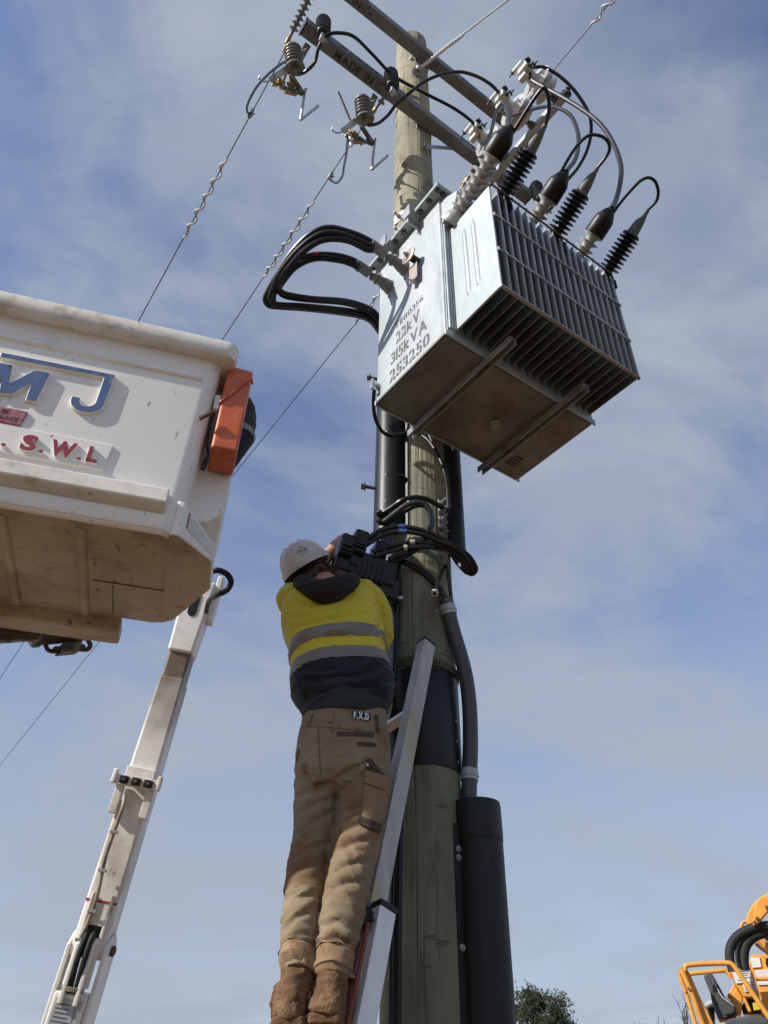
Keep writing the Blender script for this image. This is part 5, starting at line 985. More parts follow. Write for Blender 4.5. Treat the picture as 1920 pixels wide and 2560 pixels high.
BTL = [(-0.204,2.366,1.896,0.042),(-0.208,2.366,1.864,0.042),(-0.215,2.36,1.835,0.041),(-0.218,2.355,1.808,0.042),(-0.218,2.355,1.788,0.042)]
BTR = [(-0.111,2.372,1.899,0.04),(-0.115,2.372,1.867,0.043),(-0.118,2.367,1.839,0.045),(-0.122,2.362,1.816,0.047),(-0.123,2.362,1.797,0.046)]
boot(BTL, (-.12,), 'boot'); boot(BTR, (.05,), 'boot')
# hair
m = MB(); ellipsoid(m, hd_c-hz_u*.016-hy*.016, (hx, hy, hz_u), (.084,.094,.112), 48, 32); ellipsoid(m, hd_c-hz_u*.075-hy*.04, (hx, hy, hz_u), (.062,.052,.06), 40, 24)
hm = m.mesh('hair'); bm = bmesh.new(); bm.from_mesh(hm)
bmesh.ops.delete(bm, geom=[v for v in bm.verts if (np.array(v.co)-hd_c)@hy > .045 or ((np.array(v.co)-hd_c)@hz_u < -.135)], context='VERTS'); bm.to_mesh(hm); bm.free()
displace(hm, lambda p, q: .006*rg(p[0]*40, p[1]*40, p[2]*14)**2)
ho = link('hair', hm, MATS['hair_brown'], wk)
rnd = random.Random(3); m = MB()
for i in range(700):
    an = rnd.uniform(-PI*.5, PI*1.5); s_ = V(math.cos(an), math.sin(an)); 
    if s_[1] > .5: continue
    d0 = hx*s_[0]*.083+hy*(s_[1]*.092-.012); z0 = rnd.uniform(-.09,.03); p = hd_c+d0*math.sqrt(max(.1,1-(z0/.10)**2))+hz_u*z0; o_ = nrm(d0); dn_ = nrm(-hz_u+o_*rnd.uniform(.1,.5)+hx*rnd.uniform(-.7,.7)); L = rnd.uniform(.018,.05)
    m.tube([p, p+dn_*L*.5+o_*.006, p+dn_*L+o_*rnd.uniform(-.004,.012)-hz_u*.004], [.0016,.0013,.0004], 4, False)
m.build('hair_strands', MATS['hair_brown'], ho)['kind'] = 'stuff'
# hard hat
hh = MB(); nn, rows = 48, 18; vs_ = []
for i in range(rows+1):
    th = (PI/2)*(1-i/rows)              # brim to crown
    for j in range(nn):
        a = 2*PI*j/nn; r_ = math.sin(th)**.8 if th > 0 else 0; rid = 1+.025*max(0, math.cos(3*(a-PI/2)))**8*(math.sin(2*th))
        vs_.append(HC + (hx*.106*math.cos(a)+hy*(.132*math.sin(a)))*(math.cos(PI/2-th)**.75 if th > 0 else 0)*rid + hz_u*(.122*math.cos(th)*rid-.002))
hh.add(vs_, [(i*nn+j, i*nn+(j+1) % nn, (i+1)*nn+(j+1) % nn, (i+1)*nn+j) for i in range(rows) for j in range(nn)])
hs = hh.build('hard_hat', MATS['helmet_white'], wk, sharp=60); so_ = hs.modifiers.new('s', 'SOLIDIFY'); so_.thickness = .003
m = MB(); vs_ = []
for k, (w, z) in enumerate(((1.0,.022),(1.045,.020),(1.06,.0),(1.05,-.004),(.99,-.003),(.985,.018))):
    for j in range(nn):
        a = 2*PI*j/nn; pk = .035*max(0, math.sin(a))**3 if k in (1,2,3) else 0
        vs_.append(HC+hx*.106*w*math.cos(a)+hy*(.132*w*math.sin(a)+pk)+hz_u*(z-(.008*max(0,math.sin(a)) if k in (2,3) else 0)))
m.add(vs_, [(i*nn+j, i*nn+(j+1) % nn, ((i+1) % 6)*nn+(j+1) % nn, ((i+1) % 6)*nn+j) for i in range(6) for j in range(nn)]); m.build('brim', MATS['helmet_white'], hs)
htree = bvh_of(hs.data)
for off in (-.035, 0, .035):
    pts = []
    for q in np.linspace(-.85, .95, 14):
        p = HC+hx*off+hy*.12*q; h = htree.ray_cast(Vector(p+hz_u*.3), Vector(-hz_u), .5)
        if h[0] is not None and (np.array(h[0])-HC)@hz_u > .055: pts.append(np.array(h[0]))
    if len(pts) > 3: m = MB(); m.tube(pts, .006, 8); m.build('ridge', MATS['helmet_white'], hs)
pv_ = nrm((-0.099,0.814,0.573)); ring_o = []; m = MB()
lc = V(*(-0.332,2.579,3.407)); le1 = nrm(IMR*.93+IMU*.36); le2 = nrm(np.cross(pv_, le1))
def on_hat(a, b_, lift=.0015):
    p = lc+le1*a+le2*b_; h = htree.ray_cast(Vector(p-pv_*.3), Vector(pv_), 1); return (np.array(h[0]) if h[0] is not None else p)-pv_*lift
for k in range(36):
    a = 2*PI*k/36
    for r_ in (1.0, .9): ring_o.append(on_hat(.023*r_*math.cos(a), .0125*r_*math.sin(a)))
m.add(ring_o, [(2*k, 2*((k+1) % 36), 2*((k+1) % 36)+1, 2*k+1) for k in range(36)])
for k, a in enumerate((-.0135,-.006,.0015,.009,.0145)): m.add([on_hat(a-.0026, -.0035), on_hat(a+.0026, -.0035), on_hat(a+.0026, .003+.002*(k % 2)), on_hat(a-.0026, .003)], [(0,1,2,3)])
m.build('hat_badge', MATS['ink'], hs, fix=False)
m = MB(); band_pts = [HC+hx*.09*math.cos(a)+hy*.115*math.sin(a)-hz_u*.012 for a in np.linspace(PI, 2*PI, 24)]; m.tube(band_pts, .006, 8); m.build('headband', MATS['plastic_black'], hs)

# ---------------------------------------------------------------- bucket of the lift truck
QX, QY, KS = -0.665, 2.023, .91      # bucket corner and size factor
_b = R(75.0); BX = V(math.sin(_b), math.cos(_b), 0); BN = V(BX[1], -BX[0], 0)
def K(b, n, z): return V(QX, QY, .144+z*KS) + BX*b*KS + BN*n*KS
def KXF(p): return V(QX, QY, .144) + KS*(p[:, :1]*BX + p[:, 1:2]*BN + p[:, 2:3]*ZX)
def KMB(): return MB(KXF)
bk = thing('lift_bucket', 'white fibreglass lift bucket with blue M J letters and red S.W.L, upper left', 'lift bucket', K(-.6, -.35, 3.2))
BL, BR_, BB = -1.32, 0.0, -.69         # left, right, back
def plan(inset, r, n=7):
    x0, x1, y0, y1 = BL+inset, BR_-inset, BB+inset, -inset; out = []
    for cx, cy, a0 in ((x1-r, y1-r, 0), (x0+r, y1-r, 90), (x0+r, y0+r, 180), (x1-r, y0+r, 270)):
        for i in range(n): a = R(a0+90*i/(n-1)); out.append((cx+r*math.cos(a), cy+r*math.sin(a)))
    return out
prof = [(3.212,.035,.05),(3.214,.018,.055),(3.225,.004,.06),(3.26,-.001,.062),(3.30,0,.062),(3.98,-.020,.062),(4.03,-.022,.062),(4.09,-.024,.064),(4.103,-.030,.066)]
lip = [(4.104,-.070,.045),(4.110,-.077,.048),(4.190,-.080,.048),(4.198,-.074,.045),(4.20,-.060,.04),(4.199,-.005,.03),(4.188,.006,.03)]
inside = [(4.1,.008,.045),(3.4,.028,.045),(3.28,.04,.04)]
def shell(mb, pr, cap0=False, cap1=False):
    vs_ = []; k = len(plan(0, .05))
    for z, ins, r in pr: vs_ += [(x, y, z) for x, y in plan(ins, r)]
    fs_ = [(i*k+j, i*k+(j+1) % k, (i+1)*k+(j+1) % k, (i+1)*k+j) for i in range(len(pr)-1) for j in range(k)]
    if cap0: fs_.append(tuple(range(k)))
    if cap1: fs_.append(tuple((len(pr)-1)*k+j for j in range(k)))
    return mb.add(vs_, fs_)
shell(KMB(), prof).build('shell', MATS['white_paint'], bk, sharp=45)
shell(KMB(), [prof[-1]]+lip).build('rim', MATS['white_lip'], bk, sharp=50)
shell(KMB(), [lip[-1]]+inside, cap1=True).build('liner', MATS['white_paint'], bk, sharp=45)
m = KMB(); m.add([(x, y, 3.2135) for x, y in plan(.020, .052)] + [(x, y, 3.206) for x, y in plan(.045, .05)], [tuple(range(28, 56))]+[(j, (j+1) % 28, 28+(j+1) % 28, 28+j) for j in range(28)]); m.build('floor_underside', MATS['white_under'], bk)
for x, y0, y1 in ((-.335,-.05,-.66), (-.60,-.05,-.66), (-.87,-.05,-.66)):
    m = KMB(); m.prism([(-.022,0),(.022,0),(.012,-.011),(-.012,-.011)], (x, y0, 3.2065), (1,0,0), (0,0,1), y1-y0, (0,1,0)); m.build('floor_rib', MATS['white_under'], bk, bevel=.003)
m = KMB(); m.box((-.30, -.388, 3.2035), (-.03, -.382, 3.2065)); m.build('floor_seam', MATS['grease'], bk)
m = KMB(); m.box((-.226, -.62, 3.2035), (-.222, -.40, 3.2065)); m.build('floor_seam', MATS['grease'], bk)
# step ledge along the foot of the front wall
m = KMB(); m.prism([(-.03,3.286),(.012,3.296),(.046,3.306),(.052,3.314),(.047,3.374),(.040,3.380),(-.03,3.384)], (-.064,0,0), (0,1,0), (0,0,1), BL+.064+.05, (1,0,0)); m.build('step_ledge', MATS['white_lip'], bk, bevel=.007, seg=3)
m = KMB(); m.prism([(0,3.225),(.006,3.245),(.010,3.275),(.004,3.292),(-.03,3.292),(-.03,3.225)], (-.05,0,0), (0,1,0), (0,0,1), BL+.05+.05, (1,0,0)); m.build('ledge_fillet', MATS['white_paint'], bk, bevel=.004)
# moulded grooves under the rim
m = KMB(); m.prism([(.010,3.975),(.032,3.985),(.034,4.0),(.022,4.012),(.010,4.015)], (-.045,0,0), (0,1,0), (0,0,1), BL+.045+.05, (1,0,0)); m.build('moulded_rib', MATS['white_paint'], bk, bevel=.006, seg=3)
# raised panel and letters
Y0 = .0075
def wall_n(z): return np.interp(z, [3.30, 3.98], [0, .020])
m = MB(); 
def raised(poly, depth, mname, name, parent, base=0.0, bevel=.0025, rimw=.0):
    """letter block standing off the sloping front wall; poly in (b, z)"""
    vs_ = [K(x, wall_n(z)-.01, z) for x, z in poly] + [K(x, wall_n(z)+base+depth, z) for x, z in poly]; n_ = len(poly)
    m = MB(); m.add(vs_, [tuple(range(n_)), tuple(range(n_, 2*n_))]+[(i, (i+1) % n_, n_+(i+1) % n_, n_+i) for i in range(n_)]); blk = m.build(name, MATS['white_paint'], parent, bevel=bevel)
    m = MB(); c = np.mean(poly, axis=0); m.add([K(x, wall_n(z)+base+depth+.0012, z) for x, z in shrink(poly, .0035)], [tuple(range(n_))]); m.build('painted_face', MATS[mname], blk, fix=False); return blk
def shrink(poly, d):
    p = [np.array(q, float) for q in poly]; n_ = len(p); A2 = sum(p[i][0]*p[(i+1) % n_][1]-p[(i+1) % n_][0]*p[i][1] for i in range(n_)); sg = 1 if A2 > 0 else -1; out = []
    for i in range(n_):
        a, b_, c = p[i-1], p[i], p[(i+1) % n_]; e1 = nrm(b_-a); e2 = nrm(c-b_); n1 = V(-e1[1], e1[0])*sg; n2 = V(-e2[1], e2[0])*sg; k = 1+n1@n2
        out.append(b_+(n1+n2)*d/max(k, .35))
    return out
def arc(cx, cz, rx, rz, a0, a1, n=8): return [(cx+rx*math.cos(R(a)), cz+rz*math.sin(R(a))) for a in np.linspace(a0, a1, n)]
# J with a long bar running left over the M
Jp = [(-.80,3.900),(-.372,3.906),(-.372,3.878),(-.376,3.745)] + arc(-.434,3.742,.058,.060,-8,-95,7) + arc(-.452,3.735,.050,.053,-95,-178,5) + [(-.500,3.752),(-.468,3.752)] + arc(-.448,3.735,.018,.020,180,265,5) + arc(-.436,3.745,.024,.028,-88,-5,5) + [(-.412,3.878),(-.80,3.872)]
Jp = Jp[::-1]
raised(Jp, .014, 'letter_blue', 'letter', bk)
Mp = [(-.612,3.684),(-.604,3.846),(-.640,3.846),(-.688,3.762),(-.715,3.846),(-.775,3.846),(-.800,3.684),(-.762,3.684),(-.748,3.790),(-.722,3.700),(-.690,3.690),(-.648,3.775),(-.648,3.684)][::-1]
Mp = [(-.794,3.846),(-.740,3.846),(-.726,3.755),(-.660,3.846),(-.601,3.846),(-.612,3.684),(-.652,3.684),(-.655,3.772),(-.700,3.700),(-.748,3.690),(-.760,3.770),(-.775,3.684),(-.812,3.684)]
raised(Mp, .014, 'letter_blue', 'letter', bk)
# lettered foot panel
m = MB(); pl = [(BL+.1,3.432),(-.312,3.432),(-.302,3.556),(BL+.1,3.556)]; m.add([K(x, wall_n(z)-.01, z) for x, z in pl]+[K(x, wall_n(z)+.008, z) for x, z in pl], [(0,1,2,3),(4,5,6,7)]+[(i,(i+1)%4,4+(i+1)%4,4+i) for i in range(4)]); fp = m.build('letter_panel', MATS['white_paint'], bk, bevel=.003)
Sp = arc(-.575,3.503,.026,.020,35,180,7) + arc(-.575,3.503,.026,.018,180,262,4) + arc(-.578,3.470,.018,.015,80,-95,7) + arc(-.585,3.468,.016,.013,-95,-150,3) + [(-.613,3.458)] + arc(-.582,3.468,.034,.031,-155,-88,5) + arc(-.578,3.470,.034,.033,-88,62,7) + arc(-.573,3.505,.012,.011,255,200,3) + arc(-.573,3.505,.014,.012,180,70,5) + [(-.562,3.512)]
def dot(cx, cz, r): return arc(cx, cz, r, r, 0, 324, 10)
def block_text(ch, x0, x1, z0, z1, name='letter'):
    if ch == 'S': poly = None
    me = text_mesh(ch, 1.0, .045); xs = [v.co.x for v in me.vertices]; ys = [v.co.y for v in me.vertices]; a, b_, c, d = min(xs), max(xs), min(ys), max(ys)
    P2 = [(x0+(v.co.x-a)/(b_-a)*(x1-x0), z0+(v.co.y-c)/(d-c)*(z1-z0)) for v in me.vertices]; F2 = [tuple(p.vertices) for p in me.polygons]
    bmx = bmesh.new(); bmx.from_mesh(me); bmesh.ops.remove_doubles(bmx, verts=bmx.verts, dist=1e-5); bmx.verts.index_update(); bmx.edges.index_update()
    P2 = [(x0+(v.co.x-a)/(b_-a)*(x1-x0), z0+(v.co.y-c)/(d-c)*(z1-z0)) for v in bmx.verts]; F2 = [tuple(v.index for v in f.verts) for f in bmx.faces]; E2 = [tuple(v.index for v in e.verts) for e in bmx.edges if len(e.link_faces) == 1]; bmx.free(); bpy.data.meshes.remove(me)
    n_ = len(P2); mb = MB(); dep = .018; cxm, czm = (x0+x1)/2, (z0+z1)/2
    mb.add([K(x, wall_n(z)+.004, z) for x, z in P2]+[K(x, wall_n(z)+dep, z) for x, z in P2], [tuple(i+n_ for i in f) for f in F2]+[(i, j, j+n_, i+n_) for i, j in E2]); blk = mb.build(name, MATS['white_paint'], bk)
    mb = MB(); mb.add([K(x, wall_n(z)+dep+.0012, z) for x, z in P2], F2); mb.build('painted_face', MATS['letter_red'], blk, fix=False)
block_text('S', -.607, -.553, 3.449, 3.523); block_text('.', -.541, -.524, 3.449, 3.463); block_text('W', -.508, -.420, 3.449, 3.523); block_text('.', -.410, -.393, 3.449, 3.463); block_text('L', -.378, -.338, 3.449, 3.523)
block_text('.', -.668, -.651, 3.449, 3.463)
m = MB(); pl = [(-.86,3.570),(-.637,3.566),(-.628,3.637),(-.86,3.640)]; m.add([K(x, wall_n(z)-.01, z) for x, z in pl]+[K(x, wall_n(z)+.008, z) for x, z in pl], [(0,1,2,3),(4,5,6,7)]+[(i,(i+1)%4,4+(i+1)%4,4+i) for i in range(4)]); rp = m.build('red_plate', MATS['plate_red'], bk, bevel=.002)
for body, x0, x1, z in (('FIRE', -.80, -.690, 3.607), ('RETARDANT', -.86, -.648, 3.578)):
    t_ = MB(); stencil(t_, body, K(x0, wall_n(z)+.0095, z), BX, ZX, .020*KS, (x1-x0)*KS, cut='', bold=.03); t_.build('plate_text', MATS['plate_text'], rp, fix=False)
# octagonal foot corner with sticker
oct_ = [(-.03,.0),(.0,.0),(.134,-.133),(.145,-.334),(.02,-.62),(-.03,-.66)]
m = KMB(); n_ = 6; top = [3.37, 3.365, 3.285, 3.285, 3.36, 3.36]
m.add([(x, y, 3.2115) for x, y in oct_]+[(x, y, t_) for (x, y), t_ in zip(oct_, top)], [tuple(reversed(range(6))), tuple(range(6,12))]+[(i,(i+1)%6,6+(i+1)%6,6+i) for i in range(6)]); oc = m.build('corner_foot', MATS['white_paint'], bk, bevel=.008, seg=3)
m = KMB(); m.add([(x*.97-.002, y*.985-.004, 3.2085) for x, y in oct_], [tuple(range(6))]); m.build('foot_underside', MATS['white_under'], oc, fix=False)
dv_ = nrm(V(.134,-.133,0)); nv = V(dv_[1]*-1, dv_[0], 0); nv = V(.133,.134,0)/np.linalg.norm((.133,.134))
q0 = V(.018,-.018,0)+nv*.0015; q1 = V(.126,-.125,0)+nv*.0015
m = KMB(); m.add([q0+V(0,0,3.262), q1+V(0,0,3.232), q1+V(0,0,3.272), q0+V(0,0,3.335)], [(0,1,2,3)]); stk = m.build('sticker', MATS['label_white'], oc, fix=False)
m = KMB(); e0 = q0+nv*.001; m.add([e0+V(0,0,3.265), e0+V(.004,-.004,3.265), e0+V(.004,-.004,3.332), e0+V(0,0,3.332)], [(0,1,2,3)]); m.build('sticker_edge', MATS['letter_red'], stk, fix=False)
# side pocket and the orange box strapped in front of it
m = KMB(); sp = [(.0,3.40),(.085,3.405),(.135,3.46),(.147,3.56),(.147,4.09),(.0,4.09)]
m.prism(sp, (0,-.16,0), (1,0,0), (0,0,1), -.42, (0,1,0)); m.build('side_pocket', MATS['white_paint'], bk, bevel=.010, seg=3)
ob_ = thing('control_box_cover', 'orange plastic box strapped to the right end of the bucket', 'box', K(.1, -.1, 3.66))
m = KMB(); prb = [(.046,3.652),(.150,3.650),(.158,4.128),(.050,4.132)]; m.prism(prb, (0,.005,0), (1,0,0), (0,0,1), -.16, (0,1,0)); m.build('box_shell', MATS['orange_box'], ob_, bevel=.012, seg=3)
m = KMB(); m.tube(catmull([(.042,-.02,3.905),(.050,.009,3.905),(.10,.009,3.985),(.150,.009,4.068),(.162,-.02,4.07)], 6), .0045, 8); m.build('strap', MATS['orange_box'], ob_)
m = KMB(); m.box((.022,-.03,3.865), (.046,.0,3.945)); m.build('buckle', MATS['label_white'], ob_, bevel=.004)
m = KMB(); m.tube(catmull([(.030,-.03,3.87),(.024,-.04,3.78),(.030,-.05,3.70),(.040,-.06,3.66),(.036,-.07,3.60),(.028,-.07,3.59),(.026,-.07,3.61),(.034,-.065,3.65)], 6), .0045, 8); m.build('tether', MATS['hose_black'], ob_)
m = KMB()
for p0, p1 in (((.022,.028,3.815),(.002,.024,3.79)), ((.006,.026,3.795),(-.018,.02,3.772))): m.bar(p0, p1, .014, .010)
m.build('latch', MATS['rust'], ob_)
# dark base beam, pivot gear and valve under the bucket
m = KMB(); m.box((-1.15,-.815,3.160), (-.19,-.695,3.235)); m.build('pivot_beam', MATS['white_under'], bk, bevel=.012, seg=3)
m = KMB(); m.tube(catmull([(-1.0,-.98,3.14),(-.85,-.92,3.16),(-.72,-.88,3.17),(-.62,-.86,3.18),(-.52,-.86,3.2)], 6), [.04,.042,.044,.046,.048,.05]*4+[.04], 14); m.build('pivot_arm', MATS['grease'], bk)
hyd = thing('hydraulic_cylinder', 'greasy hydraulic cylinder and valve hanging under the bucket floor', 'hydraulic cylinder', (-1.359,2.799,3.111))
a0, a1, a2, a3 = [V(*p) for p in [(-1.474,2.669,3.015),(-1.398,2.73,3.059),(-1.388,2.735,3.064),(-1.243,2.883,3.167)]]
m = MB(); m.cyl(a0-(a1-a0), a1, .012, 14); m.build('rod', MATS['steel'], hyd)
m = MB(); d = nrm(a3-a2); m.lathe(a2, d, [(.034,0),(.038,.004),(.038,.025),(.031,.03),(.031,.17),(.034,.175),(.034,.20),(.026,.21),(.026,.24)], 24); m.build('barrel', MATS['grease'], hyd)
v0 = V(*(-1.273,2.83,3.07)); m = MB(); m.obox(v0, (d, np.cross(d, ZX), ZX), (.042,.025,.022)); m.lathe(v0-d*.065, d, [(.012,0),(.016,.005),(.016,.022),(.010,.024)], 8); m.lathe(v0+d*.045, d, [(.012,0),(.016,.003),(.016,.02),(.010,.024)], 8); m.build('valve', MATS['grease'], hyd, bevel=.003)
m = MB(); m.tube(catmull([(-1.357,2.781,3.078),(-1.341,2.788,3.047),(-1.327,2.805,3.045),(-1.301,2.817,3.056)], 5), .009, 8); m.build('pipe', MATS['grease'], hyd)
m = MB(); m.tube(catmull([(-1.246,2.842,3.077),(-1.217,2.864,3.086),(-1.209,2.877,3.11),(-1.227,2.88,3.139)], 5), .010, 8); m.build('pipe', MATS['grease'], hyd)
# hose loop at the back
cable('hydraulic_hose', 'black wrapped hose looping out behind the bucket above the boom head', [tuple(K(.02,-.66,3.5))]+[(-0.794,2.944,3.536),(-0.762,2.98,3.566),(-0.724,3.008,3.563),(-0.706,3.031,3.536),(-0.726,3.055,3.505),(-0.779,3.088,3.498),(-0.986,3.773,3.878),(-1.067,4.062,3.977)], .014, 'hose_black', 'hose')

# ---------------------------------------------------------------- person standing in the bucket (only an elbow shows past the orange box)
def seg(px, d): return px
bp = MB()
pz = .144+3.26*KS; pc = K(-.20, -.46, 0)
ring_loft(bp, smooth_secs([(pc[0]+dx, pc[1], pz+z, w) for z, w, dx in ((.02,.12,0),(.30,.16,0),(.50,.17,0),(.65,.165,0),(.82,.19,.0),(.97,.21,.0),(1.05,.15,.0),(1.10,.07,.0))]), .62)
shd = V(pc[0]+.19, pc[1]-.02, pz+.96); upa = V(*(-0.692,2.569,4.226)); elb = V(*(-0.649,2.518,3.996)); wrs = V(*(-0.682,2.457,3.75))
bp.tube(catmull([shd-V(.08,0,0), shd, upa, elb, (elb+wrs)/2, wrs], 6), np.interp(np.linspace(0,1,31), [0,.3,.65,1], [.07,.066,.062,.045]), 18)
sh2 = V(pc[0]-.19, pc[1]-.02, pz+.96); bp.tube(catmull([sh2+V(.08,0,0), sh2, sh2+V(-.08,.02,-.28), sh2+V(.02,.22,-.36)], 6), np.interp(np.linspace(0,1,19), [0,.4,1], [.075,.065,.045]), 18)
bjm = remesh(bp, 'coverall', .010, 4); displace(bjm, lambda p, q: .004*rg(p[0]*5, p[1]*5, p[2]*9)**3-.002)
b2 = MB(); hc2 = V(pc[0]+.02, pc[1]+.06, pz+1.20); b2.tube([V(pc[0],pc[1],pz+.99), V(pc[0]+.01,pc[1]+.02,pz+1.13)], [.06,.055], 14); ellipsoid(b2, hc2, ((1,0,0),(0,1,0),(0,0,1)), (.074,.094,.115)); ellipsoid(b2, hc2+V(0,.04,-.06), ((1,0,0),(0,1,0),(0,0,1)), (.05,.06,.055))
b2.tube([hc2+V(0,.09,.01), hc2+V(0,.108,-.02)], [.009,.012], 8)
ring_loft(b2, smooth_secs([(pc[0], pc[1], pz+z, w*.85) for z, w in ((.02,.12),(.30,.15),(.50,.17),(.82,.18),(.97,.18),(1.05,.12))]), .55)
b2.tube([shd, upa, elb, (elb+wrs)/2, wrs], [.05,.045,.042,.04,.03], 12); hand(b2, wrs, wrs-elb, (-.6,.3,-.2), curl=.8)
w2 = sh2+V(.02,.22,-.36); b2.tube([sh2, sh2+V(-.08,.02,-.28), w2], [.05,.045,.03], 12); hand(b2, w2, V(.2,1,.1), (0,0,-1), curl=.6)
p2 = link('person', remesh(b2, 'person', .007, 3), MATS['skin']); tag(p2, 'second worker in the bucket, only a navy sleeve with grey reflective stripe showing', 'person')
cv = link('coverall', bjm, MATS['navy'], p2); ctree = bvh_of(bjm)
m = MB(); sa = nrm(wrs-elb); band(m, ctree, elb+sa*.02, nrm(wrs-upa), .12, .045, 40, .004); m.build('reflective_band', MATS['reflective'], cv)
m = MB(); nn_ = 32; vs_ = []
for i in range(10):
    th = PI/2*(1-i/9)
    for j in range(nn_): a = 2*PI*j/nn_; k_ = math.sin(th)**.75 if i < 9 else 0; vs_.append(hc2+V(.105*math.cos(a)*k_, .13*math.sin(a)*k_+(.03*max(0,math.sin(a)) if i == 0 else 0), .03+.12*math.cos(th)))
m.add(vs_, [(i*nn_+j, i*nn_+(j+1)%nn_, (i+1)*nn_+(j+1)%nn_, (i+1)*nn_+j) for i in range(9) for j in range(nn_)]); m.build('hard_hat', MATS['helmet_white'], p2)

# ---------------------------------------------------------------- boom of the lift truck
bmn = thing('lift_boom', 'white box-section boom rising from the lower left corner to the bucket', 'boom', (-1.467,4.623,1.701))
bt, b1, b2_, b3, b4 = [V(*p) for p in [(-1.171,4.293,4.354),(-1.211,4.386,3.709),(-1.313,4.471,3.06),(-1.422,4.542,2.466),(-1.493,4.583,2.128)]]
t_ = nrm(bt-b4); ref = -V(*nrm((b2_-V(0,0,1.6)))); ref = nrm(ref+V(-.20,0,.05)); sd = nrm(np.cross(t_, ref)); fr = np.cross(sd, t_)        # fr: the face turned to the camera
if sd[0] < 0: sd = -sd
kn = b4 + t_*.13
AX = lambda p: b4 + t_*((np.array(p)-b4)@t_)
ms = mat('boom_sooty', (.80,.78,.73), (.72,.69,.62), sc=3, rough=.4, bump=.02, bsc=20, layers=(((.46,.37,.25), 4, .58, .80, (1,1,.6), 7, .6),))
def soot():     # exhaust and grease staining under the boom head
    t = ms.node_tree; bs = t.nodes['Principled BSDF']; src = bs.inputs['Base Color'].links[0].from_socket; tc_ = t.nodes.new('ShaderNodeTexCoord'); sp = t.nodes.new('ShaderNodeSeparateXYZ'); t.links.new(tc_.outputs['Object'], sp.inputs[0])
    nz = t.nodes.new('ShaderNodeTexNoise'); nz.inputs['Scale'].default_value = 7; nz.inputs['Detail'].default_value = 7; t.links.new(tc_.outputs['Object'], nz.inputs['Vector'])
    ma = t.nodes.new('ShaderNodeMath'); ma.operation = 'MULTIPLY_ADD'; ma.inputs[1].default_value = .45; t.links.new(nz.outputs['Fac'], ma.inputs[0]); t.links.new(sp.outputs['Z'], ma.inputs[2])
    mr = t.nodes.new('ShaderNodeMapRange'); mr.inputs['From Min'].default_value = b1[2]-.22; mr.inputs['From Max'].default_value = b1[2]+.22; t.links.new(ma.outputs[0], mr.inputs['Value'])
    mu = t.nodes.new('ShaderNodeMix'); mu.data_type = 'RGBA'; mu.inputs['B'].default_value = (.15,.105,.065,1); t.links.new(mr.outputs[0], mu.inputs['Factor']); t.links.new(src, mu.inputs['A']); t.links.new(mu.outputs['Result'], bs.inputs['Base Color'])
soot()
def boomsec(name, p0, p1, w0, w1, mname, d=.10, bevel=.018, shift=0):
    p0 = AX(p0)+fr*shift; p1 = AX(p1)+fr*shift; vs_ = []
    for p, w in ((p0, w0), (p1, w1)):
        for sx, sy in ((-1,-1),(1,-1),(1,1),(-1,1)): vs_.append(p+sd*sx*w+fr*sy*d)
    m = MB(); m.add(vs_, [(3,2,1,0),(4,5,6,7)]+[(i,(i+1)%4,4+(i+1)%4,4+i) for i in range(4)]); return m.build(name, MATS[mname], bmn, bevel=bevel, seg=3)
P_ = lambda p: AX(V(*p))
s1 = boomsec('lower_section', kn-t_*.05, P_((-1.349,4.471,2.958)), .086, .082, 'boom_white', .10)
s2 = boomsec('middle_section', P_((-1.336,4.475,2.915)), P_((-1.282,4.376,3.676)), .086, .076, 'boom_sooty', .09)
s3 = boomsec('upper_section', P_((-1.276,4.378,3.645)), P_((-1.225,4.33,4.043)), .070, .070, 'boom_sooty', .078)
hd_ = boomsec('boom_head', P_((-1.25,4.354,3.828)), P_((-1.186,4.299,4.311)), .078, .098, 'boom_white', .088, shift=.008)
m = MB(); q = P_((-1.2,4.316,4.139)); 
m.prism([(x*.028, y*.07) for x, y in [(-1,-.75)]+[(math.cos(R(a)), -.75+.4*math.sin(R(a))) for a in range(190, 351, 20)]+[(1,-.75),(1,1),(-1,1)]], q+fr*.0975, sd, t_, .004, fr); m.build('slot', MATS['plastic_black'], hd_)
m = MB(); q = P_((-1.137,4.323,4.219))+sd*.105; m.obox(q, (sd, t_, fr), (.018,.16,.05)); m.build('side_plate', MATS['boom_white'], bmn, bevel=.006)
m = MB(); q = P_((-1.274,4.472,3.038)); pl = []
def fbox(name, c, hw, hl, hd2, mname, parent, bevel=.004): m = MB(); m.obox(c, (sd, t_, fr), (hw, hl, hd2)); return m.build(name, MATS[mname], parent, bevel=bevel)
rr_ = fbox('rest_bracket', q+fr*.150, .115, .028, .012, 'boom_white', bmn)
for x in (-.085, .085): fbox('bracket_leg', q+sd*x-t_*.09+fr*.122, .022, .085, .02, 'boom_white', rr_)
for x in (-.068, 0, .068): o_ = fbox('rubber_pad', q+sd*x+fr*.168, .025, .020, .010, 'rubber_black', rr_, .006); fbox('pad_bolt', q+sd*x+fr*.180, .008, .007, .003, 'steel_dark', o_, .001)
fbox('bracket_ear', q-sd*.125+fr*.158+t_*.012, .014, .04, .012, 'boom_white', rr_, .008)
fbox('bracket_ear', q+sd*.125+fr*.158+t_*.012, .014, .04, .012, 'boom_white', rr_, .008)
fbox('cover_box', q+t_*.05+fr*.100, .082, .035, .03, 'boom_white', bmn, .006)
fbox('seam_band', P_((-1.387,4.554,2.455))+fr*.100, .083, .006, .002, 'letter_red', s1, .0005)
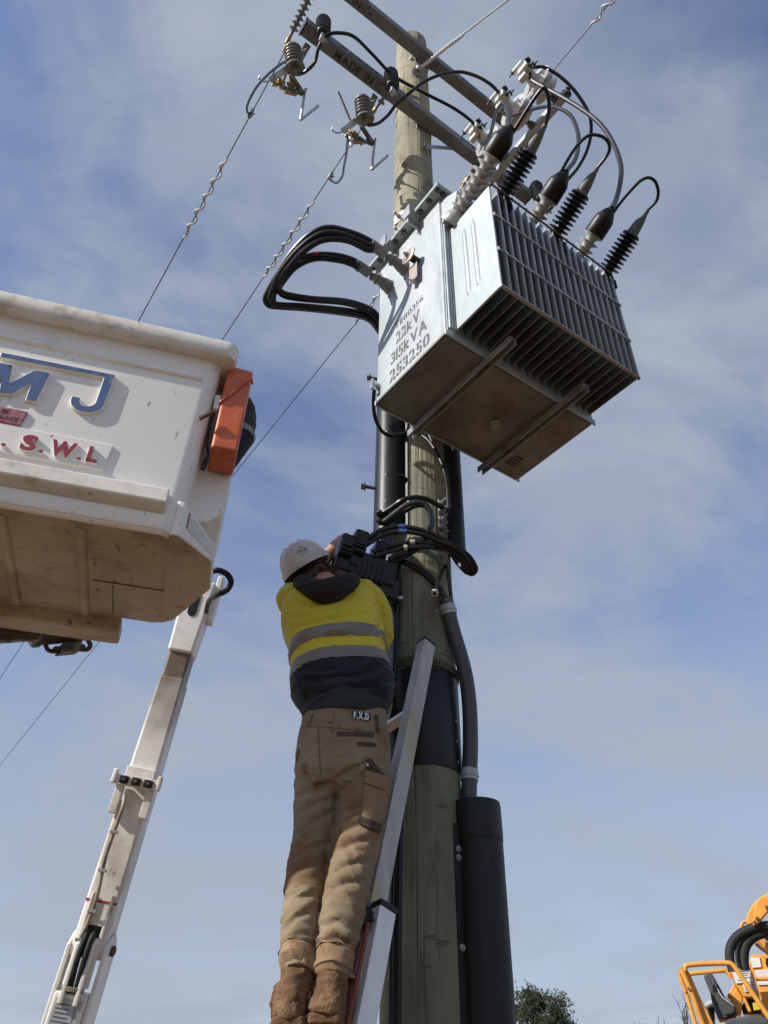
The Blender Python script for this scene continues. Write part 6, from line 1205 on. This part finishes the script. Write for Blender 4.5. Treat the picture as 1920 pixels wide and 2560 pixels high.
for x in (-.050, .055): m = MB(); c = P_((-1.446,4.566,2.299)); m.prism([(-.012,-.22),(.012,-.22),(.006,.20),(-.006,.20)], c+sd*x+fr*.098, sd, t_, .022, fr); m.build('stiffener', MATS['boom_white'], s1, bevel=.004)
m = MB(); pts = [(-1.399,4.33,2.956),(-1.392,4.311,2.886),(-1.419,4.344,2.77),(-1.443,4.368,2.634),(-1.45,4.397,2.484),(-1.473,4.421,2.357),(-1.504,4.432,2.249),(-1.509,4.441,2.128)]; m.tube(catmull(pts, 6), .010, 10); cb_ = m.build('conduit', MATS['boom_dirty'], bmn)
for k_ in (12, 20, 28, 35): m = MB(); p = catmull(pts, 6)[k_]; m.obox(p, (sd, t_, fr), (.022,.008,.012)); m.build('pipe_clip', MATS['galv_rod'], cb_, bevel=.002)
# knuckle and lower arm
fbox('hose_recess', kn+t_*.03+fr*.101, .046, .07, .003, 'plastic_black', s1, .001)
for x, nm in ((-.094, 'cheek_plate'), (.094, 'cheek_plate')):
    m = MB(); m.prism([(-.9,-.12),(.06,-.12),(.11,-.08),(.14,-.02),(.11,.06),(.06,.11),(-.9,.13)], kn-t_*.06+sd*(x-.009), t_, fr, .018, sd); m.build(nm, MATS['boom_white'], bmn, bevel=.006)
    m = MB(); m.lathe(kn-t_*.0+sd*(x+math.copysign(.012, x)), sd*math.copysign(1, x), [(.026,0),(.026,.014),(.015,.02)], 14); m.build('pivot_pin', MATS['rust'], bmn)
for x in (-.038, .038):
    m = MB(); m.prism([(-.2,-.02),(.06,-.02),(.10,.01),(.06,.05),(-.2,.06)], kn-t_*.05+sd*(x-.011)+fr*.10, t_, fr, .022, sd); m.build('hinge_tongue', MATS['boom_white'], bmn, bevel=.005)
for x in (-.016, .016):
    m = MB(); m.tube(catmull([kn+t_*.08+sd*x+fr*.06, kn+t_*.05+sd*x+fr*.13, kn-t_*.05+sd*x*1.1+fr*.155, kn-t_*.2+sd*x+fr*.12], 6), .015, 12); m.build('hose', MATS['hose_black'], bmn)
lo_ = fbox('lower_arm', kn-t_*.62+fr*.03, .084, .42, .10, 'boom_white', bmn, .012)
fbox('bump_bar', kn-t_*.185+fr*.145, .055, .011, .012, 'boom_dirty', lo_, .003)
stc = fbox('load_chart', kn-t_*.30+fr*.1315, .066, .075, .001, 'label_grey', lo_, .0005)
for k_ in range(7): fbox('chart_line', kn-t_*(.25+.018*k_)+fr*.1335-sd*(.02 if k_ < 4 else 0.01), .05 if k_ > 3 else .035, .0025, .0006, 'ink', stc, 0)
fbox('chart_line', kn-t_*.285+fr*.1335+sd*.04, .0015, .03, .0006, 'ink', stc, 0)
fbox('lower_slot', kn-t_*.455+fr*.1315, .055, .018, .002, 'plastic_black', lo_, .001)
fbox('lower_panel', kn-t_*.50+fr*.1315, .083, .10, .002, 'label_grey', lo_, .001)
# lift truck under the boom (only a corner of its white roof shows)
trk = thing('lift_truck', 'white truck under the boom, only its roof edge showing at lower left', 'truck', (-2.6, 5.6, 0))
m = MB(); m.obox((-3.05,5.2,1.35), (V(1,.15,0),V(-.15,1,0),ZX), (.95,.8,.42)); m.build('cab', MATS['boom_white'], trk, bevel=.09, seg=4)
m = MB(); m.obox((-2.97,4.55,1.45), (V(1,.15,0),V(-.15,1,0),ZX), (.78,.18,.22)); m.build('windscreen', MATS['plastic_black'], trk, bevel=.03)
m = MB(); m.obox((-1.9,6.5,.85), (V(1,.15,0),V(-.15,1,0),ZX), (1.1,2.0,.12)); m.build('deck', MATS['boom_white'], trk, bevel=.02)
m = MB(); m.lathe((b4[0]-.25, b4[1]+.05, .95), ZX, [(.34,0),(.34,.12),(.22,.16),(.20,.55),(.16,.6)], 28); m.build('turret', MATS['boom_white'], trk)
for x, y in ((-3.75,5.0),(-2.2,4.95),(-2.75,7.6),(-1.0,7.8)):
    m = MB(); m.lathe((x,y,.45), (1,.15,0), [(.25,-.12),(.42,-.11),(.45,-.06),(.45,.06),(.42,.11),(.25,.12)], 28); w_ = m.build('wheel', MATS['rubber_black'], trk); m = MB(); m.lathe((x,y,.45), (1,.15,0), [(.24,-.125),(.2,-.08),(.2,.08),(.24,.125)], 20); m.build('rim', MATS['steel'], w_)

# ---------------------------------------------------------------- yellow crane borer at the lower right
DM = 11.0
cr = thing('crane_borer', 'yellow-orange crane borer with open operator seat at the lower right corner', 'crane', (3.824,10.314,1.668))
Yd = nrm(V(*(0.366,0.931,1.734)[:2], 0) if False else V(0.363, 0.922, 0)); Xd = nrm(np.cross(Yd, ZX))     # Yd away from the camera, Xd to the right
def plate(name, pts, mname, th=.08, parent=cr, bevel=.012):
    """polygon standing upright, facing the camera side, with real thickness"""
    p = [V(*q) for q in pts]; m = MB(); n_ = len(p); m.add(p+[q+Yd*th for q in p], [tuple(range(n_)), tuple(range(n_, 2*n_))]+[(i,(i+1)%n_,n_+(i+1)%n_,n_+i) for i in range(n_)]); return m.build(name, MATS[mname], parent, bevel=bevel)
def rail(name, pts, r, mname='machine_yellow', parent=cr, k=8, n=12):
    m = MB(); m.tube(catmull(pts, k), r, n); return m.build(name, MATS[mname], parent)
# boom head: two curved side plates
hdp = plate('boom_head', [(4.354,10.102,3.387),(4.385,10.088,3.478),(4.411,10.077,3.532),(4.455,10.057,3.592),(4.508,10.034,3.648),(4.564,10.008,3.69),(4.625,9.98,3.725),(4.681,9.954,3.742),(4.76,9.917,3.746),(4.719,9.936,3.581),(4.604,9.99,3.533),(4.484,10.045,3.41),(4.431,10.068,3.407)], 'machine_orange', .10)
plate('boom_side', [(4.353,9.884,3.374),(4.385,9.87,3.466),(4.411,9.858,3.547),(4.442,9.844,3.61),(4.495,9.82,3.655),(4.553,9.793,3.685),(4.607,9.768,3.695),(4.703,9.722,3.698),(4.671,9.738,3.569),(4.544,9.797,3.517),(4.48,9.827,3.46),(4.396,9.865,3.378)], 'machine_orange', .04)
for x, y in [(1893.327,2296.842),(1917.741,2268.359),(1888.444,2306.608)]: pass
for q in [(4.41,9.848,3.439),(4.532,9.792,3.546),(4.378,9.862,3.4)]:
    m = MB(); m.lathe(q, -Yd, [(.022,0),(.022,.012),(.012,.016)], 10); m.build('pin', MATS['rust'], hdp)
rail('grab_handle', [(4.37,10.095,3.451),(4.344,10.106,3.442),(4.32,10.116,3.413),(4.311,10.12,3.372),(4.316,10.118,3.362)], .018, 'machine_orange')
plate('boom_underside', [(4.552,10.343,3.316),(4.601,10.321,3.328),(4.697,10.277,3.241),(4.735,10.26,3.184),(4.723,10.265,3.138),(4.644,10.302,3.182)], 'machine_orange', .1)
plate('boom_underside', [(4.619,10.258,3.318),(4.707,10.218,3.354),(4.758,10.194,3.351),(4.722,10.211,3.211),(4.68,10.23,3.247)], 'rust', .1)
rail('hydraulic_ram', [(4.44,10.173,3.264),(4.489,10.152,3.198),(4.55,10.124,3.135),(4.6,10.102,3.08)], .02, 'machine_orange')
# hoses
rail('hose', [(4.091,10.103,2.941),(4.088,10.104,3.012),(4.093,10.102,3.097),(4.123,10.09,3.182),(4.184,10.065,3.259),(4.254,10.035,3.31),(4.327,10.004,3.343),(4.411,9.968,3.369),(4.503,9.926,3.377),(4.605,9.88,3.377)], .052, 'hose_black', n=14)
rail('hose', [(4.164,10.073,2.964),(4.16,10.075,3.029),(4.168,10.071,3.107),(4.195,10.061,3.179),(4.245,10.039,3.243),(4.316,10.009,3.293),(4.402,9.971,3.332),(4.496,9.93,3.347),(4.597,9.883,3.348)], .020, 'hose_black')
rail('hose', [(4.235,10.098,2.956),(4.237,10.097,3.02),(4.255,10.089,3.105),(4.288,10.075,3.183),(4.342,10.052,3.247),(4.411,10.022,3.29),(4.494,9.985,3.316),(4.609,9.933,3.319)], .055, 'hose_black', n=14)
# guard rails round the seat
rail('guard_rail', [(3.507,10.003,2.918),(3.518,9.999,2.956),(3.548,9.988,2.975),(3.662,9.947,2.983),(3.825,9.886,2.985),(3.946,9.838,2.982),(3.987,9.822,2.967),(4.019,9.809,2.915),(4.064,9.79,2.814),(4.127,9.764,2.667),(4.185,9.739,2.534),(4.245,9.713,2.399)], .027)
rail('guard_rail', [(3.764,10.655,2.974),(3.857,10.622,2.982),(3.99,10.572,2.99),(4.135,10.516,2.999),(4.174,10.501,2.989),(4.194,10.493,2.958),(4.2,10.491,2.925)], .024)
rail('guard_post', [(3.475,10.014,2.954),(3.5,10.005,2.836),(3.534,9.994,2.68),(3.562,9.983,2.509),(3.585,9.975,2.378)], .030)
rail('guard_post', [(3.537,10.31,2.934),(3.557,10.303,2.827),(3.578,10.296,2.699),(3.595,10.29,2.555),(3.611,10.284,2.413)], .024)
pp = plate('post_channel', [(3.517,10.053,2.966),(3.542,10.044,2.966),(3.576,10.032,2.872),(3.632,10.012,2.64),(3.686,9.992,2.476),(3.714,9.982,2.375),(3.576,10.032,2.376),(3.564,10.036,2.562),(3.536,10.046,2.772)], 'machine_yellow', .06)
for q in [(3.495,9.965,2.743),(3.465,9.975,2.704)]:
    m = MB(); m.lathe(q, -Yd, [(.014,0),(.014,.01)], 8); m.build('pin', MATS['rust'], pp)
# seat
st_o = plate('seat_back', [(3.785,10.222,2.899),(3.806,10.214,2.927),(3.838,10.202,2.937),(3.878,10.187,2.922),(3.899,10.179,2.87),(3.927,10.168,2.786),(3.957,10.156,2.691),(4,10.14,2.653),(4.034,10.126,2.609),(4.042,10.123,2.56),(4.024,10.13,2.524),(3.952,10.158,2.5),(3.902,10.178,2.489),(3.845,10.199,2.478),(3.823,10.208,2.582),(3.815,10.211,2.663),(3.819,10.209,2.744)], 'seat_black', .40, bevel=.03)
plate('seat_pad', [(3.838,10.127,2.875),(3.866,10.117,2.824),(3.897,10.105,2.729),(3.927,10.093,2.666),(3.986,10.07,2.615),(3.998,10.065,2.56),(3.979,10.073,2.53),(3.88,10.111,2.513),(3.86,10.119,2.593),(3.833,10.129,2.674),(3.823,10.133,2.749)], 'conduit_grey', .03, st_o)
plate('seat_piping', [(3.834,10.097,2.827),(3.842,10.093,2.827),(3.897,10.073,2.688),(3.939,10.056,2.65),(3.991,10.036,2.6),(3.984,10.038,2.594),(3.93,10.059,2.639),(3.886,10.077,2.682)], 'label_grey', .02, st_o, .003)
plate('seat_cushion', [(3.825,9.993,2.437),(3.877,9.973,2.472),(4.03,9.912,2.493),(4.154,9.861,2.503),(4.231,9.828,2.472),(4.25,9.82,2.408),(3.822,9.994,2.396)], 'seat_black', .5, bevel=.04)
plate('seat_frame', [(3.843,10.52,2.649),(3.896,10.501,2.673),(3.931,10.487,2.622),(3.896,10.5,2.434),(3.844,10.52,2.434),(3.862,10.513,2.578)], 'plastic_black', .3)
rail('lever', [(3.806,10.427,2.624),(3.879,10.4,2.657),(3.941,10.377,2.669)], .03, 'label_grey')
# console with printed plates
cs = plate('console', [(4.183,10.39,2.989),(4.216,10.376,3.004),(4.383,10.307,3.011),(4.4,10.3,2.945),(4.414,10.293,2.738),(4.376,10.31,2.714),(4.248,10.363,2.717),(4.2,10.383,2.847)], 'machine_yellow', .4)
plate('console_wing', [(4.102,10.475,2.732),(4.201,10.436,2.86),(4.22,10.429,2.826),(4.139,10.461,2.706)], 'machine_yellow', .2, cs)
plate('console_wing', [(4.115,10.438,2.703),(4.205,10.402,2.823),(4.249,10.384,2.719),(4.189,10.409,2.544),(4.15,10.424,2.544),(4.155,10.422,2.62)], 'machine_orange', .2, cs)
pl_ = plate('sign_plate', [(4.193,10.364,2.989),(4.374,10.289,3.002),(4.382,10.285,2.862),(4.2,10.361,2.85)], 'label_white', .012, cs, .002)
for k, (y0, x0, x1) in enumerate(((1395,1150,1385),(1435,1200,1360),(1470,1200,1350),(1500,1220,1370),(1535,1190,1300),(1555,1190,1320))):
    pass
for quad in [[(4.208,10.352,2.977),(4.366,10.287,2.979),(4.366,10.287,2.969),(4.208,10.353,2.967)],[(4.235,10.341,2.952),(4.348,10.295,2.956),(4.348,10.294,2.95),(4.236,10.341,2.946)],[(4.237,10.341,2.929),(4.336,10.3,2.933),(4.337,10.299,2.929),(4.238,10.34,2.925)],[(4.241,10.339,2.906),(4.347,10.295,2.91),(4.347,10.295,2.904),(4.242,10.339,2.899)],[(4.22,10.348,2.884),(4.293,10.318,2.889),(4.294,10.317,2.885),(4.221,10.347,2.88)]]: plate('print_line', quad, 'ink', .003, pl_, 0)
pl_ = plate('sign_plate', [(4.264,10.335,2.843),(4.393,10.281,2.855),(4.4,10.278,2.778),(4.269,10.333,2.765)], 'label_white', .012, cs, .002)
for quad in [[(4.273,10.326,2.833),(4.378,10.282,2.841),(4.379,10.281,2.835),(4.274,10.325,2.828)],[(4.276,10.325,2.817),(4.381,10.28,2.824),(4.382,10.28,2.819),(4.277,10.324,2.812)],[(4.275,10.325,2.801),(4.384,10.279,2.808),(4.384,10.279,2.803),(4.276,10.324,2.796)],[(4.278,10.324,2.785),(4.386,10.278,2.792),(4.387,10.278,2.787),(4.279,10.323,2.78)]]: plate('print_line', quad, 'ink', .003, pl_, 0)
plate('console_leg', [(4.239,10.367,2.717),(4.268,10.355,2.717),(4.297,10.343,2.596),(4.291,10.345,2.571),(4.265,10.356,2.572)], 'machine_yellow', .08, cs)
plate('valve_bank', [(4.341,10.541,2.724),(4.488,10.479,2.739),(4.466,10.489,2.568),(4.285,10.564,2.571),(4.28,10.566,2.635)], 'plastic_black', .2, cs)
plate('caution_plate', [(4.305,10.285,2.653),(4.365,10.26,2.665),(4.366,10.26,2.59),(4.301,10.287,2.582)], 'hi_vis', .012, cs, .002)
# machine body behind
mb_ = plate('machine_body', [(4.597,10.868,3.102),(4.67,10.837,3.218),(4.753,10.8,3.221),(4.967,10.704,3.211),(4.773,10.792,2.445),(4.558,10.884,2.447),(4.664,10.839,2.772),(4.632,10.853,2.976)], 'machine_yellow', .6)
plate('body_panel', [(4.641,10.827,3.184),(4.737,10.785,3.187),(4.732,10.788,3.08),(4.636,10.83,3.076)], 'label_white', .012, mb_, .003)
plate('body_panel', [(4.649,10.824,3.048),(4.819,10.749,3.052),(4.798,10.758,2.968),(4.65,10.823,2.966)], 'label_white', .012, mb_, .003)
plate('body_panel', [(4.646,10.825,2.935),(4.792,10.761,2.941),(4.78,10.767,2.894),(4.653,10.822,2.894)], 'label_white', .012, mb_, .003)
plate('body_opening', [(4.799,10.758,3.174),(4.891,10.717,3.177),(4.86,10.731,3.054),(4.792,10.761,3.077),(4.784,10.765,3.112)], 'plastic_black', .012, mb_, .003)
rail('body_rail', [(4.573,10.661,2.935),(4.63,10.636,2.937),(4.787,10.566,2.934)], .022, 'machine_orange', mb_)
b0_ = V(*(4.547,11.321,1.754))
m = MB(); m.obox(V(b0_[0]+.9, b0_[1]+.3, 1.25), (Xd, Yd, ZX), (2.4,1.1,.18)); m.build('chassis', MATS['machine_yellow'], cr, bevel=.03)
m = MB(); m.obox(V(b0_[0]+.3, b0_[1]+.1, 1.9), (Xd, Yd, ZX), (.8,.5,.5)); m.build('pedestal', MATS['machine_yellow'], cr, bevel=.05)
for x in (-1.3, 2.4):
    for y in (-.7, 1.2):
        c = V(b0_[0]+.9, b0_[1]+.3, .52)+Xd*(x-.5)+Yd*y; m = MB(); m.lathe(c, Yd, [(.28,-.16),(.48,-.15),(.52,-.08),(.52,.08),(.48,.15),(.28,.16)], 28); w_ = m.build('wheel', MATS['rubber_black'], cr); m = MB(); m.lathe(c, Yd, [(.27,-.165),(.2,-.1),(.2,.1),(.27,.165)], 20); m.build('rim', MATS['steel'], w_)

# ---------------------------------------------------------------- trees
mat('needles', (.040,.062,.030), (.075,.095,.045), sc=2.2, rough=.8, lo=.4, hi=.65)
mat('bark', (.10,.08,.06), (.06,.05,.04), sc=8, rough=.95)
mat('twig', (.11,.085,.075), (.08,.065,.06), sc=8, rough=.95)
def conifer(label, base, h, rad, seed, n_tuft=12000):
    rnd = random.Random(seed); t = thing('pine_tree', label, 'tree', base, 'trees along the horizon'); bx, by, _ = base
    m = MB(); m.tube([(bx,by,0),(bx+.1,by,h*.4),(bx,by+.05,h*.8),(bx,by,h*.97)], [.34,.26,.12,.03], 12); m.build('trunk', MATS['bark'], t)
    lim = MB(); ends = []
    for i in range(46):
        z = h*(.28+.68*rnd.random()); f_ = min(1, (h*1.02-z)/(h*.42)); L = rad*(.55+.5*rnd.random())*f_**.75; a = rnd.uniform(0, 2*PI)
        d = V(math.cos(a), math.sin(a), rnd.uniform(.15,.7)); e = V(bx,by,z)+d*L; lim.tube([V(bx,by,z), V(bx,by,z)+d*L*.5-V(0,0,.1), e], [.05,.035,.012], 6); ends.append((e, L))
        for q in range(2): e2 = V(bx,by,z)+d*L*rnd.uniform(.45,.85)+V(*[rnd.gauss(0,.25) for _ in range(3)])*rad*.4; lim.tube([V(bx,by,z)+d*L*.4, e2], [.02,.008], 5); ends.append((e2, L))
    lim.build('limbs', MATS['bark'], t)['kind'] = 'stuff'
    vs_, fs_ = [], []
    for i in range(n_tuft):
        e, L = ends[rnd.randrange(len(ends))]; s_ = rnd.gauss(0, .30); c = e+V(rnd.gauss(0,.22), rnd.gauss(0,.22), rnd.gauss(0,.16))
        ax = nrm(V(rnd.gauss(0,1), rnd.gauss(0,1), rnd.gauss(.8,.7)))
        for k in range(7):
            d = nrm(ax+V(rnd.gauss(0,.55), rnd.gauss(0,.55), rnd.gauss(0,.55))); ln = rnd.uniform(.06,.14); w = nrm(np.cross(d, (rnd.random(), rnd.random(), rnd.random())))*rnd.uniform(.009,.018)
            o = len(vs_); vs_ += [c-w, c+w, c+d*ln*.6+w*.8, c+d*ln, c+d*ln*.6-w*.8]; fs_ += [(o,o+1,o+2,o+3,o+4)]
    m = MB(); m.add(vs_, fs_); m.build('crown', MATS['needles'], t, fix=False); return t
pb_ = (8.226,45.259,1.762); zt = 6.729
conifer('bushy dark green pine tree beside the large black guard', (pb_[0], pb_[1], 0), zt, 2.0, 5)
def bare_tree(label, base, h, seed):
    rnd = random.Random(seed); t = thing('bare_tree', label, 'tree', base, 'trees along the horizon'); m = MB(); tw = MB()
    def grow(p, d, L, r, lev):
        q = p+d*L*.5+V(rnd.gauss(0,.04), rnd.gauss(0,.04), 0)*L; e = q+nrm(d+V(rnd.gauss(0,.12), rnd.gauss(0,.12), .1))*L*.5
        (m if lev < 2 else tw).tube([p, q, e], [r, r*.85, r*.7], 7 if lev < 3 else 4, False)
        if lev >= 6: return
        for i in range(3 if lev < 4 else 2+(rnd.random() < .5)):
            grow(e if i else q, nrm(d*.9+V(rnd.gauss(0,.42), rnd.gauss(0,.42), rnd.gauss(.28,.22))), L*rnd.uniform(.6,.82), r*.62, lev+1)
    grow(np.array(base, float), V(rnd.uniform(-.1,.1), 0, 1), h*.26, .16, 0)
    m.build('trunk', MATS['twig'], t); tw.build('crown', MATS['twig'], t, fix=False)['kind'] = 'stuff'
for lb, px, h, sd_ in (('bare winter tree leftmost of the leafless group near the crane', (11.551,40.38,1.812), 5.184, 3), ('bare winter tree in the middle of the leafless group', (11.945,38.175,1.817), 5.144, 9), ('bare winter tree rising behind the crane guard posts', (12.091,36.025,1.818), 5.624, 12)):
    bare_tree(lb, (px[0], px[1], 0), h*(1.06 if sd_ == 12 else 1.2), sd_)
